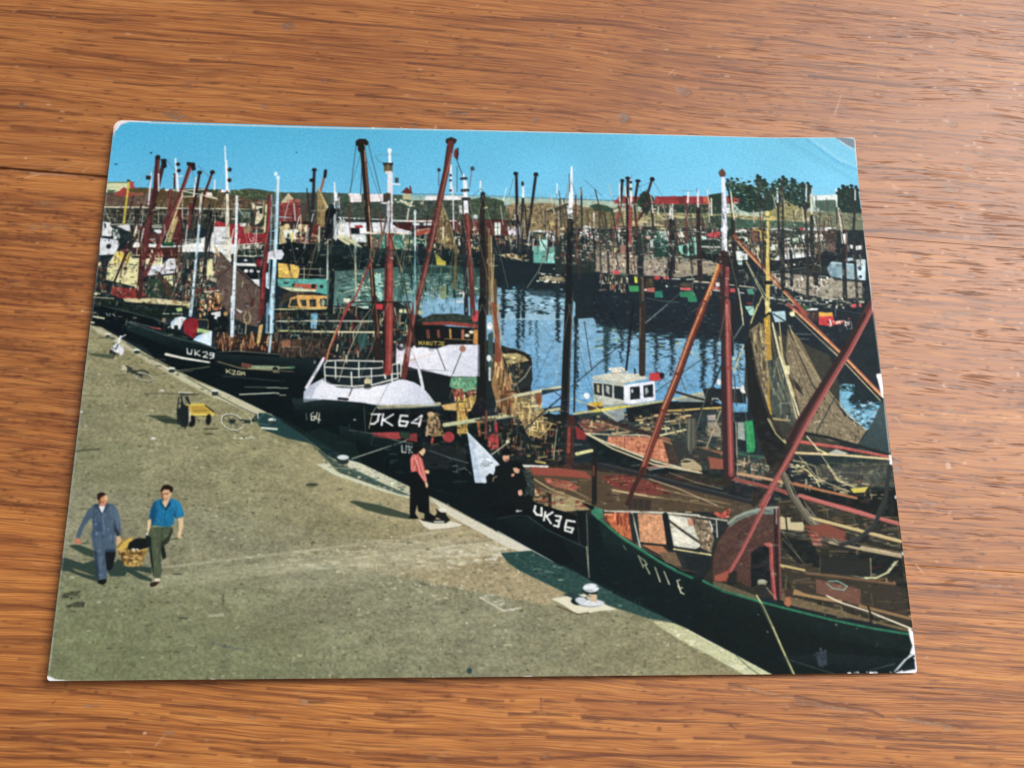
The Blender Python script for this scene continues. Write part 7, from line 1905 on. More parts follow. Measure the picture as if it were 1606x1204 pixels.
D c8d0c4 2.2 2.2:625.1,611.1
D 1a2628 10.3 7.0:726.0,725.2
D dfe4ea 11.3 6.1:726.9,721.1
P c8b090:722.8,729.8 734.7,729.9 734.3,741.4 723.7,740.2
D 7a8488 18.6 5.6:726.0,741.8
D d4d8dc 17.7 4.2:727.2,741.9
D c4ccd4 7.9 4.2:711.9,737.9
P c8b090:724.0,731.0 735.1,731.1 733.8,741.0 724.9,739.5
L 16201f 1.9:734.0,712.5 736.3,716.0
P 2b2a24:1003.0,596.6 1048.3,591.6 1181.4,591.5 1183.8,652.9 1181.7,787.7 1123.3,768.9 1052.6,749.9 1009.3,747.4 993.2,738.0 964.6,733.2 886.7,711.9 902.7,688.4
K 140 500 5.0 27.2 .06 4a4434,1a1e1c,5c5440,34302a,6a5c44,202624:1003.0,596.6 1181.4,591.5 1179.9,783.1 1004.7,745.1
P 151b1c:1008.4,647.9 1051.9,657.6 1059.6,679.2 1134.3,672.2 1180.6,679.5 1179.5,708.2 1106.7,698.4 1043.5,693.5 1024.6,686.3 1006.9,664.8
P 242826:1059.8,676.8 1133.2,681.8 1130.8,703.3 1060.1,698.3
P 101617:1004.3,581.8 1185.1,581.5 1182.8,621.2 1150.5,618.7 1092.0,604.0 1052.8,596.6
P b8b488:1004.0,620.0 1010.9,620.0 1012.6,628.5 1039.8,628.5 1039.9,640.7 1002.4,638.2
L 22241e 3.4:1014.6,620.0 1014.0,640.6
L 8ab09060 1.5:1006.5,641.8 1037.9,649.1 1076.8,655.2
P 6a3830:1042.0,632.2 1100.4,643.1 1101.3,657.7 1047.6,650.4
K 141 60 2.5 14.7 .05 8a4a3a,4a2a26,a05c48:1042.0,632.2 1100.4,643.1 1101.3,657.7 1047.6,650.4
P a0685c:1048.5,654.0 1062.2,652.8 1065.1,661.2 1051.4,662.4
L c8b880 4.9:1057.7,623.6 1089.1,632.2 1137.5,644.4 1181.0,655.8
L 5a4c34 1.5:1057.4,626.5 1137.2,647.5 1180.6,658.8
L b8a888 4.9:1105.7,662.5 1144.6,669.3 1178.5,675.9
L 4a4030 1.5:1105.4,665.6 1178.2,678.8
L 7a8a7460 2.0:1105.3,643.1 1179.9,665.1
L c8b870 3.9:1002.1,691.5 1033.5,695.8
L 3a3c36 2.5:1167.0,606.4 1137.4,645.6 1118.1,662.5 1100.8,662.5
L 1c2022 7.0:1168.7,591.5 1158.0,618.7 1137.7,643.2 1118.2,661.3 1100.6,663.7 1071.6,657.6
P 4a483e:1028.6,589.2 1038.5,589.2 1051.9,606.4 1069.1,633.4 1084.5,652.8 1100.9,661.3 1071.5,658.8 1053.8,638.2
L 8a8674 1.5:1029.8,589.2 1046.4,611.4 1063.7,638.2 1081.5,657.7
L 6a6658 1.5:1036.0,589.2 1055.9,616.3 1073.1,643.1 1091.1,660.1
L 9a9682 1.0:1032.3,589.2 1051.2,613.8 1068.4,640.7 1086.3,658.9
L 2c2a26 1.2:1033.6,589.2 1053.4,616.3
L a84c48 6.0 5.5:1038.4,590.4 1087.2,602.7 1111.5,608.9 1147.7,620.7
L a84c48 5.5 5.5:1157.4,623.6 1184.1,631.0
L 6a2c2c 1.5:1038.1,593.6 1086.9,605.7 1147.4,623.6
L 6a4c38 3.9:1055.0,700.7 1095.9,707.9 1129.4,715.1 1166.1,716.4
K 142 60 1.9 6.3 .4 8a6a50,3a2c22,a08060:1055.3,698.3 1169.0,712.9 1168.3,718.8 1054.7,704.2
P 7c5c50:1048.9,707.7 1113.7,724.5 1113.2,739.8 1097.7,736.2 1047.3,724.2
K 143 30 2.4 12.0 .05 8a6a5c,5a4038:1048.9,707.7 1113.7,724.5 1113.3,738.6 1047.3,724.2
L 8a6a5c 1.2:1048.9,708.2 1113.6,725.0
P 5a3a34:1051.8,733.6 1102.6,736.2 1115.9,747.9 1087.0,745.5 1054.0,736.0
L 8cb8a4 1.9:1064.6,714.9 1077.5,719.6 1094.2,723.2
L 6aa890 2.4:1067.3,712.5 1075.0,720.8 1089.2,724.4 1094.5,720.9
L 6aa890 1.4:1073.7,709.0 1074.1,717.3
L 8cc8b0 1.4:1091.8,711.4 1093.2,722.1
L 9a7c58 6.2:1014.8,726.4 1054.2,733.6 1063.6,737.2
L 9a7c58 5.2:1125.3,751.5 1182.4,763.4
L 5a4430 1.4:1014.5,729.7 1063.2,740.2
L 5a4430 1.4:1125.0,754.3 1182.0,766.4
L e0d8c0 2.9:1054.2,733.6 1068.8,733.7 1077.5,743.1 1122.2,757.3
L e0dcc4 2.1:1122.2,757.3 1148.0,765.6 1182.7,779.7
L 1c1e1c 3.3:1120.5,750.3 1125.8,757.3 1126.7,771.2
L 22201c 3.8:1011.6,721.7 1007.7,738.1
P b87450:1001.9,735.7 1010.2,736.9 1008.0,748.6 1001.0,745.0
P 6a4c3c:999.1,726.4 1013.8,724.1 1010.3,735.8 1000.7,735.7
L b8a488 1.0:1060.5,682.8 1058.9,698.3
L b8a488 1.2:1134.1,680.6 1131.7,705.7
L c4c89c 2.2:1103.5,705.6 1120.3,709.2 1140.1,708.1 1155.7,701.0 1169.9,685.5
D d8dcc8 2.2 1.7:1124.3,708.7
L 7a6c50 1.0:1008.0,652.7 1034.4,686.3 1047.9,698.3
P 6a5c44:991.0,735.7 1014.1,747.4 1066.2,759.3 1123.2,770.0 1182.2,784.3 1182.6,780.8 1123.5,766.6 1067.1,750.0 1050.6,745.3 1015.2,735.8 996.4,728.7
K 144 100 2.4 9.5 .1 8a7a58,4a4030,9a8c68:991.2,733.4 1014.3,745.1 1182.2,784.3 1123.8,764.3 1015.3,734.6
P 4a3530:900.4,704.9 903.2,681.3 912.1,657.4 928.3,635.7 951.5,621.2 971.6,616.3 1001.1,618.7 993.4,735.7 981.7,731.0 966.3,712.2 957.8,698.0 959.8,671.9 980.6,657.5 959.8,671.9 953.5,721.5 923.3,705.0
P 4a3530:900.2,707.2 904.7,676.5 917.5,650.2 938.7,628.5 966.6,617.5 998.7,617.5 994.9,662.3 983.0,657.5 959.8,671.9 955.9,721.5 930.4,707.3
N 145 .18 1.0 1:900.4,704.9 912.1,657.4 951.5,621.2 1001.1,618.7 993.4,735.7 923.2,707.3
P 14191c:959.3,671.9 970.2,664.7 985.1,662.3 988.5,664.7 983.3,726.3 966.0,716.9 955.4,721.5
P 6a7a70:928.3,635.7 933.9,626.0 952.1,613.9 977.3,607.0 999.4,610.2 998.7,617.5 971.6,616.3 948.9,623.6 933.3,634.5
K 146 30 1.9 5.8 .2 8a9a8a,56685c:928.3,635.7 952.1,613.9 999.4,610.2 998.7,617.5 948.9,623.6
L 2a1c1e 5.4:1000.9,606.5 996.1,676.7 993.4,735.7
L 6a4444 3.5:1006.0,605.3 1001.0,676.7 997.0,735.7
L b0a898 1.5:1002.2,606.5 1000.0,630.9
L 9a4040 4.9:988.8,661.1 987.3,693.3 988.5,736.8
L c05c54 1.9:990.5,662.3 988.8,693.3 989.1,735.7
P b86058:977.9,659.9 988.0,657.0 992.4,662.3 984.9,664.7
P a04038:901.3,709.6 918.8,700.2 922.8,712.0 910.7,713.1
P 1a1c1e:921.2,700.2 935.9,697.9 934.5,716.7 922.3,719.0
D 8a8a74 7.2 3.3:972.3,713.4
D 1c2022 6.2 1.9:972.0,716.9
D a8a890 5.3 1.9:971.2,712.2
P 26282a:963.5,716.9 982.7,719.3 976.7,733.3 965.0,728.6
L a09070 1.2:977.7,721.6 990.8,738.0
P 5a5440:901.1,711.9 920.1,716.7 957.6,730.9 964.4,735.6 964.1,740.2 933.3,733.1 900.5,721.3
P 0d1718:872.5,707.1 886.7,711.9 914.6,726.0 966.4,741.4 1008.9,752.0 1065.4,766.2 1122.2,778.1 1184.0,788.9 1183.2,851.3 1009.5,849.8 979.8,838.3 950.1,824.7 881.7,788.0 868.0,781.1
L 2a7052 3.1:886.7,711.9 914.6,726.5 966.4,741.4 1008.9,752.0 1065.4,766.2 1122.2,778.1 1184.1,788.2
L 4a9474 0.7:886.7,710.7 914.7,724.9 966.5,739.8
K 147 60 2.4 14.2 .0 12211f60,0a111260,20302f40:885.8,725.9 965.7,749.5 1178.4,794.6 1173.0,837.8 1010.3,840.8 881.9,785.7
P 38404a:1039.3,811.8 1055.1,808.5 1054.4,827.8 1042.2,829.9
K 148 20 1.4 4.7 .2 4a525c,2c343c:1037.5,805.0 1056.4,807.4 1054.2,830.0 1039.9,829.9
L 3a4844 1.2:1002.7,820.6 1030.4,829.8 1067.3,841.3
D c8d0d0 1.4 1.4:1073.2,773.2
D a8b0b0 0.9 0.9:1102.3,778.5 962.6,758.7 973.8,782.5
L 5a6464 0.9:1127.8,803.4 1130.7,798.8
L c8c890 2.1:962.3,732.1 970.7,747.2 982.6,777.3 994.2,809.2 1007.7,843.1
L 8a8c64 0.9:963.2,735.6 982.2,781.8 1005.4,843.0
L 8a7a2c 2.7 3.2:32.8,105.5 31.1,177.7
L c8b84c 2.7 2.7:32.6,104.0 32.0,174.9
D 3a4a38 2.7 2.2:31.9,104.6
L dcdcec 2.2:65.1,90.4 65.4,143.3
P 20262a:57.1,94.9 64.8,95.3 64.6,101.9 57.8,102.1
L 7a8a90 0.8:69.5,77.2 42.3,112.4
L 4a5a64 0.8:83.8,65.3 103.6,88.1
L 451f22 7.1 8.2:72.0,62.6 73.4,120.3 66.5,182.6 64.2,237.9 65.9,294.6
L 6a3434 2.2 2.7:74.1,65.5 75.5,143.1 67.8,210.3
P 1c1a1e:68.5,60.4 75.1,59.6 75.7,66.9 68.6,67.1
L 3a2428 6.0 7.1:81.7,71.1 72.9,143.1 66.7,237.8 66.4,291.9
P 1c1a1e:76.7,66.0 85.0,65.2 87.1,79.7 81.5,82.8
L 5a2a2c 6.4:67.7,168.6 66.7,237.8
L e4e4ec 2.5:99.1,64.9 106.1,116.8
D 20242c 3.3 3.3:103.7,74.1 105.9,85.1
L e0e4ec 3.3:103.4,91.0 107.6,119.6
L dcdce0 1.6:97.9,95.4 111.8,94.2
P 3a2428:98.1,89.6 101.2,89.6 103.4,115.4 100.4,115.5
L dce0e4 2.2:75.9,91.6 78.5,120.2
P dcdce4:88.3,117.2 99.7,116.9 98.7,119.8 88.6,120.0
L 5a2a2c 5.5 6.6:122.9,73.1 111.8,125.3 97.6,165.2 84.7,218.3 71.2,259.5
L 8a4c4c 1.9 2.2:125.1,76.0 113.9,125.2 99.8,168.0 87.0,215.5
P 201c1e:116.2,69.8 129.1,70.6 131.4,83.1 126.4,84.7 123.1,76.0 117.5,76.1
L c8b080 2.2:114.5,126.6 107.1,159.4 102.5,193.1
L a89464 3.7:110.1,165.0 102.2,204.2
L 2c1c20 3.8 4.4:137.6,87.3 133.5,141.9 129.1,181.5
D 201c1e 3.8 3.3:137.6,87.3
L dcdcdc 2.2:132.4,96.1 131.8,127.7
L 4a2428 3.5 4.4:156.8,86.9 147.4,124.5 142.8,164.3
D 201c1e 3.8 3.8:156.7,86.3
L 3a4a54 0.8:134.6,75.8 152.7,94.2
L 5a2a2e 5.9:96.2,119.9 97.6,165.2 95.3,182.1
L 4a2024 5.9:113.0,153.6 118.6,206.7
L 5a2a2e 4.8:128.4,142.0 129.1,181.5
L d8dce4 2.4:161.6,99.8 162.0,115.6
L c8c8b8 1.6:113.9,119.5 165.6,129.9
L b8b8a8 1.6:114.1,122.4 117.7,164.8
L 2e2a28 2.7:55.3,143.5 45.7,199.7 28.1,271.0 24.0,279.1
L 201c1c 2.7:75.5,143.1 39.0,232.8 26.2,276.4
L 2c2624 1.6:44.1,183.0 50.9,202.3
L a0a090 1.1:0.9,151.6 13.6,178.0
L 8a8a80 0.8:140.2,195.2 130.4,228.6 117.4,280.5 103.6,319.2
L a8b0ac 1.0:-47.3,295.2 -53.4,305.9
L e8e8f0 1.7 2.2:172.7,40.3 175.3,66.1
L ececf4 3.3 4.4:176.3,66.0 181.3,115.2
D 1e2226 3.3 3.8:182.5,81.1 183.8,99.0
P e4e8f0:172.2,115.4 184.9,115.1 186.5,119.7 172.5,120.0
L 262a2e 4.3:181.2,119.8 181.4,123.8
L e0dcc4 4.3 5.4:182.0,123.8 187.0,180.4 192.5,230.3
L c8ccc0 1.6:181.9,152.3 188.1,224.9
L 26282a 3.8:156.3,141.4 156.4,208.8 159.3,263.6
L a4c0cc 3.2 4.3:142.8,124.6 143.7,175.6 143.5,236.6 143.4,290.9 142.7,318.7
L d8e8ec 1.3 1.6:142.4,126.1 143.2,175.6 143.0,236.6 142.9,290.9
L d4c890 1.6:144.6,121.7 143.1,141.7
L a4b8c0 1.3:142.1,186.8 145.7,184.5
L 6a8a90 1.3:138.0,291.0 143.0,292.2
L c0d4dc 3.8 4.9:196.7,126.4 199.6,180.2 201.4,235.7 204.0,317.9
L e8f0f4 1.6 2.2:196.7,126.4 199.6,180.2 200.9,235.7 203.6,317.9
D dce4e8 2.7 3.2:197.9,140.6
L a8b8bc 1.3:196.9,140.6 211.1,163.0
L a8bcc8 5.1:142.7,303.3 142.5,322.0
L d0e0ec 5.2:201.7,291.8 205.2,352.9
L 1c2224 1.0:204.2,327.8 197.4,327.9
L 2a2a28 6.4 6.9:246.4,201.7 245.1,262.4 245.5,317.4
L d8cc98 2.7:242.2,139.7 242.4,185.0
L 6c2028 6.0 6.5:247.4,123.9 248.2,168.0 246.8,207.3 245.7,251.4 245.9,317.4
L 8c3038 2.2 2.4:247.0,125.3 247.5,168.0 244.9,251.4 244.7,317.4
L d4dcdc 3.2:251.1,229.4 250.4,234.9
P c8d8e4:248.2,251.4 254.4,251.3 254.8,278.5 249.6,275.9
L 8cb8cc 4.9 7.1:257.5,93.4 259.8,179.0 260.5,248.5 259.5,317.2
L cce8f4 2.5 3.3:258.0,93.3 260.3,179.0 260.5,248.5 259.5,317.2
D d8e8f0 2.7 3.8:257.5,92.8 253.7,86.2
L a0c4d4 1.6:250.4,139.6 258.1,140.8
L a0c4d4 1.6:250.2,158.1 279.7,160.3
L a0c4d4 1.6:250.9,183.4 263.0,181.8
L a0c4d4 1.6:251.8,198.8 259.0,200.1
L a0c4d4 1.6:264.5,116.3 251.5,113.7
L 7a9cac 2.2:249.4,122.4 252.4,196.0 253.2,273.1
P d8dce4:250.0,218.3 259.8,214.0 269.9,213.8 273.8,220.7 270.7,229.0 260.7,230.6 250.6,229.4
L 6a8a9c 3.6:253.7,301.8 255.3,349.7
L 8cb8cc 6.2:260.6,293.7 262.0,347.0
L cce8f4 3.1:259.9,293.7 261.5,347.0
L 10181a 2.5:250.4,350.3 265.2,350.7
L b0ccd8 3.6:261.6,352.3 260.8,377.2
L 5a2a2c 5.2:244.7,296.6 243.7,328.7
L 4a2428 4.6:231.0,296.8 230.8,304.8
P c8a868:243.4,336.6 249.4,333.9 246.3,363.0 241.6,365.6
L 26262a 4.4 5.5:312.5,77.6 313.0,115.3 312.6,161.1 310.3,195.0
D 1e1e22 3.9 3.3:312.5,77.6 309.5,95.7
L 8a5c50 3.9:330.0,80.1 326.5,100.6 323.3,115.1
L 201e20 5.0:330.0,78.6 329.4,88.9
L b8a470 1.6:319.0,106.5 334.6,137.9
L dce0ea 2.2 3.3:344.6,98.7 347.5,137.6
L d8dce8 3.8 5.5:347.9,117.5 349.3,194.3
L c8ccd8 1.6:342.3,137.7 353.4,124.6
P 12161a:332.5,149.3 339.7,137.8 351.7,146.1 343.2,157.7 342.0,191.6 333.2,193.2
D 12161a 4.3 5.4:341.2,140.6
L b8bca8 2.7:324.7,175.0 325.2,214.3
L d4d8cc 2.1:338.4,197.3 340.4,260.9
L c8d0c0 1.6:338.4,195.9 351.1,194.8
L 141c1e 6.9 8.5:346.1,197.2 347.4,260.8 347.2,316.1
L c8d0b8 2.7:379.9,193.8 380.2,216.1
D a8b4a0 2.7 3.7:380.6,213.3
L b0b898 2.4:380.7,216.1 384.5,290.3
L 3a4a50 1.1:375.9,28.8 369.8,114.1
L 3a4a50 1.1:394.4,28.3 416.6,116.0
L 2a3034 1.1:386.1,58.2 385.6,119.6
P 1c1a1a:374.5,25.8 379.6,21.2 390.2,21.0 395.6,26.8 393.2,32.8 386.6,31.5 379.6,34.7 375.3,33.3
L 241c1a 8.4 9.5:384.5,25.6 388.9,61.1 394.5,113.6 398.5,159.5
L 241c1a 6.5 7.0:398.5,159.5 402.6,210.2 408.0,259.9 413.4,315.2
L c89c70 1.7 1.7:388.4,31.5 394.7,96.2 401.1,159.4 405.5,212.9
L 6a3c30 2.2 2.2:392.0,61.1 399.1,136.6
L 8a6a50 1.9:403.4,210.2 412.2,315.3
D 1c1a1a 5.6 8.4:384.1,37.5
L 2a201e 6.8 7.8:412.6,288.9 418.3,353.2 420.4,384.8
L 7a4a3c 1.6:414.0,294.3 420.2,353.2
L e8e8f0 3.9 4.5:428.5,38.8 429.7,66.1
D eeeef4 3.4 3.4:428.5,40.0
L 6a8088 0.8:405.6,49.5 427.9,47.2 449.0,48.5
L 4a5a5e 0.8:406.4,51.8 412.4,60.6 421.7,63.3
P 5a5240:419.9,63.9 434.1,63.6 433.9,77.8 420.8,78.6
P 2a2a26:418.3,62.2 434.8,61.8 434.1,66.6 419.2,66.9
P d8d0c0:422.1,76.6 433.3,76.3 432.7,81.3 423.5,81.5
L 8a805c 1.4:427.0,64.7 427.3,76.4
L d8d8e0 8.3 8.3:430.3,81.4 431.5,130.2
P 3a4448:438.1,87.9 443.6,87.8 443.8,96.6 438.3,96.7
L e0e0e8 2.5:434.4,98.8 445.4,99.2
D 6a5c48 5.5 7.7:426.7,121.6
P 3a3830:420.5,116.0 432.2,115.7 432.6,131.6 420.9,130.4
L d8d8d8 2.7:418.4,131.9 435.2,131.8
L d8d8e2 8.7 9.3:431.3,131.6 432.0,180.1
L b8bccc 2.7:428.0,133.1 428.7,178.8
P dcd8c8:395.3,180.8 442.8,179.9 462.2,182.4 441.7,185.6 395.4,184.5
L 6a3028 1.3:413.4,183.3 446.8,184.1
P 1c2224:424.9,183.1 439.1,182.8 437.9,188.5 426.3,188.7
L 8c3834 11.3 12.4:432.3,188.6 433.3,259.5 434.2,315.0
L 4a2426 3.8 4.3:427.7,190.1 428.7,259.6 428.7,315.0
L a85048 2.4 2.4:434.7,192.8 435.3,259.5 435.7,315.0
L 8c3834 12.0 12.5:434.2,294.0 435.1,379.4 435.0,405.5
L 4a2426 3.7 3.7:428.6,294.1 429.9,379.4 429.6,405.5
L a85048 2.4 2.4:436.7,294.0 437.3,379.4 437.4,402.9
L 1c1c1e 3.1:426.5,326.5 429.1,387.3
L 3a3c34 2.2:432.7,184.4 450.7,245.5 467.4,314.6
L b0a070 1.1:435.3,187.1 453.3,248.2
L 8c3038 2.2 2.7:421.1,184.6 404.6,232.4 383.7,287.6 368.4,315.8
L 9a3c3c 2.6 3.1:375.2,297.5 358.3,343.3 342.9,388.1
L b89c60 1.5:358.1,337.9 347.1,372.4 345.4,388.1
L b0a890 1.3:395.0,326.8 372.4,387.8 363.9,421.6
L a0987c 1.0:406.9,307.9 383.1,343.0
L 241c1e 2.1:376.5,297.1 467.0,295.4
P c8304c:414.2,299.3 425.5,299.2 424.5,308.6 415.7,307.4
P 241c1c:517.0,17.8 525.5,14.0 534.9,18.3 532.2,25.0 528.3,28.1 517.6,23.8
D 241c1c 7.4 5.7:524.2,22.2
L 3c2422 9.6 9.6:526.1,22.1 520.5,55.1
L 5c2e2a 9.1 8.5:524.2,25.2 518.0,75.9 508.1,128.6 496.0,197.3 484.1,258.8 472.4,314.5
L 90564a 2.5 2.5:526.2,43.1 520.6,69.9 509.4,128.6 497.3,197.3 485.4,258.8 473.8,310.7
L 3a2224 2.5 2.5:519.8,31.3 515.4,70.0 504.2,128.7 492.1,197.4 480.3,258.8
D 6c2c30 3.9 9.0:533.7,43.5
L 241c1e 2.3:536.3,33.9 535.1,53.3
L 2e4650 1.4:534.6,54.8 544.5,82.6
L 5c2e2a 8.4 8.4:474.5,293.5 466.7,347.3 461.4,392.2 458.9,413.1
L 90564a 2.4 2.4:476.0,293.5 468.4,344.7 462.9,389.6
L 3a2a28 3.7 3.7:459.5,299.1 470.4,342.0 474.5,363.2
L 5a7a94 2.2:506.6,70.2 506.4,99.6
D 2a343c 2.8 3.3:506.7,72.6
L dce0e8 3.4 3.9:525.3,63.9 526.2,110.8
D 2a3038 2.2 2.2:525.0,81.6 525.0,90.4 525.2,108.0
L c8ccd0 2.2:528.8,102.0 530.6,174.1
L 4a6a80 1.7:535.2,66.6 535.4,110.7
L 6a7c90 2.2:559.0,66.1 555.1,101.5
D 3a4450 3.4 3.9:559.5,69.0
L d8e0e8 2.8:545.3,79.7 547.2,98.7
L 2c3034 4.5:541.9,87.1 549.8,86.4
L e4e6f0 6.1 7.2:547.7,92.9 550.0,148.0
L 2a2e30 5.0:543.3,107.6 552.5,106.8
L 2a2e30 5.5:544.7,122.1 553.9,121.9
L c8ccd0 4.4:540.8,135.2 542.2,151.0
D c8ccd0 3.3 3.8:541.7,163.9 564.4,152.0
L 5c2c2a 7.1 7.7:550.5,149.4 554.1,202.0 558.1,257.7 560.8,313.4
L 8c4c40 2.2 2.2:552.1,150.8 555.4,201.9 559.6,257.7
L 22262a 6.0 6.6:543.5,151.0 546.3,202.1 549.1,257.8 550.6,313.5
L 6a5c40 4.3:534.7,202.3 532.6,271.8
L dce4e8 2.5:572.3,90.9 571.7,107.0
L 7c8c94 0.8:565.7,88.9 577.5,88.7
L 5c747c 1.1:560.4,116.0 572.3,104.0 589.3,121.2
L 201e1e 7.2 9.4:575.7,112.7 574.8,173.3 575.5,257.4 574.7,313.2
L dccca0 2.2:578.8,137.3 582.7,135.8
L 3a2c26 4.4:583.9,170.2 582.5,229.5 582.3,313.1
L a88c60 2.7:588.6,184.4 589.0,229.4 590.7,313.0
L 7a6440 2.7:585.2,173.1 585.8,257.3 587.4,313.0
L c8b080 1.3:592.9,215.4 591.4,257.2 598.8,312.9
L 5a4630 4.8:594.0,257.1 595.0,312.9
L 15191b 12.1 14.8:574.7,292.1 574.6,378.0 573.4,425.1 572.1,466.2
L 15191b 7.6 7.6:570.9,445.7 561.0,466.3
L 3a302a 2.1 2.1:579.8,297.5 580.3,404.2
L 7a4434 6.8 9.5:591.3,297.4 597.3,351.2 598.4,385.7
L a88458 1.6:588.7,297.4 593.6,351.2
L b09060 1.3:598.9,297.3 602.3,367.1
L 6a3a30 3.5:580.7,466.2 579.4,506.7
L c8dce0 2.5:470.5,143.8 471.8,214.6
D d0e4e8 2.2 4.4:470.6,146.6
L 7cb0b8 2.7:471.8,214.6 472.9,314.5
L 5a7a88 1.1:474.5,220.1 481.4,250.6
D 40585c 1.6 2.2:471.1,175.2
L d0d4cc 2.6:540.3,279.9 546.7,279.8 545.5,293.5 536.6,293.6
L b8b0a0 1.6:536.5,274.5 546.7,277.1
L 1e1e26 4.5 5.1:628.8,76.4 629.3,132.0 630.1,197.8
D 1a1a20 3.9 3.4:628.0,76.4
L d8e0ea 3.4:639.3,90.9 639.4,120.1
D 22262c 2.2 4.5:638.7,93.8
L 22262a 4.4 5.0:638.9,120.2 636.2,172.1 634.4,209.1
L 1e2026 4.5 3.9:660.0,77.1 652.5,131.5 645.2,183.4
D 1a1a20 3.9 3.9:660.0,77.1
L 2a2624 2.8:641.9,131.7 645.0,194.7
L d4e4ec 1.4:613.2,101.7 607.8,123.7
L 3a3a36 1.4:635.3,131.9 612.7,166.8 596.9,198.4
L 4a5860 0.8:623.9,85.3 617.1,114.8
L d8e4ea 2.0:693.5,92.6 692.4,119.1
L 3a444a 1.1:692.6,110.3 692.4,119.1
P 3a3830:676.1,139.7 708.2,126.0 713.4,130.3 686.6,142.4
L c8bc98 1.4:676.1,138.3 710.9,123.1
L 3c3c34 2.2:673.5,139.8 673.0,165.7
L 4a2c2a 3.3:691.1,153.9 689.4,196.8
L 26282a 1.4:678.0,177.1 706.5,193.7
L e8eaf4 2.8 5.7:717.4,62.5 715.2,106.9
L ecedf6 6.2 7.3:715.5,106.9 712.9,153.5
P dcdce4:707.7,130.4 711.6,130.3 711.2,147.7 717.6,156.3 709.7,153.5
L 26323a 1.1:713.1,74.5 713.1,106.9
P 1a1c20:707.1,155.0 721.6,154.7 718.8,160.6 706.9,160.8
L 161a1e 8.8 9.4:712.8,156.4 709.1,227.5 705.7,311.5
L 3c362c 1.6:714.3,277.5 710.8,311.5
L 5a3030 2.2:722.0,112.6 721.9,170.6 719.3,227.3
L 161a1c 11.2 12.8:706.7,290.3 701.5,376.7 696.1,470.5
L 3c342c 2.1:711.7,295.8 706.5,376.7 700.7,465.4
L 1a2022 2.7:718.9,295.7 714.1,376.6 710.4,465.3
L 3a2624 12.6 12.6:705.2,475.6 700.8,551.1
L 8a4034 4.5:702.3,490.9 700.2,526.2
L 20221e 1.1:729.7,322.8 738.7,402.8
L 2c3438 1.5:707.7,426.6 783.4,359.9 812.8,332.6
L 4a5c64 1.1:711.2,296.0 711.7,296.0
L 2a3034 2.8 3.4:731.4,99.2 731.0,167.5
L 4a585c 0.8:735.6,82.9 764.1,111.7
L 3c3c38 3.3:759.1,141.0 758.1,243.5
L 3c3a34 3.9:767.1,140.9 770.0,169.7 770.3,246.1
L 5a4c38 1.4:747.3,135.4 767.0,142.3
L dcdcd8 2.2:750.3,141.2 749.5,167.2
L 2a2a2a 3.3:748.8,170.1 749.3,235.3
L 4a3a34 1.1:719.7,176.3 736.7,221.4
L 201e22 4.0 4.0:797.8,84.5 792.8,128.7
D 1a1a1e 3.4 2.8:797.8,84.5
L dcdce0 2.3:793.0,90.5 792.3,128.7
L 201e22 4.5 5.1:806.9,79.8 804.0,128.5 799.9,242.9
D 1a1a1e 4.0 2.8:806.6,80.1
L 7e3438 4.5:809.1,122.5 805.8,169.0
L 93443f 5.0:809.4,128.4 806.0,194.8
L e0d8d4 3.4:811.3,84.2 810.2,128.4
D 2a2a30 2.3 2.8:811.2,87.1 810.9,99.0
L 8a8a94 1.4:813.3,75.2 812.3,81.2
L 241e20 4.0 4.0:822.8,85.4 815.8,122.4
D 1a1a1e 4.5 2.8:822.9,84.5
L 3a2c2c 3.9:815.5,128.2 817.4,174.5
L 2a2428 4.0 3.4:846.0,80.4 838.1,104.3 829.8,136.7 821.2,151.4
D 1a1a1e 4.0 4.0:846.0,81.0
L 4a5c68 0.8:843.0,86.5 819.6,97.3
L 4a5c68 0.8:848.4,86.3 860.7,109.7
L a03840 1.7:792.8,128.7 780.6,169.5
L 8a3038 2.2:789.7,140.4 787.2,169.4
L 7a3434 2.2:824.4,139.7 815.3,163.1
L 26262a 3.4 3.9:843.9,121.8 843.0,168.3
L e4dcd8 2.2:843.7,126.2 844.4,139.3
L dcdcd8 3.4:872.6,127.1 871.4,150.4
L 1c2226 7.2 7.8:873.2,151.9 866.5,247.5
L 1c2226 3.3:876.7,150.3 872.6,241.8
L d8dcd4 2.2:876.6,124.1 875.1,150.4
L e4e0e0 2.8:902.9,102.9 900.6,126.5
L 6a5c68 0.8:893.6,100.2 909.8,100.4
L 5a3834 3.9 4.5:899.7,123.6 894.9,190.4
L e0dce0 2.8:918.5,99.7 917.2,132.1
L 4a545c 1.1:916.9,95.3 917.2,102.6
L 2a2024 6.7 7.9:917.2,132.1 914.4,190.0 913.0,252.4
L d4ccc0 1.4:919.4,161.1 919.3,184.2
L 4a4034 1.4:899.0,144.1 879.1,164.8
L 26302e 8.3 9.4:822.5,180.2 820.4,225.7
L 1e2629 9.3 9.3:819.3,220.1 819.6,253.8
L 5a4a38 4.9 5.4:821.8,251.0 820.3,310.1
L 262a2c 3.8:819.1,253.8 816.4,310.1
L 2c2826 10.7 9.6:821.1,294.3 817.7,348.8 814.6,404.7
L 5a4840 2.1:816.9,299.8 814.1,348.8
L 15191d 3.2:806.9,291.7 796.1,362.4 790.7,399.7
L 7a8a8c 1.3:858.8,293.8 823.5,324.3
L 38444a 1.3:905.2,382.7 833.4,433.4
L 4a5c64 1.3:870.8,401.6 879.1,433.1
L 38444a 1.0:855.6,399.1 836.5,422.9
D 5a4038 5.7 6.9:960.3,67.8
L 5a4038 4.0 2.9:960.7,61.4 960.4,73.5
L dce0ea 5.7 7.4:961.1,76.4 959.5,125.4
L e4e6f2 7.9 8.5:959.5,125.4 954.3,206.5
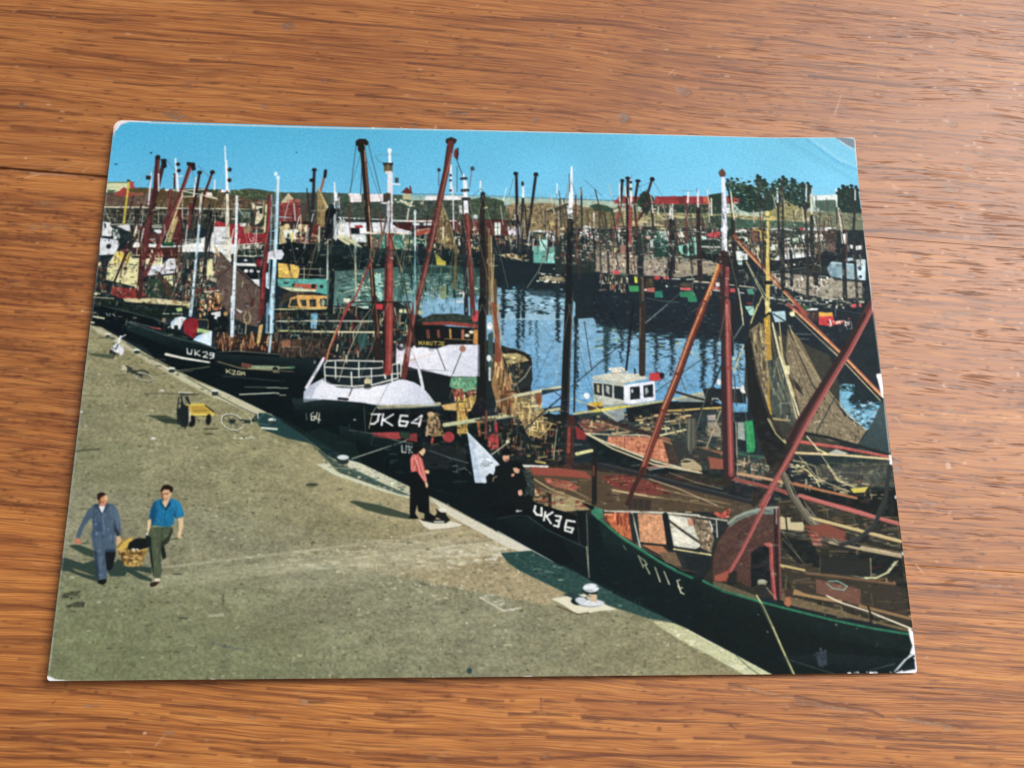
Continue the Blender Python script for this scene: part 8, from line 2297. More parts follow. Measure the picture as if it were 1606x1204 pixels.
P d8dce6:963.5,125.3 967.9,128.1 965.4,137.0 961.1,140.0
L a8acbc 2.3:958.4,101.8 951.8,203.7
P dcdce6:951.4,163.4 962.4,160.3 961.7,169.0 951.0,169.2
P 1c2022:935.8,215.4 969.1,214.8 960.5,223.5 944.5,223.7
L 30222a 14.9 13.8:953.0,209.4 950.5,251.8 947.8,308.5
L 2a1e24 19.3 13.8:951.8,215.1 950.8,229.3
L 8c3c3c 6.0 6.6:957.2,232.0 953.3,268.6 952.2,308.4
L 30222a 16.2 17.8:951.1,287.0 941.9,427.3 936.2,558.0
L 8c423e 8.1 9.7:953.2,287.0 945.7,427.3 939.2,557.9
L b0645c 2.2 2.2:951.5,292.6 945.2,427.3 939.4,555.4
L 1c1c20 3.8 3.8:962.0,292.4 954.7,374.2
L 1c1e20 6.2 6.7:971.3,148.5 969.5,209.1 970.0,308.2
L d8d0b0 2.3:972.0,101.5 974.0,148.5
L 2a1e20 1.7:968.9,107.5 971.3,148.5
L 6a4438 2.8 3.3:972.3,171.7 1000.9,217.1 1032.7,250.6
L 8a4c38 6.1 7.2:971.9,177.5 1013.1,231.1 1065.8,294.8 1075.3,306.9
L c8a070 2.2 2.2:976.6,186.1 1017.8,238.1 1060.8,292.1
L 6a2c2c 1.7 1.7:979.5,183.1 1025.7,239.4
L 8c4a44 6.0 6.5:1048.8,291.3 1076.9,315.8 1112.3,356.4 1180.4,436.1
L d8a068 3.2 3.2:1056.0,299.5 1090.8,334.8 1124.0,369.8 1179.1,436.1
L dccc9c 1.6 1.6:1054.4,302.3 1085.5,334.9 1118.4,372.5 1176.9,444.0
L 1c1c20 2.4 2.4:1058.1,305.0 1090.3,340.3 1121.1,372.5 1173.9,436.1
L a8a890 1.3:1056.5,307.8 1118.2,375.2
P e0dcae:1050.4,302.9 1057.1,302.2 1056.9,310.0 1051.0,310.6
L a84040 3.8:1059.7,289.3 1070.3,303.1
L 6c2c28 8.2 9.3:945.6,228.0 925.4,271.7 907.3,309.0
L d89c5c 3.8 3.3:943.0,226.6 927.1,266.1 909.1,305.1
L 9a4c30 2.7:944.5,232.2 927.9,274.5 910.4,309.0
L 6a3028 9.1 9.7:917.7,290.3 891.9,347.9 867.9,406.9 844.7,459.3 824.4,513.1 807.5,555.8
L c08058 3.2 3.2:916.4,290.3 890.4,347.9 866.4,406.9 843.2,459.3
L a86850 2.3 2.3:841.9,464.5 821.9,513.1 807.7,550.8
L 3a2426 2.7 2.7:920.0,298.5 894.0,356.0 871.4,412.1 849.8,459.3 829.5,510.6
L 3a2420 7.4 6.9:810.2,550.8 796.8,573.2 783.3,602.6
L 8a5a44 2.0:802.0,568.2 793.5,592.8
L 30262a 5.1:756.2,477.9 795.6,490.4 834.9,502.9 879.0,517.9 928.4,527.9
L 7a4438 2.3:839.9,502.9 879.2,515.4 928.6,525.3
L 2a2e2e 4.5:736.6,541.1 792.8,553.4 861.0,570.6 933.9,590.2 972.8,600.0
L 9a9680 1.2:836.1,575.6 864.8,590.3 908.1,606.0
L c8c8bc 1.2:817.5,552.0 847.5,547.0
L 1a1c1e 6.4 7.4:737.9,538.6 737.1,600.2
L 8a4438 3.5:737.8,543.6 737.3,558.5
L 26221e 2.5:786.7,580.6 792.7,555.8
L d8d494 5.0 4.5:712.4,528.7 734.7,523.6
D dccf78 3.4 5.6:1029.5,137.5
L c6b26c 4.5 5.1:1029.1,141.6 1021.8,222.5
L e4d07c 1.7 1.7:1027.8,144.5 1021.7,211.1
L c6b26c 7.3 7.3:1029.7,144.5 1037.0,144.9
L c8b060 6.1 6.6:1022.0,213.9 1019.9,250.8 1014.1,307.6
L c6b26c 2.8:1015.5,169.5 1014.4,182.5 1026.5,182.3
L c6b26c 1.7:1027.9,213.8 1035.6,216.6
L 141a20 6.0:1008.4,255.2 1024.4,254.9
L d8d0a0 1.9:1008.3,191.3 1006.7,211.3 1012.4,222.6
L b8b490 1.4:987.3,220.2 1000.6,253.9 1015.9,292.7
L a0a080 1.4:988.7,220.2 1003.2,253.8 1020.1,289.9
L c4bc78 1.6:1009.4,276.1 993.6,307.9
L d8d8c0 1.4:971.9,265.5 975.3,308.1
D d8d098 3.2 4.3:1014.8,289.9 1017.8,301.0
L c0b878 2.2:1000.2,291.9 990.5,314.1 987.2,322.4
L c4bc94 2.2:973.9,292.3 975.3,325.2
L c8c098 1.9:972.8,357.9 955.3,400.8
L 8a9090 1.3:974.0,325.3 959.3,347.2
L 20282c 2.6:938.3,387.7 911.5,443.3 891.7,474.5
L 1c2224 3.8:1017.4,305.5 995.1,322.3 984.0,330.6
L d4cca4 2.7:1021.1,324.7 1027.3,373.4 1046.0,452.8 1051.2,478.7
L b8ac80 2.1:1029.9,343.7 1031.8,381.5 1044.8,437.1
P dcd8a8:1033.1,390.0 1041.3,390.7 1040.6,404.1 1035.1,402.8
L 3a3c3a 1.6:954.9,406.1 955.3,453.4
L b8b494 1.3:952.1,479.3 948.5,560.4
L 5c6866 1.0:953.4,427.3 949.0,479.3
L b8b080 2.1:1000.7,473.8 1011.4,497.0 1025.3,512.2
L 1a1c1c 4.1:985.1,509.9 998.5,530.1 1019.8,545.2 1034.2,580.2 1044.3,605.9
L 8c8c78 1.5:1018.9,555.2 1026.7,580.2 1037.1,602.4
L 262a2c 3.4 4.6:1048.5,91.0 1044.8,164.6 1041.7,267.3
L d8dcdc 2.9:1048.4,92.5 1046.9,116.2
L 2c2e2c 2.9 3.4:1059.4,75.8 1053.9,135.2 1048.2,193.5
L 4a4a40 1.4:1019.7,82.6 1029.9,124.0
L 3a2c2c 1.4:1035.3,91.2 1019.8,147.6
L 2a2c2c 3.4 4.6:1096.9,83.9 1090.1,134.5 1088.7,192.8 1080.5,277.9
L dcdce0 2.6:1096.9,83.9 1093.5,113.8
L e0d8c4 2.9:1102.3,101.7 1101.1,134.3
L 22262a 6.2 7.4:1100.5,140.2 1095.4,192.6 1096.0,255.3
L 4a4c44 1.4:1110.8,104.5 1107.5,151.8
L e0e4e4 2.3:1145.2,90.4 1143.3,121.7
L d4ccbc 2.8:1145.8,124.6 1146.5,156.9 1146.1,186.0
L 5a3c34 1.4:1146.3,127.5 1151.3,162.7
L 1c2226 6.2 7.3:1147.2,188.9 1140.1,279.9
L 22282c 4.0 4.6:1178.9,85.2 1166.3,162.4 1162.7,220.2 1158.6,293.6
L dce0e4 2.0:1177.4,86.7 1174.9,109.2
L 1c2428 5.6 6.2:1050.8,164.5 1043.3,264.5
L 1a2228 5.0:1060.9,201.9 1057.1,258.7
L 3a3c3a 2.2:1107.6,192.4 1105.7,238.2
L 4a4038 1.7:1112.4,198.1 1086.4,244.1
L b0a890 1.1:1129.2,139.7 1127.4,157.3
L 4a5854 1.1:1080.9,131.8 1053.7,161.5
L 8a8c7c 0.8:1052.3,147.0 1093.1,146.2
L d4d4c8 2.0:1103.2,140.2 1104.8,151.8
L 4a2c2c 13.7 14.8:1183.4,286.7 1135.0,364.3 1086.4,431.5 1051.1,478.7 1036.0,504.5
L 954644 6.0 6.6:1184.4,289.5 1140.6,361.5 1097.6,423.5 1064.3,473.5 1040.3,512.2 1002.4,570.3 979.6,605.9
L 2c1e22 7.1 8.1:1167.8,306.4 1123.7,372.5 1081.3,431.5 1048.5,478.7 1030.4,509.7
L 22201e 10.1 11.2:1029.5,519.8 1009.6,545.2 987.0,575.3 970.1,600.0
L b4645e 1.9 2.2:1185.4,292.2 1141.6,364.2 1098.6,426.1 1064.1,476.1 1040.1,514.7 1002.3,571.8 982.3,602.5
P e8e8f0:1175.8,402.1 1182.0,401.0 1181.9,417.5 1181.7,425.5 1179.1,425.5 1177.3,412.2 1175.3,406.9
P e4e4ec:1180.8,530.7 1183.3,530.7 1182.2,545.9 1178.6,544.7
L 22201e 10.2 11.2:1039.1,499.4 1010.0,542.7 984.7,575.3 978.9,585.2
L 8c423e 6.1 6.7:1052.3,494.2 1022.3,545.2 993.6,587.7 980.8,607.4
L 954644 5.5 5.5:993.7,589.2 964.9,638.2 945.2,671.8 926.2,699.1
L b4645e 1.7 1.7:994.6,590.5 966.4,638.2 947.3,669.4 928.2,697.9
P 9a4038:919.0,697.9 928.7,697.9 926.9,705.0 918.7,702.6
G b8c2d000 a8b4c8a0 388.4,424.0 331.3,455.1:314.3,454.0 314.4,437.4 323.9,427.1 341.7,416.7 364.3,430.6 383.8,431.7 389.4,452.2 340.7,449.4
G dcdde800 b4bccaa0 452.3,426.0 497.1,456.5:413.2,431.5 452.1,418.3 474.4,422.0 496.8,441.1 506.4,454.4 504.4,457.7 462.8,456.7
G ffffff30 b8c0d070 445.9,363.5 560.9,412.2:447.1,362.1 470.9,368.5 505.8,369.4 525.7,362.6 570.9,362.1 570.9,412.1 528.6,412.5 481.4,402.5
G 2a3a3c90 0b151800 316.6,451.4 317.9,477.9:297.0,447.7 340.7,450.0 418.8,457.0 509.4,463.6 507.2,486.9 414.6,479.9 303.2,473.0
G 1c2e2e90 0b151800 415.2,497.5 411.4,532.3:366.5,487.7 473.6,514.7 551.4,531.8 551.5,551.6 474.0,532.1 369.7,507.7
G 1a2e2c80 0c181b00 811.2,671.6 800.0,704.6:740.6,626.0 773.4,652.4 810.9,676.3 848.3,697.7 899.8,721.3 879.1,744.4 809.4,706.9 748.7,669.1
G 16282a80 0f191c00 644.2,623.6 639.0,654.7:596.3,623.6 639.4,621.2 667.9,640.4 720.1,664.3 721.7,687.9 667.4,664.2
G 1a2c2a70 0d171800 980.5,744.9 968.1,779.5:886.5,714.2 966.3,742.5 1065.2,768.5 1181.4,790.0 1178.8,810.6 1062.6,793.8 963.8,772.5 884.6,744.5
G 22303450 0d171800 1045.7,818.7 1043.5,841.1:984.1,815.9 1060.8,812.0 1165.6,819.6 1182.0,842.3 1010.3,840.8
G 24383880 0b141800 133.6,356.3 131.5,390.2:49.1,335.0 108.6,348.8 181.1,372.8 181.1,389.7 110.4,369.6 52.7,346.8
G 22343680 0a121600 257.5,386.4 254.8,422.5:181.6,380.6 306.4,386.4 330.9,386.9 332.2,414.2 234.8,412.4 185.5,400.0
G 1c303280 0f191c00 509.1,214.0 509.3,239.1:319.5,200.4 391.0,206.2 534.8,214.9 573.5,219.9 573.5,238.0 381.8,232.8 320.8,228.2
G 26383e70 17222a00 833.6,277.3 832.5,299.4:755.4,278.4 942.8,292.4 941.4,311.8 754.8,297.7
K 600 90 1.1 3.4 .4 6a9c9c,7ec0e2,4c6a5c:966.5,83.8 1011.1,88.8 1053.0,78.9 1101.7,86.8 1098.9,116.7 1022.9,112.3 969.3,101.6
K 601 120 1.4 4.0 .4 14221f,101c1a:966.5,83.8 1011.1,88.8 1053.0,78.9 1101.7,86.8 1098.3,122.6 1021.4,130.0 968.5,113.4
A 602 .07 4.1 1.2:1.9,133.1 679.4,134.8 618.1,233.8 383.7,248.0 331.9,381.9 144.1,363.9 2.0,330.5
A 605 .07 4.2 1.2:618.8,147.0 1174.1,125.0 1186.6,289.4 944.5,282.1 618.3,212.3
A 603 .08 5.7 1.6:391.1,460.1 712.1,418.4 951.7,456.4 1177.7,533.8 1179.0,757.1 961.2,702.4 763.5,582.6 643.1,554.7 485.3,517.3
N 400 .08 2.3 1:0.1,115.8 1176.0,107.9 1186.3,844.6 981.9,839.4 280.7,470.5 1.8,345.5
N 401 .07 5.1 1.4:0.1,115.8 1176.0,107.9 1186.3,844.6 981.9,839.4 280.7,470.5 1.8,345.5
K 402 900 2.0 9.2 .6 c8c4a870,1a222470,5a4a3c70,8a847060:2.3,137.5 639.1,130.1 618.1,233.8 383.7,248.0 266.4,382.6 4.4,335.5
K 403 900 2.1 9.4 .6 c8c4a870,1a222470,5a4a3c70,8a847060:618.7,158.0 1170.4,158.8 1176.4,289.6 944.5,282.1 618.3,212.3
K 404 500 2.9 15.2 .1 b0a88860,1a222470,5a4a3c70,7a2c2c50:465.8,469.3 711.0,458.0 899.4,515.5 1187.5,533.8 1180.1,748.2 933.5,702.3 707.8,573.3 522.5,536.1
L d8d4b890 0.8:953.9,166.3 969.0,251.5 974.0,308.1
L 1c222690 0.8:958.9,125.4 987.1,223.0 1001.5,307.8
L c8c4a880 0.8:1028.6,147.4 1008.4,222.7 988.4,308.0
L c8c4a880 0.8:1028.6,147.4 1048.5,222.1 1080.5,306.8
L 1c222690 0.8:1027.2,164.9 1070.0,250.0
L 1c222690 0.8:716.7,89.2 740.9,170.2 760.0,226.7
L 1c222670 0.8:716.2,89.2 696.1,171.0
L d0ccb080 0.8:806.6,87.2 785.9,169.4 776.0,220.8
L d0ccb080 0.8:810.8,96.0 823.0,168.7 828.2,225.6
L 2a2c2e90 0.8:822.8,86.9 846.9,168.3 854.6,225.2
L d0ccb070 0.8:845.7,86.4 862.9,168.0 868.1,219.3
L d0ccb070 0.8:918.7,108.5 899.6,178.8 888.9,224.6
L d0ccb070 0.8:918.7,108.5 931.3,184.0 934.3,218.2
L 2a2c2e90 0.8:873.2,127.1 853.4,196.8
L 2a2c2e90 0.8:875.9,127.0 890.6,196.2
L d0ccb070 0.9:1049.5,88.0 1029.3,164.9
L d0ccb070 0.9:1049.5,88.0 1071.0,181.5
L 1c222680 0.9:1096.5,84.0 1072.1,169.9
L 1c222680 0.9:1096.5,84.0 1116.1,163.3
L d0ccb080 0.8:431.4,135.9 411.1,193.2 392.8,260.2 379.7,315.7
L d0ccb080 0.8:431.4,135.9 457.5,203.6 484.5,286.2
L 1c222690 0.8:385.4,37.5 362.9,137.3 338.7,233.5
L 1c222690 0.8:386.8,37.5 419.8,136.2 447.9,231.7
L d0ccb080 0.8:524.6,63.9 544.8,156.7 565.8,257.6
L 1c222690 0.8:525.8,58.0 503.2,157.5
L d0ccb090 0.8:547.2,92.9 565.7,173.4 583.7,257.3
L d0ccb080 0.8:547.2,92.9 532.1,191.1 524.9,258.2
L d0ccb080 0.8:575.7,115.6 558.0,201.9 545.4,274.4
L d0ccb080 0.8:575.7,115.6 599.4,201.2 614.4,270.6
L d0ccb070 0.8:628.8,79.3 607.5,155.5
L d0ccb070 0.8:639.2,96.8 659.5,188.8
L d0ccb070 0.8:660.0,78.6 675.5,171.4
L 2a2c2e80 0.8:717.3,83.3 686.0,171.2 664.0,228.2
L d0ccb070 0.8:346.1,103.0 333.8,177.7 321.0,233.7
L d0ccb070 0.8:346.1,103.0 367.6,194.0 390.3,260.2
L d0ccb070 0.8:470.6,146.6 457.6,209.2 448.4,253.8
L d0ccb090 0.8:176.3,66.0 159.3,180.9 150.6,263.8
L d0ccb090 0.8:176.3,66.0 215.8,196.7 240.1,262.4
L d0ccb080 0.8:257.1,99.2 244.3,207.3 234.3,289.6
L d0ccb080 0.8:257.1,99.2 284.7,206.6 306.4,288.6
L 1c222690 0.8:247.0,125.3 278.6,234.4 302.9,316.6
L d0ccb080 0.8:142.7,130.3 127.7,225.9 113.4,291.3
L d0ccb080 0.8:196.6,129.2 177.6,225.0 167.5,290.5
L 2c2c2c90 0.8:72.3,65.5 55.3,143.5 39.3,210.8
L 2c2c2c90 0.8:123.1,76.0 150.4,164.2 167.6,225.2
L d0ccb080 0.8:66.3,97.5 50.6,199.6
L d0ccb080 0.8:101.4,76.5 92.5,165.3
L d0ccb090 0.8:434.2,294.0 406.7,379.7 393.2,421.4
L 1c222690 0.8:434.2,294.0 465.8,363.3 491.7,425.7
L c8c4a890 0.8:574.7,297.6 545.9,378.3 526.4,446.1
L c8c4a890 0.8:574.7,297.6 606.0,377.7 632.8,445.3
L 1c222690 0.8:709.0,295.8 660.9,403.5 642.8,445.2
L c8c4a890 0.8:709.0,295.8 686.1,403.2 679.8,460.4
L c8c4a880 0.8:411.7,299.7 394.1,374.5
L a89c7880 0.8:593.8,302.8 620.8,403.8 642.3,481.1
L a89c7880 0.8:591.2,313.6 610.8,409.1 625.2,465.9
L c8c4a8a0 0.8:951.5,292.6 921.9,401.1 890.5,495.0
L c8c4a8a0 0.8:951.5,292.6 963.0,400.8 971.6,520.1
L 1c222690 0.8:706.1,295.8 728.6,402.9 765.1,505.8
L c8c4a890 0.8:706.1,295.8 724.3,376.5 743.4,410.6
L 2a2c2ea0 0.8:819.8,294.3 836.4,375.4 853.7,433.3
L a89c78a0 0.8:1014.6,308.3 1024.5,405.5 1047.7,489.1
L a89c78a0 0.8:1017.2,308.3 1041.4,389.4 1070.6,463.0
L 8f846890 2.1 0.8:991.6,333.2 998.1,381.8 1003.3,442.6
L 3a3a3290 2.1 0.8:997.1,330.4 1003.0,384.4 1006.3,453.0
L a0947490 1.6 0.8:1005.1,327.6 1007.8,373.6 1008.5,426.8
L 7a745e90 2.6 1.1:1021.2,384.2 1030.4,426.7 1044.0,473.6
L 2e363490 2.4 0.8:1026.6,381.5 1037.6,431.9 1048.9,476.1
L 9a906e90 1.6 0.5:1032.3,376.1 1046.3,421.2 1057.3,468.3
L 8c7e6290 2.4 1.1:1047.0,340.8 1062.0,389.2 1084.3,452.5 1116.5,488.7
L 4a423690 2.1 1.1:1047.3,351.6 1057.9,405.2 1073.5,457.8 1092.4,499.1
L 9a8c6e90 1.9 0.8:1051.2,351.6 1073.5,405.1 1099.8,452.4 1133.9,493.8
L 4a423690 1.6 0.8:1054.1,362.4 1074.5,421.0 1100.7,468.0 1135.6,501.5
L a0927090 1.3 0.5:1057.3,357.0 1083.1,413.0 1118.2,473.1 1146.7,493.7
L 7c745c90 1.3:1070.1,545.0 1109.4,555.0 1154.7,557.4
L 54544890 1.5:1079.1,555.1 1118.2,567.5 1167.8,574.9
L 6a665490 1.3:1085.7,539.9 1130.8,544.8 1176.8,542.2
L 8a7a5890 1.5:674.2,593.0 718.3,580.7 747.3,588.0
L 3a302a90 1.5:674.1,600.3 722.9,588.0 761.5,600.2
L a8906890 1.5:747.9,570.8 791.6,580.6 844.6,600.1
L 5a4030a0 1.7:752.4,580.6 800.9,590.4 834.6,602.6
L b0785490 1.5:704.2,558.6 723.4,570.9
L c8b88890 1.2:847.0,555.7 885.7,570.5 924.7,580.3
L 8a5a4890 2.5:860.1,585.4 908.8,595.2 933.0,602.5
L b8a07890 1.5:721.2,480.6 765.8,485.5 795.3,495.5
L c8b88880 1.3:801.1,477.6 851.9,467.0 897.8,459.0
L 9a8a6880 1.5:805.6,490.4 845.9,485.0 876.3,479.7
L 30343090 2.0:810.9,482.7 877.1,466.9
L 7a604a90 1.5:844.5,510.5 883.9,520.4 925.7,530.4
L 7a6a50a0 1.7:1007.4,630.9 1062.9,645.5 1130.5,662.6 1181.4,672.3
L 2a2620b0 2.2:1005.7,650.3 1061.7,657.6 1134.6,669.8
L 8a6a4ca0 1.9:1004.2,695.8 1042.3,705.4
L 6a5a44a0 1.4:1008.2,705.2 1046.5,712.5
L 8a7a5ca0 1.2:1012.0,717.0 1045.5,723.0
L 6a5a44a0 1.4:1118.3,726.9 1151.7,734.1 1180.6,738.9
L 4a4034b0 1.7:1117.2,736.3 1179.4,748.3
L 8a7a5ca0 1.2:1113.8,745.6 1149.5,752.8
L 1a1a1ac0 2.4:1064.5,679.2 1130.5,684.2
L 3c3a34b0 1.5:1063.5,688.8 1129.4,693.7
P 4c4032:643.9,548.0 722.4,552.4 782.6,558.4 847.1,572.3 953.1,595.4 923.7,614.0 812.6,612.7 752.8,611.8 727.8,603.5 684.6,588.8 648.1,579.6
P 8e463a:643.9,548.9 685.5,549.7 724.7,555.2 733.6,565.5 685.2,561.9 648.4,560.1
P 9a5444:664.4,563.8 698.9,569.3 714.8,577.7 707.7,584.2 680.2,577.7 666.6,571.3
K 700 60 1.9 7.4 .1 a85c4a,7a3a30,b8745c:664.4,563.8 698.9,569.3 714.8,577.7 707.7,584.2 680.2,577.7
L b4a47c 1.8:648.3,565.7 675.5,582.4 721.0,598.9
L a8986ea0 1.8:698.6,579.5 739.4,600.3
L 8a7a58a0 1.8:657.2,579.6 698.2,593.4 730.1,602.6
P 6e3630:745.3,561.8 782.5,559.8 828.5,572.3 850.9,587.7 813.7,589.6 767.8,579.4
K 701 70 2.8 10.2 .1 8a4a3c,5a2c28,94604c,4a2a24:745.3,561.8 782.5,559.8 828.5,572.3 850.9,587.7 767.8,579.4
L c0a880 2.8:763.1,582.2 795.2,587.7 836.7,594.2
L a89470a0 1.9:828.1,579.3 887.9,593.2 933.9,602.4
L 8a7a58a0 1.9:832.1,593.3 887.4,600.6 924.2,607.1
K 702 160 2.8 13.9 .06 6a5c44a0,8a7a5aa0,3a3028a0,a8946ca0,5a463aa0:648.3,565.7 782.3,565.4 948.4,595.5 923.9,611.7 757.4,610.9 684.6,587.9
P 332c28:784.8,593.3 818.9,596.1 816.3,611.8 785.0,609.9
L 5a4a3ea0 0.9:791.2,594.7 790.6,609.9
L 5a4a3ea0 0.9:799.5,595.2 798.8,610.8
L 5a4a3ea0 0.9:808.8,595.6 807.1,610.8
L 22262a 7.0 6.1:743.6,544.9 782.8,554.1 828.9,565.3 888.6,581.1 966.8,599.6
L 4a4c48a0 1.4:746.0,542.5 829.0,562.5 964.7,596.8
L 6a605090 0.9:815.0,563.5 814.8,567.2
L c4b090 1.2:817.2,565.3 860.7,580.2 915.1,604.3
L 1a1c1c 6.6 7.5:738.2,537.3 735.7,600.3
L 7a3c30 2.3:736.5,546.8 736.1,560.8
L c8bc98 2.4:726.4,497.4 765.5,520.6 825.3,544.1 894.9,556.2
L 7e5240 4.3 3.3:836.7,503.6 892.5,519.6 932.0,530.0
L b08a68a0 1.2:836.8,501.7 892.6,517.7 932.2,527.6
L a88460 1.9:838.9,507.4 882.8,523.5 929.5,532.9
P 2e3230:850.9,503.5 892.6,517.7 929.7,529.5 928.5,546.2 890.8,546.3 862.9,541.6
K 703 90 2.4 10.5 .2 6a5c48a0,8a7a5aa0,1c2222a0,a8946ca0,4a3a30a0:851.7,489.1 933.3,478.9 928.5,546.2 862.9,541.6
P 4a4c44:879.2,474.3 891.6,473.3 890.6,512.9 880.1,529.7 875.9,513.0
L 8a8a74 1.2:882.0,475.3 878.2,522.6
L 6a6a58 1.2:888.2,475.3 885.6,517.7
P a89878:865.2,542.6 875.1,534.5 884.4,536.8 895.5,546.3 896.1,552.9 867.1,550.1
D 3a3830 8.0 2.4:873.4,538.8
L c8bc98 1.2:865.9,538.8 872.7,535.9 881.0,537.8
L c8bc98 0.9:865.7,541.6 873.1,543.5 881.8,540.6
P 8a5040:905.9,532.0 929.3,535.7 928.2,550.9 909.4,550.0
K 704 50 2.4 9.5 .3 c8bc9890,3a3630a0,8a6a50a0,2a2e2ca0:948.1,536.6 1004.7,541.2 1002.2,569.6 951.1,560.3
L b89470 4.2:951.3,557.5 983.9,563.0 1018.7,570.5
L 8a4c44 5.2:940.4,565.0 978.3,573.4 1019.8,584.6
L b4625a 5.2:1038.3,589.3 1102.4,608.8 1181.4,630.2
L d0847a90 1.4:1040.8,587.4 1102.6,607.0 1180.7,627.9
K 705 150 2.9 12.4 .1 b8ac88a0,5a5440a0,8a8464a0,2a2c28c0,c8b88ca0,6a4a3ca0:1028.0,545.9 1075.2,550.5 1167.6,578.7 1165.9,592.9 1048.2,583.6
L b8ac84 1.4:1043.7,531.5 1064.8,560.0 1078.1,569.4 1114.6,583.5
L b8ac84 1.4:1069.0,517.0 1081.4,536.1 1101.9,569.4 1124.7,578.8
L 8a8468 1.9:1033.7,536.3 1066.2,545.7 1069.0,564.7
P cabb5c:1115.2,578.8 1143.1,575.9 1136.4,584.4 1119.2,585.4
L a8704c 3.8:1030.4,571.9 1076.8,582.7 1123.1,592.9
L c4b080 4.2:1044.7,620.9 1090.6,632.0 1181.9,656.5
L 5a4c3890 1.4:1044.4,623.7 1090.3,634.8 1181.6,659.2
L a89878 3.7:1076.2,657.7 1124.2,667.8 1179.2,678.4
L 5e5a4c 9.5 6.6:1015.9,554.5 1024.6,583.7 1044.7,620.9 1065.9,644.0 1092.4,659.6
L 8e8a74 1.4:1018.6,555.4 1028.9,588.4 1051.3,625.5 1087.9,657.7
L 3a382f 1.9:1013.5,560.1 1023.8,593.0 1046.2,630.2 1069.8,651.3
L 9e9a84 0.9:1022.3,557.3 1037.5,597.7 1061.9,636.6
L 2a2f30 6.0:1092.2,661.4 1116.3,655.0 1144.4,634.8 1165.4,597.6 1179.3,545.4
L 4e545090 1.2:1093.4,658.6 1115.6,652.3 1141.3,633.0 1161.7,596.6
P 7a4438:1043.4,634.8 1072.0,630.2 1101.3,641.7 1097.7,653.2 1069.9,650.8
P bcb08a:1006.3,620.9 1021.2,621.8 1021.3,630.1 1041.3,632.0 1038.1,641.2 1004.7,638.4
L 23221e 2.3:1014.8,620.0 1014.9,639.3
P 35312a:1002.0,680.3 1056.3,693.9 1133.2,712.1 1173.9,721.2 1180.5,761.1 1181.2,774.3 1114.3,756.4 1051.9,738.5 1012.2,720.6
K 706 180 5.5 27.4 .03 5a4e3ea0,2a2722a0,4a4234a0,6a5a44a0:1002.0,680.3 1173.9,721.2 1180.0,765.5 1012.2,720.6
P 242725:1060.0,679.5 1134.4,685.1 1132.9,706.7 1057.9,701.1
L 7a6a58a0 1.1:1059.9,680.4 1057.0,700.6
L 8a7a68a0 1.1:1133.5,685.1 1131.9,706.7
L c0ac74 3.2:1001.1,690.2 1035.1,697.4
P 6c4c40:1050.1,709.6 1114.2,724.5 1111.7,746.7 1049.1,729.6
K 707 40 2.7 11.8 .04 7e5a4c90,54382e90:1050.1,709.6 1114.2,724.5 1111.7,746.7 1049.1,729.6
L 8ab8a4 1.4:1065.6,716.3 1074.1,723.0 1090.0,725.3 1095.2,720.0 1082.1,712.8 1068.3,712.8
L 6a503c 2.7:1037.0,701.9 1082.8,706.6 1165.1,717.6
L a88c6890 0.9:1037.1,700.6 1082.9,705.2 1165.3,715.8
L d0d0a0 1.6:1122.1,707.6 1138.2,708.5 1157.8,701.0 1173.8,684.3
L 9c7e58 4.5:1016.9,729.5 1061.1,737.6 1083.7,741.3
L 8a6c4a 4.1:1110.7,747.6 1183.2,765.6
L dcd2b8 2.3:1063.9,733.2 1083.6,743.0 1123.6,755.6 1181.4,779.6
L 1c1c1a 2.7:1122.2,747.6 1125.3,760.8 1122.4,774.0
P a86848:1003.1,736.0 1011.0,733.8 1010.8,746.2 1004.3,747.9
P 3a302a:1002.7,725.0 1017.5,722.8 1013.7,734.7 1003.6,734.7
D 8a8a76 6.3 2.7:971.4,716.0
D 2a2a26 6.3 2.7:971.1,719.5
D a0a088 4.5 1.8:971.1,713.7
P 222422:924.5,700.2 936.8,700.3 934.8,714.9 923.9,714.0
P 95503f:903.6,704.6 922.3,698.9 923.9,707.8 903.9,713.1
L 2c2020a0 1.8:901.0,702.4 902.5,680.0 914.4,648.4 936.9,625.5 965.7,614.0
L 8e988a 3.7:929.6,630.1 941.8,620.9 961.0,614.0 984.9,608.0 1003.7,607.0
L c8c4a870 0.9:1005.6,639.3 1029.8,680.3
L b8b090 0.9:1134.0,680.6 1131.8,707.6
K 710 140 1.9 9.7 .05 c8c6b0a0,8a8e78a0,566660a0,34504ca0,b0b098a0:334.9,532.6 402.2,544.6 474.9,578.7 530.2,605.2 475.2,595.6 393.4,566.7
A 711 .16 1.2 2:319.3,507.9 370.6,530.0 474.8,577.5 530.2,605.2 475.2,598.1 369.3,557.0
D 182624 8.2 4.8:374.8,541.1
P 26322f:367.5,536.2 382.3,536.1 381.7,544.7 368.8,544.8
D ccd4d8 8.3 3.6:374.6,535.4
L 8a8e7c 1.4:354.7,549.7 400.1,553.2
K 712 120 1.9 10.9 .05 4a6660a0,1e3634a0,5c746ca0,365450a0:605.5,673.5 648.3,671.2 723.5,709.0 807.4,748.7 830.2,766.0 760.2,743.9 689.8,725.1 631.3,697.0
A 713 .10 1.2 2.5:603.1,672.3 648.3,670.1 728.1,711.3 844.3,769.5 806.7,762.5 689.8,727.4 619.5,694.6
A 714 .12 0.9 2:811.2,767.5 844.2,770.7 890.2,793.7 967.6,833.8 938.6,842.4 852.3,794.6
L 16302e 0.9:728.1,711.3 779.5,734.7 830.4,762.6
L 4a2c2c 13.7 14.8:1183.4,286.7 1135.0,364.3 1086.4,431.5 1051.1,478.7 1036.0,504.5
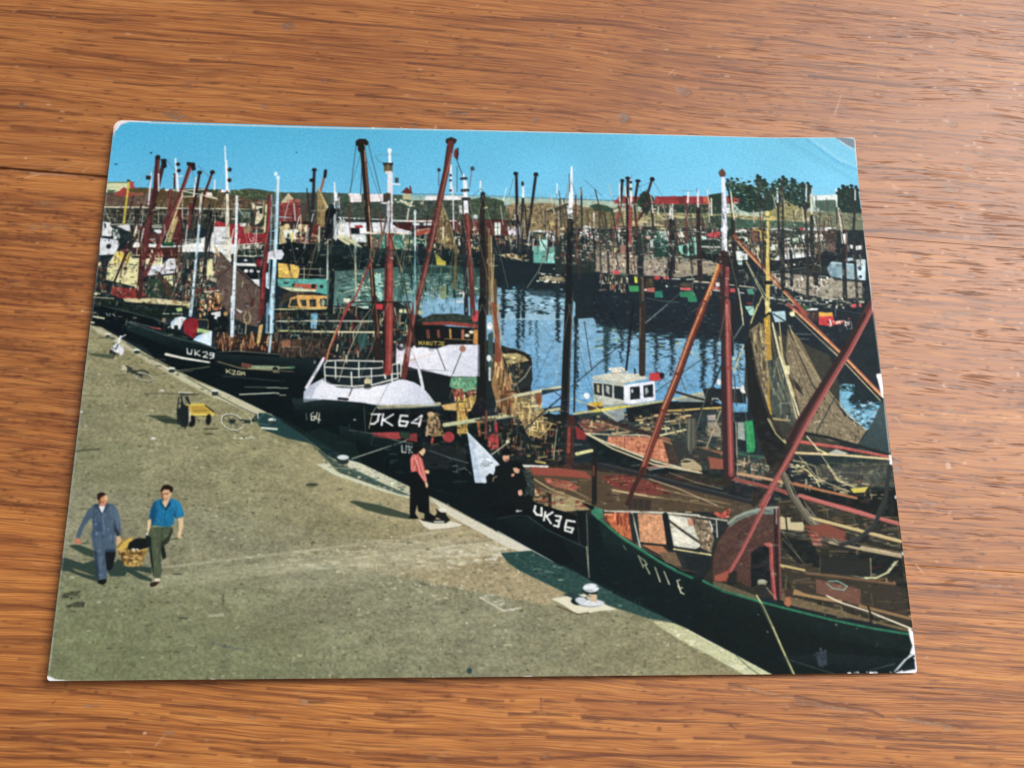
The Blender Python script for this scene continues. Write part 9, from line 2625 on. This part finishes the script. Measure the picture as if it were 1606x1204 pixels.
L 8e4644 5.5 6.0:1184.4,289.5 1140.6,361.5 1097.6,423.5 1064.3,473.5 1040.3,512.2 1002.4,570.3 979.6,605.9
L 2c1e22 6.5 7.6:1167.8,306.4 1123.7,372.5 1081.3,431.5 1048.5,478.7 1030.4,509.7
L b4645e 1.9 1.9:1185.4,292.2 1141.6,364.2 1098.6,426.1 1064.1,476.1 1040.1,514.7 1002.3,571.8 982.3,602.5
L 8e4644 4.7 4.7:993.7,589.2 964.9,638.2 945.2,671.8 926.2,699.1
L b4645e 1.5 1.5:994.6,590.5 966.4,638.2 947.3,669.4 928.2,697.9
L 30222a 15.7 17.2:943.0,400.9 941.9,427.3 936.2,558.0
L 86403c 7.3 8.4:946.7,395.6 945.7,427.3 939.2,557.9
L ac625a 2.1 2.1:946.5,398.3 945.2,427.3 939.4,555.4
L 6a3028 8.3 8.8:867.9,406.9 844.7,459.3 824.4,513.1 807.5,555.8
L b8825c 2.6 2.6:866.3,408.0 843.2,459.3
L a06850 2.3 2.3:841.9,464.5 821.9,513.1 807.7,550.8
L 3a2420 6.9 6.4:810.2,550.8 796.8,573.2 783.3,602.6
K 800 260 1.1 4.5 .2 34443cb0,5a5a44b0,44402fb0,7a7250b0,2c3a34b0:787.5,128.8 940.6,124.6 1058.7,138.1 1140.9,133.5 1138.2,160.0 786.0,165.1
K 801 200 1.1 3.9 .2 3a3c2cb0,5a5440b0,6a6048b0,4a4a38b0:689.1,130.8 787.3,133.2 786.0,166.5 688.3,168.3
K 802 120 1.1 3.4 .3 2c4034c0,40503cc0,8a3038a0:787.8,120.0 941.0,119.9 940.2,131.6 787.3,133.2
K 803 46 19.4 72.2 1 3a2c2ae0,2a2c2ce0,5a3230e0,4a4438e0:699.7,130.6 1142.1,121.7 1131.8,220.7 697.4,227.7
K 804 26 8.4 30.8 1 d0ccc4d0,c4b8a0d0:700.3,104.3 1144.9,94.9 1139.7,145.3 699.2,153.7
K 805 150 1.6 5.5 .1 1c2628d0,24302ed0,3a403ad0:698.8,168.1 954.1,163.4 952.7,183.6 698.4,188.1
K 806 150 1.7 5.6 .1 1c2628d0,24302ed0,3a403ad0:962.2,163.2 1138.2,160.0 1134.8,192.0 959.9,195.0
K 807 70 1.4 3.8 .2 b8bcb4d0,a8ac9cd0:725.1,170.5 953.9,166.3 950.7,212.3 723.6,221.7
K 808 60 1.7 5.1 .1 74bad8,82c4e0:971.1,77.7 1011.9,79.2 1011.3,86.4 973.3,83.6
D 76bcda 2.0 1.4:1008.7,85.2 1011.2,87.6 1035.9,87.1 1037.3,89.4 1044.5,82.7 1069.8,81.5 1067.9,84.0 1082.3,83.1 979.2,78.7 991.9,83.2 1002.5,81.2 1025.9,75.0 1056.1,75.2
D 1a2c28 2.6 2.0:968.3,78.4 975.5,76.4 984.2,76.8 994.7,83.2 1018.2,69.5 1022.3,72.4 1029.1,77.0 1053.3,75.9 1059.8,70.4 1064.3,75.1 1074.3,74.2 1078.5,76.5 1091.3,81.1 1099.5,80.9 1014.6,79.7 1003.5,81.2 1104.5,86.8
L 3a2c28 1.7:1016.7,73.7 1016.4,124.2
L 3a2c28 1.4:1058.9,74.3 1054.6,129.3
D 1a2a2a 3.5 2.9:1150.7,91.2 1157.4,85.0 1164.9,86.7 1171.3,84.1 1178.2,87.0 1181.0,91.7 1147.2,97.8
D 7ec4e0 1.7 1.4:1153.6,89.3 1168.3,86.6 1174.8,87.1
K 809 14 17.2 57.3 1 2c2a2ae0,4a3430e0:1105.9,98.7 1197.0,96.8 1184.3,208.4 1095.1,209.9
K 810 40 16.3 65.2 1 3a2c2ae0,2a2c2ce0,5a3230e0,5a5440e0:339.7,137.8 718.7,130.2 716.3,216.1 343.3,222.3
K 811 24 8.2 32.7 1 d0ccc4d0,c4b8a0d0,b8c4c4d0:339.3,126.3 719.0,118.5 716.8,199.2 342.6,205.6
K 812 200 1.4 5.0 .2 34443ca0,6a5c48a0,4a4434a0:610.3,129.5 729.4,127.1 728.1,170.4 610.0,172.6
A 813 .10 1.6 2:352.3,128.9 557.8,123.3 612.8,155.4 353.5,160.3
K 814 160 3.2 11.7 .9 2c464280,46686480,1f363480,7a9c9480:448.1,240.0 576.0,240.8 596.3,311.8 449.8,314.8
K 815 40 15.9 63.8 1 3a2c2ae0,2a2c2ce0,5a3230e0,5a5440e0:0.2,144.6 319.6,138.2 323.9,233.7 5.1,238.8
K 816 26 10.6 39.9 1 d0ccc4d0,c4b8a0d0,b8c4c4d0:0.2,144.6 319.6,138.2 323.9,233.7 5.1,238.8
K 817 150 1.3 4.8 .3 34443ca0,6a5c48a0,4a4434a0,8a7a60a0:-1.0,133.3 252.0,122.4 254.9,173.5 3.7,178.2
K 818 300 1.3 5.2 .5 2a2c28c0,6a4a3cc0,8a7a60c0,3a4a44c0,a89c84c0:1.5,228.0 172.6,225.1 177.8,295.8 3.4,292.8
K 819 160 1.0 5.2 .8 26302ec0,5a4438c0,8a7a60c0,3a5650c0:263.0,313.9 343.9,312.9 345.8,356.9 265.5,357.7
L 2a302ac0 2.2:200.1,482.1 201.2,477.1 206.2,473.6 214.3,473.5 222.7,476.5 228.8,482.5 231.0,487.7 229.1,493.7 222.1,497.2 214.0,496.8 205.4,492.8 201.5,487.6 200.1,482.1
L 2a302ac0 1.7:71.1,417.4 73.6,414.3 88.1,415.2 96.2,419.8 97.4,423.3 91.4,425.7 81.8,424.2 74.4,421.7 71.1,417.4
L d0d0bc 1.1:70.3,416.4 72.4,413.3 78.3,412.5 88.0,414.2 95.6,418.7 97.1,422.6 91.4,424.9 81.7,423.4 74.3,421.0 70.3,416.4
L 1c2624 1.7:58.5,406.3 70.8,410.0 82.7,408.6 90.2,412.4
L 1c2624 1.5:63.8,411.4 81.1,416.8
L 1c2624 1.2:70.8,410.0 81.2,418.9
L b8b498 1.5:53.3,401.7 58.3,403.7 58.5,411.4 54.3,412.0 52.3,406.3 53.3,401.7
L 1c2624 2.0:58.1,402.5 65.7,406.2
L dcdcc8 1.5:199.1,481.1 200.2,476.1 205.2,472.6 213.5,472.5 222.1,475.5 228.5,481.5 231.2,487.2 229.2,492.9 222.3,496.5 214.0,496.0 205.4,492.1 200.9,486.6 199.1,481.1
L 28302a90 1.0:202.2,481.1 227.8,489.7
L 28302a90 1.0:207.8,476.1 222.2,494.7
L 28302a90 1.0:217.3,474.8 212.7,494.8
L 1c2624 2.0:224.9,481.0 239.4,483.9 251.2,480.8
L 1c2624 1.7:230.0,486.0 242.8,480.9 249.4,472.1
L c8ccb8 1.2:242.0,487.1 240.3,479.6 237.7,476.4
L 4a6058 1.2:248.9,483.3 260.1,470.7 269.8,471.9 273.9,480.7 266.0,488.3 255.1,487.1 248.9,483.3
L d0d4c8 1.5:249.3,470.8 251.0,478.3
P 85826a:135.4,446.9 139.1,445.8 141.1,458.9 139.3,465.2 135.8,464.0
P 85826a:141.1,446.8 145.5,447.8 147.7,457.9 145.0,459.9 142.1,453.9
L 1a2022 1.2:135.5,451.4 140.9,445.1 148.4,448.8 152.8,458.9
L 1a2022 1.5:139.8,445.8 142.9,469.0 148.4,492.6
L 1a2022 1.2:135.4,459.0 139.5,456.4 143.4,469.0
L 8a8a74 1.2:140.9,445.1 151.1,458.9 153.4,481.4
L 2a3230 1.5:136.5,448.9 136.2,474.0 144.9,492.7
L 6a6a58 1.0:144.5,445.0 147.1,461.4
L b89a40 1.2:159.3,465.1 178.3,464.2
L 8a7030 1.0:158.3,468.4 180.9,467.7
L 3a3a30 1.2:162.6,476.9 167.9,483.8
L d8d8c8 1.5:153.8,471.4 155.1,483.9
G eceef6b0 c4ccdc90 418.0,428.9 462.8,459.3:330.2,432.2 341.9,420.5 364.3,431.9 383.9,433.8 413.2,431.0 430.2,427.3 452.1,418.8 471.9,422.8 486.8,430.9 499.4,446.3 503.2,455.4 484.8,456.1 418.8,455.5 396.7,452.1 365.0,449.3 340.6,447.9 326.1,447.5
G eef0f6a0 ccd2e090 450.9,363.4 560.9,409.6:470.9,369.8 485.8,367.8 505.8,370.2 525.8,364.7 568.4,364.3 568.4,409.5 528.6,410.4 496.3,402.9 481.4,399.9
L 1c2224 3.5:364.9,447.7 377.6,448.7
L 2c2c28 1.3:383.8,431.7 379.9,443.3
L 55595c 0.6:437.5,423.6 424.7,450.6
L 30343a 1.0:507.0,368.1 519.9,402.1
L 2a2a2c 1.0:543.3,375.7 531.1,408.5
D 9a6a58 4.6 5.1:545.3,369.0
P 24382ed8:7.3,662.1 13.8,660.2 23.7,661.5 41.6,669.0 42.6,678.9 28.7,673.9 19.6,668.9
P 203330d8:-2.4,678.8 6.1,678.8 28.8,686.3 42.9,681.4 49.3,696.2 53.1,708.4 50.9,710.9 30.9,704.7 13.1,697.3 2.0,696.0 -2.2,691.1
P 7c7a5a:14.9,692.4 30.0,696.7 47.7,703.5 35.3,701.0 20.3,696.7
P 203330d8:61.5,696.2 74.5,680.2 97.4,688.9 120.8,691.5 121.6,700.1 98.0,695.1 108.2,700.1 123.5,707.5 122.6,711.1 106.4,707.4 88.4,697.5 86.6,703.7 67.1,703.6
L 2c4034 1.0:143.3,652.9 153.0,651.7
P 3a4a38c0:23.3,657.7 34.2,657.1 34.4,659.0 24.7,660.2
P 475a6c:35.3,604.2 50.5,601.6 62.0,605.4 67.8,613.7 72.2,626.4 75.7,649.1 71.6,651.6 66.9,641.5 68.7,659.1 71.1,670.3 58.7,669.0 60.2,683.9 63.1,706.0 51.9,708.4 49.3,696.2 41.8,671.5 36.0,651.5 34.1,645.3 36.5,639.0 34.3,623.8 32.0,625.1 24.6,636.5 21.3,651.5 15.2,651.5 16.6,641.5 22.1,625.1 26.9,612.4
P 2f3f4e:56.0,666.5 70.7,666.5 70.0,683.9 66.4,696.2 61.4,695.0 57.2,677.7
P 2a3648:41.6,669.0 45.2,669.0 52.8,706.0 50.5,707.2 44.9,688.8
P 26303c:63.9,623.8 73.6,646.5 71.6,651.6 65.7,641.5 63.4,631.4
P 3a4c64:34.3,623.8 47.3,630.2 49.7,641.5 38.8,642.7
P 323e50:33.5,604.8 40.8,603.5 46.0,617.5 37.7,609.9
P 323e50:50.5,601.6 55.4,607.3 47.8,617.5 49.8,607.3
K 150 110 1.0 5.0 .8 5c728880,3a4a5a80,66809680,30405080:36.1,606.1 62.1,606.0 71.1,646.5 67.5,659.1 56.0,666.5 61.1,703.6 51.5,704.8 40.5,659.0
K 151 40 1.2 5.0 .8 70889e80,586e8480:40.7,649.0 52.8,659.0 59.7,702.3 51.1,701.1
L 6a84a4 0.9:47.9,618.8 52.7,646.5
P 181a1e:56.4,670.3 71.1,670.3 69.4,690.1 66.4,696.2 61.4,695.0
P dcdce4:41.2,607.3 49.8,606.7 47.1,616.9 43.6,612.4
P 14161a:51.9,708.4 62.6,706.6 62.6,712.1 58.6,715.2 51.1,712.7
P c88c68:39.3,595.8 48.2,591.3 51.6,594.5 51.8,602.2 48.6,607.3 42.4,607.3 40.0,602.2
P d8b488:47.0,592.0 52.1,593.3 51.5,599.7 48.3,598.4
P 7a4434:39.3,595.8 42.4,595.8 43.5,606.1 40.8,603.5
L 5a2c22 0.8:42.4,601.6 47.9,601.0
P 2a1c1c:36.9,590.7 40.3,587.5 46.6,588.1 48.8,591.3 42.4,595.2 39.7,599.7 37.9,597.1
P c07058:15.4,652.7 19.5,651.5 23.1,656.5 22.9,660.2 17.3,659.6 14.0,657.1
P d0a880:69.5,649.1 74.4,648.4 77.0,656.6 73.7,660.3 72.9,664.1 71.2,659.1
P 8a743c:71.3,666.5 73.6,659.1 81.5,651.6 91.2,650.6 111.7,659.1 113.5,665.4 109.9,679.1 105.8,687.7 97.5,690.2 87.7,689.5 82.2,683.9 76.6,676.5
P c8a850:73.1,666.6 79.5,656.6 87.6,651.0 91.9,651.6 87.4,661.6 80.6,667.8
P 15191a:87.0,657.8 96.2,651.6 109.8,651.6 115.3,657.9 114.7,664.1 102.7,667.9 85.4,666.6
D e4dcd4 2.2 1.7:94.1,667.2 99.0,667.6
L ccb068 1.7:71.9,666.5 83.3,669.7 99.2,669.7 112.4,666.0
L 6a5028 1.0:74.9,671.5 110.5,672.8
K 152 130 1.7 7.4 .9 c4a468,7a5a30,b89048,4a3a20:74.7,670.3 111.5,670.4 105.8,687.7 87.6,688.9
K 153 60 3.7 9.9 .02 c4a468,9a7a40,5a4426:76.1,671.5 111.7,671.6 105.8,687.7 87.6,688.9
L c8a858 1.2:83.8,687.7 95.0,689.9 104.6,687.7
P 1c6a94:115.1,600.9 123.4,596.4 137.7,595.7 149.9,599.6 155.1,609.8 158.5,620.0 150.7,623.2 145.3,618.8 145.1,631.5 139.4,636.5 119.3,634.0 115.0,634.0 114.7,623.8 110.3,623.2 111.6,611.1
P 174f74:115.2,602.2 120.2,602.2 121.1,626.4 115.5,632.7 113.4,623.8 110.9,623.2 112.1,609.8
K 154 60 1.0 4.3 .8 2a7ca480,14547880,3488ae80:112.6,600.9 150.0,600.9 155.4,620.0 143.9,631.5 116.8,634.0
L 124060 0.8:132.1,609.8 132.9,634.0
P 12364e:144.1,612.4 146.8,621.3 150.7,623.2 147.6,623.8 144.3,621.3
P 123850:123.5,597.0 128.0,606.0 132.1,609.8 137.3,598.3 138.5,604.7 133.0,613.7 124.0,603.4
P d8b48c:126.3,600.9 136.6,597.0 132.0,609.2
P d0a47c:123.8,586.7 128.5,583.5 134.8,584.1 137.5,593.2 135.5,599.6 130.0,600.9 125.2,595.7
P 7a4c3a:123.7,588.0 126.5,589.3 128.7,599.6 125.3,596.4
L 3a2018 0.9:125.3,589.3 134.0,589.0
L 6a3428 0.8:127.8,596.4 133.4,596.4
P d8b890:135.7,587.4 138.9,588.0 137.4,592.5 135.5,591.9
P 221614:122.6,584.2 125.5,577.7 131.6,576.1 139.5,579.6 140.0,585.4 137.0,588.0 134.8,583.5 127.3,583.5 124.2,588.7
P d8b890:150.7,623.8 157.5,623.2 158.4,634.0 156.3,646.6 157.3,650.4 153.7,652.3 151.5,647.9 153.0,636.5
P dcc094:109.3,626.4 114.2,625.7 113.2,641.6 110.5,645.3
D e4e4e8 2.0 1.5:110.8,646.1
P 4a5440:114.6,636.5 143.0,635.3 144.8,641.6 141.1,656.7 132.7,659.2 132.3,669.2 132.4,684.1 135.4,696.4 133.8,706.3 127.1,706.3 121.6,686.5 118.6,666.6 111.0,651.6 112.6,641.6
P 2a3228:143.0,635.3 144.8,641.6 140.0,657.9 134.1,661.7 139.3,677.9 134.6,681.0 130.9,666.7 130.0,656.7 139.2,649.1
P 16201e:109.3,646.6 115.9,650.4 118.6,666.6 125.9,706.3 124.4,703.8 118.9,684.0 114.7,664.1 108.8,654.1
K 155 80 1.2 6.2 .85 5e685280,3a443480,687256a0:114.8,639.0 142.0,637.8 131.5,659.2 134.2,703.8 126.9,703.8 118.6,666.6
P e0d4c0:125.9,706.9 133.2,706.3 133.5,710.0 127.6,711.8
P 2a2018:120.9,712.4 127.5,710.6 133.6,710.6 129.2,716.1 124.5,718.5 120.7,716.6
L b8a478 0.9:124.5,718.5 134.1,716.7
P 16201e:130.9,666.7 133.9,659.2 139.1,676.6 134.6,680.4
G 5e768c90 475a6c00 68.6,621.3 49.1,623.8:49.6,604.8 62.0,605.4 67.8,613.7 72.2,626.4 70.6,641.5 64.9,634.0 59.7,631.4
G 2c3a4890 475a6c00 33.1,623.8 43.1,625.1:35.3,604.2 41.3,608.6 49.7,641.5 47.1,651.5 36.0,651.5 36.5,639.0 34.3,623.8
L 33445490 0.9:49.7,641.5 53.5,666.5 57.8,683.9
L 33445480 0.7:39.2,623.8 48.1,626.4
L 33445480 0.8:54.0,623.8 64.0,625.1
L 28364490 1.0:38.0,641.5 43.8,666.5 50.6,696.2
L 62788c90 0.7:47.3,654.0 51.8,678.9 57.2,701.1
L 28364490 0.9:21.4,630.2 26.9,623.8 32.6,620.0
G 2f86b890 1c6a9400 147.7,603.4 136.9,608.6:137.8,596.4 149.9,599.6 155.1,609.8 155.3,618.8 146.5,618.8 143.7,628.9 136.0,626.4
G 103a5490 1c6a9400 114.4,621.3 124.4,621.3:115.1,600.9 123.7,599.6 129.3,621.3 125.5,634.0 115.0,634.0 113.2,621.3
L 13465f90 0.8:118.6,612.4 123.4,623.8 121.6,631.5
L 13465f90 0.8:137.0,623.8 135.4,634.0
L 13465f90 0.8:146.9,608.5 146.8,621.3
L 28302890 1.0:129.7,639.0 130.2,659.2 128.7,684.1
L 626c5690 0.9:120.0,641.6 124.7,666.6 129.9,696.4
L 28302890 0.9:116.7,646.6 121.0,666.6
D 5a2c22a0 0.5 0.4:127.9,591.2 132.3,590.6 43.1,596.5 46.8,595.8
L 6a342890 0.6:43.8,603.3 47.5,602.5
K 156 20 1.3 5.8 .1 3a3e30,4a4c3a:4.9,729.0 16.4,722.3 34.3,722.3 34.2,731.3 8.8,733.5
K 157 20 1.3 5.8 .1 3a3e30,4a4c3a:11.8,740.2 35.9,736.9 38.9,743.7 16.9,745.8
P 3c4034c0:17.8,724.5 31.0,722.3 26.0,727.9 34.2,731.3 20.5,729.0 5.4,733.0 10.2,726.7
P 3c4034c0:14.3,742.4 24.9,738.0 38.3,738.1 36.8,744.8 23.3,743.6
D 3c4034 6.7 1.1:169.0,759.7 156.2,700.6
D 3c4034a0 4.0 1.1:22.9,750.3 145.9,739.0 75.8,799.1 164.9,804.1 152.0,784.2
L 40506060 2.2:210.8,792.4 238.1,799.2 256.2,801.5
L dcdccc60 3.6:203.6,756.8 221.6,755.8
L c8c4ac 3.4:493.7,630.7 513.2,630.0
P d4d0bc:483.3,625.4 528.8,627.4 541.8,630.7 513.3,635.9 497.7,637.2
P 2c3a30e0:385.4,599.3 394.5,598.0 429.6,604.5 471.5,617.6 471.6,624.8 437.8,618.9 409.1,611.1
P 16181a:507.7,608.4 515.6,615.0 523.4,615.0 523.5,618.9 528.7,625.4 521.0,630.0 513.1,622.8 506.6,620.2 510.4,615.0
D d8d8cc 6.0 2.6:518.2,611.0
P 1c2020:487.1,623.5 528.7,626.1 523.6,630.0 505.4,630.0 489.8,626.8
L d8d8cc 1.8:506.7,628.1 519.7,628.1
P 0e1214:470.8,552.6 492.6,556.6 498.1,571.3 499.3,615.0 509.2,621.5 505.3,626.1 492.4,625.4 492.2,616.3 483.7,613.7 481.6,603.1 479.2,616.3 484.5,623.5 471.6,623.5
P c85850:470.5,537.8 473.7,531.0 481.6,528.9 488.3,537.7 491.9,552.5 495.4,569.9 491.5,571.3 484.8,561.9 480.7,555.2 472.2,556.6
L e8a8a0 1.1:473.7,532.3 472.8,552.6
L e8a8a0 1.1:477.0,531.0 479.9,543.1 475.5,555.3
L e8a8a0 1.2:480.5,539.1 484.7,556.6 492.8,570.0
L e8a8a0 1.1:484.4,536.4 488.6,552.5 494.1,568.6
L e8a8a0 0.9:474.5,537.7 481.7,533.7
L 6a2428 0.9:478.5,543.1 482.1,556.6
P 101214:478.1,518.7 488.0,518.7 492.1,521.4 490.8,524.1 481.6,528.9 478.3,531.0 473.6,525.6 474.8,521.5
P d8b48c:485.5,524.8 490.1,520.7 492.5,524.1 491.5,528.2 488.3,533.0 482.2,527.6
P d8b48c:491.9,553.9 497.2,553.2 498.9,556.5 496.6,559.2 492.6,557.9
P d8b48c:492.2,571.3 495.4,570.6 497.1,575.9 495.6,579.9 493.6,578.0
D 0c0e10 6.5 2.1:476.7,622.2 502.7,622.8
P 0f1517:593.0,548.2 602.4,544.1 607.7,542.7 623.8,537.2 630.4,542.6 636.9,552.1 647.4,562.9 649.7,584.4 644.1,605.7 633.5,612.3 623.0,611.0 607.4,579.1 591.6,573.8 581.0,571.1 579.7,563.1 585.0,557.7 593.0,561.7
D 0c1012 6.8 5.9:609.8,527.1
P d0a080:603.8,533.2 607.8,529.8 614.5,530.5 613.1,538.6 608.4,541.4 604.4,538.0
P 8a5a44:607.7,537.3 613.1,536.6 611.7,540.7 608.4,541.1
D 0c1012 7.6 4.1:609.8,527.5
D 0c1012 7.5 4.3:625.0,546.1
P d0a080:619.0,550.1 623.6,549.4 628.9,552.1 627.5,557.5 622.2,557.6 619.6,553.5
P d0a080:616.2,559.6 620.9,557.6 620.8,561.6 616.8,563.0
P d8a488:625.9,583.1 631.2,581.7 632.5,588.4 628.5,591.1 625.9,588.4
L c89878 1.1:589.6,569.7 591.0,564.4 595.6,562.3
P 26302e:631.6,552.1 640.9,553.5 648.7,565.6 648.4,585.7 633.7,592.4 639.3,573.7
K 158 120 0.5 1.9 .3 3a4644,1c2626,4a5654:631.6,552.1 640.9,553.5 648.7,565.6 648.3,589.7 633.7,592.4 639.3,573.7
L d8dcdc 1.2:622.9,613.6 630.8,612.3
L 2c3a3a 0.5:620.3,618.9 562.6,626.8
L 38484a 0.5:498.2,579.3 541.6,591.2
L e2dcdc 3.2 2.1:-0.0,1.0 30.6,1.4 55.3,1.9
P e2d8da:-6.7,-6.8 30.2,-2.1 21.0,3.9 11.5,7.5 5.6,17.9 0.2,22.5
L d8c4c4 3.2 1.1:3.0,11.2 1.9,29.3
L d8d0cc 1.7:55.4,3.0 314.7,3.2 517.5,1.5 827.7,0.6 1183.6,-0.1
L 8a9aa090 1.5:1.5,15.7 1.5,325.4 1.9,574.8 1.8,825.9
D e8e4e4 2.2 1.5:401.5,1.0 453.3,-0.4 500.2,-0.4 1054.4,-0.4 1085.4,-1.2
P 7a8894:1149.5,-1.6 1168.6,0.3 1183.1,4.6 1183.7,18.8 1175.4,16.6 1159.2,7.6
L e6dede 2.5:1145.2,-1.5 1164.4,-0.8 1183.5,1.1
L e6dede 2.7:1183.5,1.1 1183.4,21.1
L c4ccd4 1.8:1157.3,5.3 1177.0,21.3
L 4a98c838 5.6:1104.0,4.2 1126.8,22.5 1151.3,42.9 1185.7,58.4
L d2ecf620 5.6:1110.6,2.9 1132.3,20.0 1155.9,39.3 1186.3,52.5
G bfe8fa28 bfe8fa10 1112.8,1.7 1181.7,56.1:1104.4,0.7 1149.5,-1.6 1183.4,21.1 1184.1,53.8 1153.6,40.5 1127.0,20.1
L d8d0cc 2.2:1182.3,21.1 1185.5,79.1 1185.9,113.4
L d8d4d0 2.4 1.5:1185.5,79.1 1183.3,246.5 1182.3,300.1
L c8c4c0 1.2:1182.3,300.1 1183.2,404.2
P eeeef2:1175.5,402.3 1183.6,401.2 1184.4,419.5 1182.7,442.8 1179.4,436.8 1177.6,418.6
L d8d4d0 1.4:1182.7,442.8 1181.8,524.1
P ecebee:1179.4,528.0 1186.4,527.0 1186.3,543.5 1180.7,541.6
L c8c4c0 1.4:1186.3,543.5 1184.6,712.2
D d8d8d8 1.5 2.8:1182.8,673.8 1182.4,591.5
P eeeef4:1177.2,778.4 1184.9,783.7 1186.4,801.3 1185.0,841.2 1148.3,840.9 1161.7,835.8 1180.3,834.2 1182.8,815.2 1175.6,813.4 1180.6,803.0 1178.2,792.5
L e4e8ee 2.2 1.4:1182.1,813.5 1167.1,822.0 1150.5,837.4
L c8d4de 1.4 0.9:1177.4,813.4 1154.4,835.8
L 5a6a7490 1.8 0.9:1151.8,827.1 1114.1,835.4
P 162226:1178.2,822.1 1181.2,827.3 1181.2,834.3 1161.5,837.5
D f0f0f4 1.1 1.1:1181.3,819.5
L e4e6ea 2.7 1.8:1183.2,840.3 1150.0,841.7 1113.4,842.3 1086.0,842.0
K 300 60 1.3 4.4 0 eceef2,d8dce0:1077.3,838.5 1183.6,837.7 1182.9,842.9 1076.7,843.7
L d4d8d0 1.3:1085.9,842.9 1040.6,841.6 1004.2,843.0
D f0f0f0 5.3 1.4:1004.3,842.2
D eceeee 3.4 1.3:638.9,840.6 878.2,841.9 1042.3,842.5
D eef0f0 4.2 1.7:214.9,841.0
D eef0f0 7.7 1.5:635.4,840.6
D e4e8e4 2.5 1.0:473.3,840.8 508.0,840.3 369.9,840.7 709.3,841.3 797.9,842.0
P e6e8ea:-2.4,832.5 4.5,834.2 11.5,837.5 31.8,840.1 32.1,842.6 -1.2,842.3
L b8c4b4 1.3:23.5,840.1 216.6,841.0
L d4dcd0 1.2:216.6,841.0 352.8,840.6
L a8b0a0 1.0:1.8,825.9 2.0,784.5
D 12324a 1.7 1.5:61.2,55.9
D 1c5a6a 2.7 1.4:10.6,77.1
D 2c5a74 1.3 1.3:283.8,48.4"""
img = lin(paint_card(PRINT, W, H))*0.86
pic = mesh_obj('printed_picture', sheet(W, H, 0), grid_faces(W, H), print_material(), card)
at = pic.data.color_attributes.new('print', 'FLOAT_COLOR', 'POINT')
full = np.ones((W*H, 4), np.float32); full[:, :3] = img.reshape(-1, 3)
at.data.foreach_set('color', full.ravel())
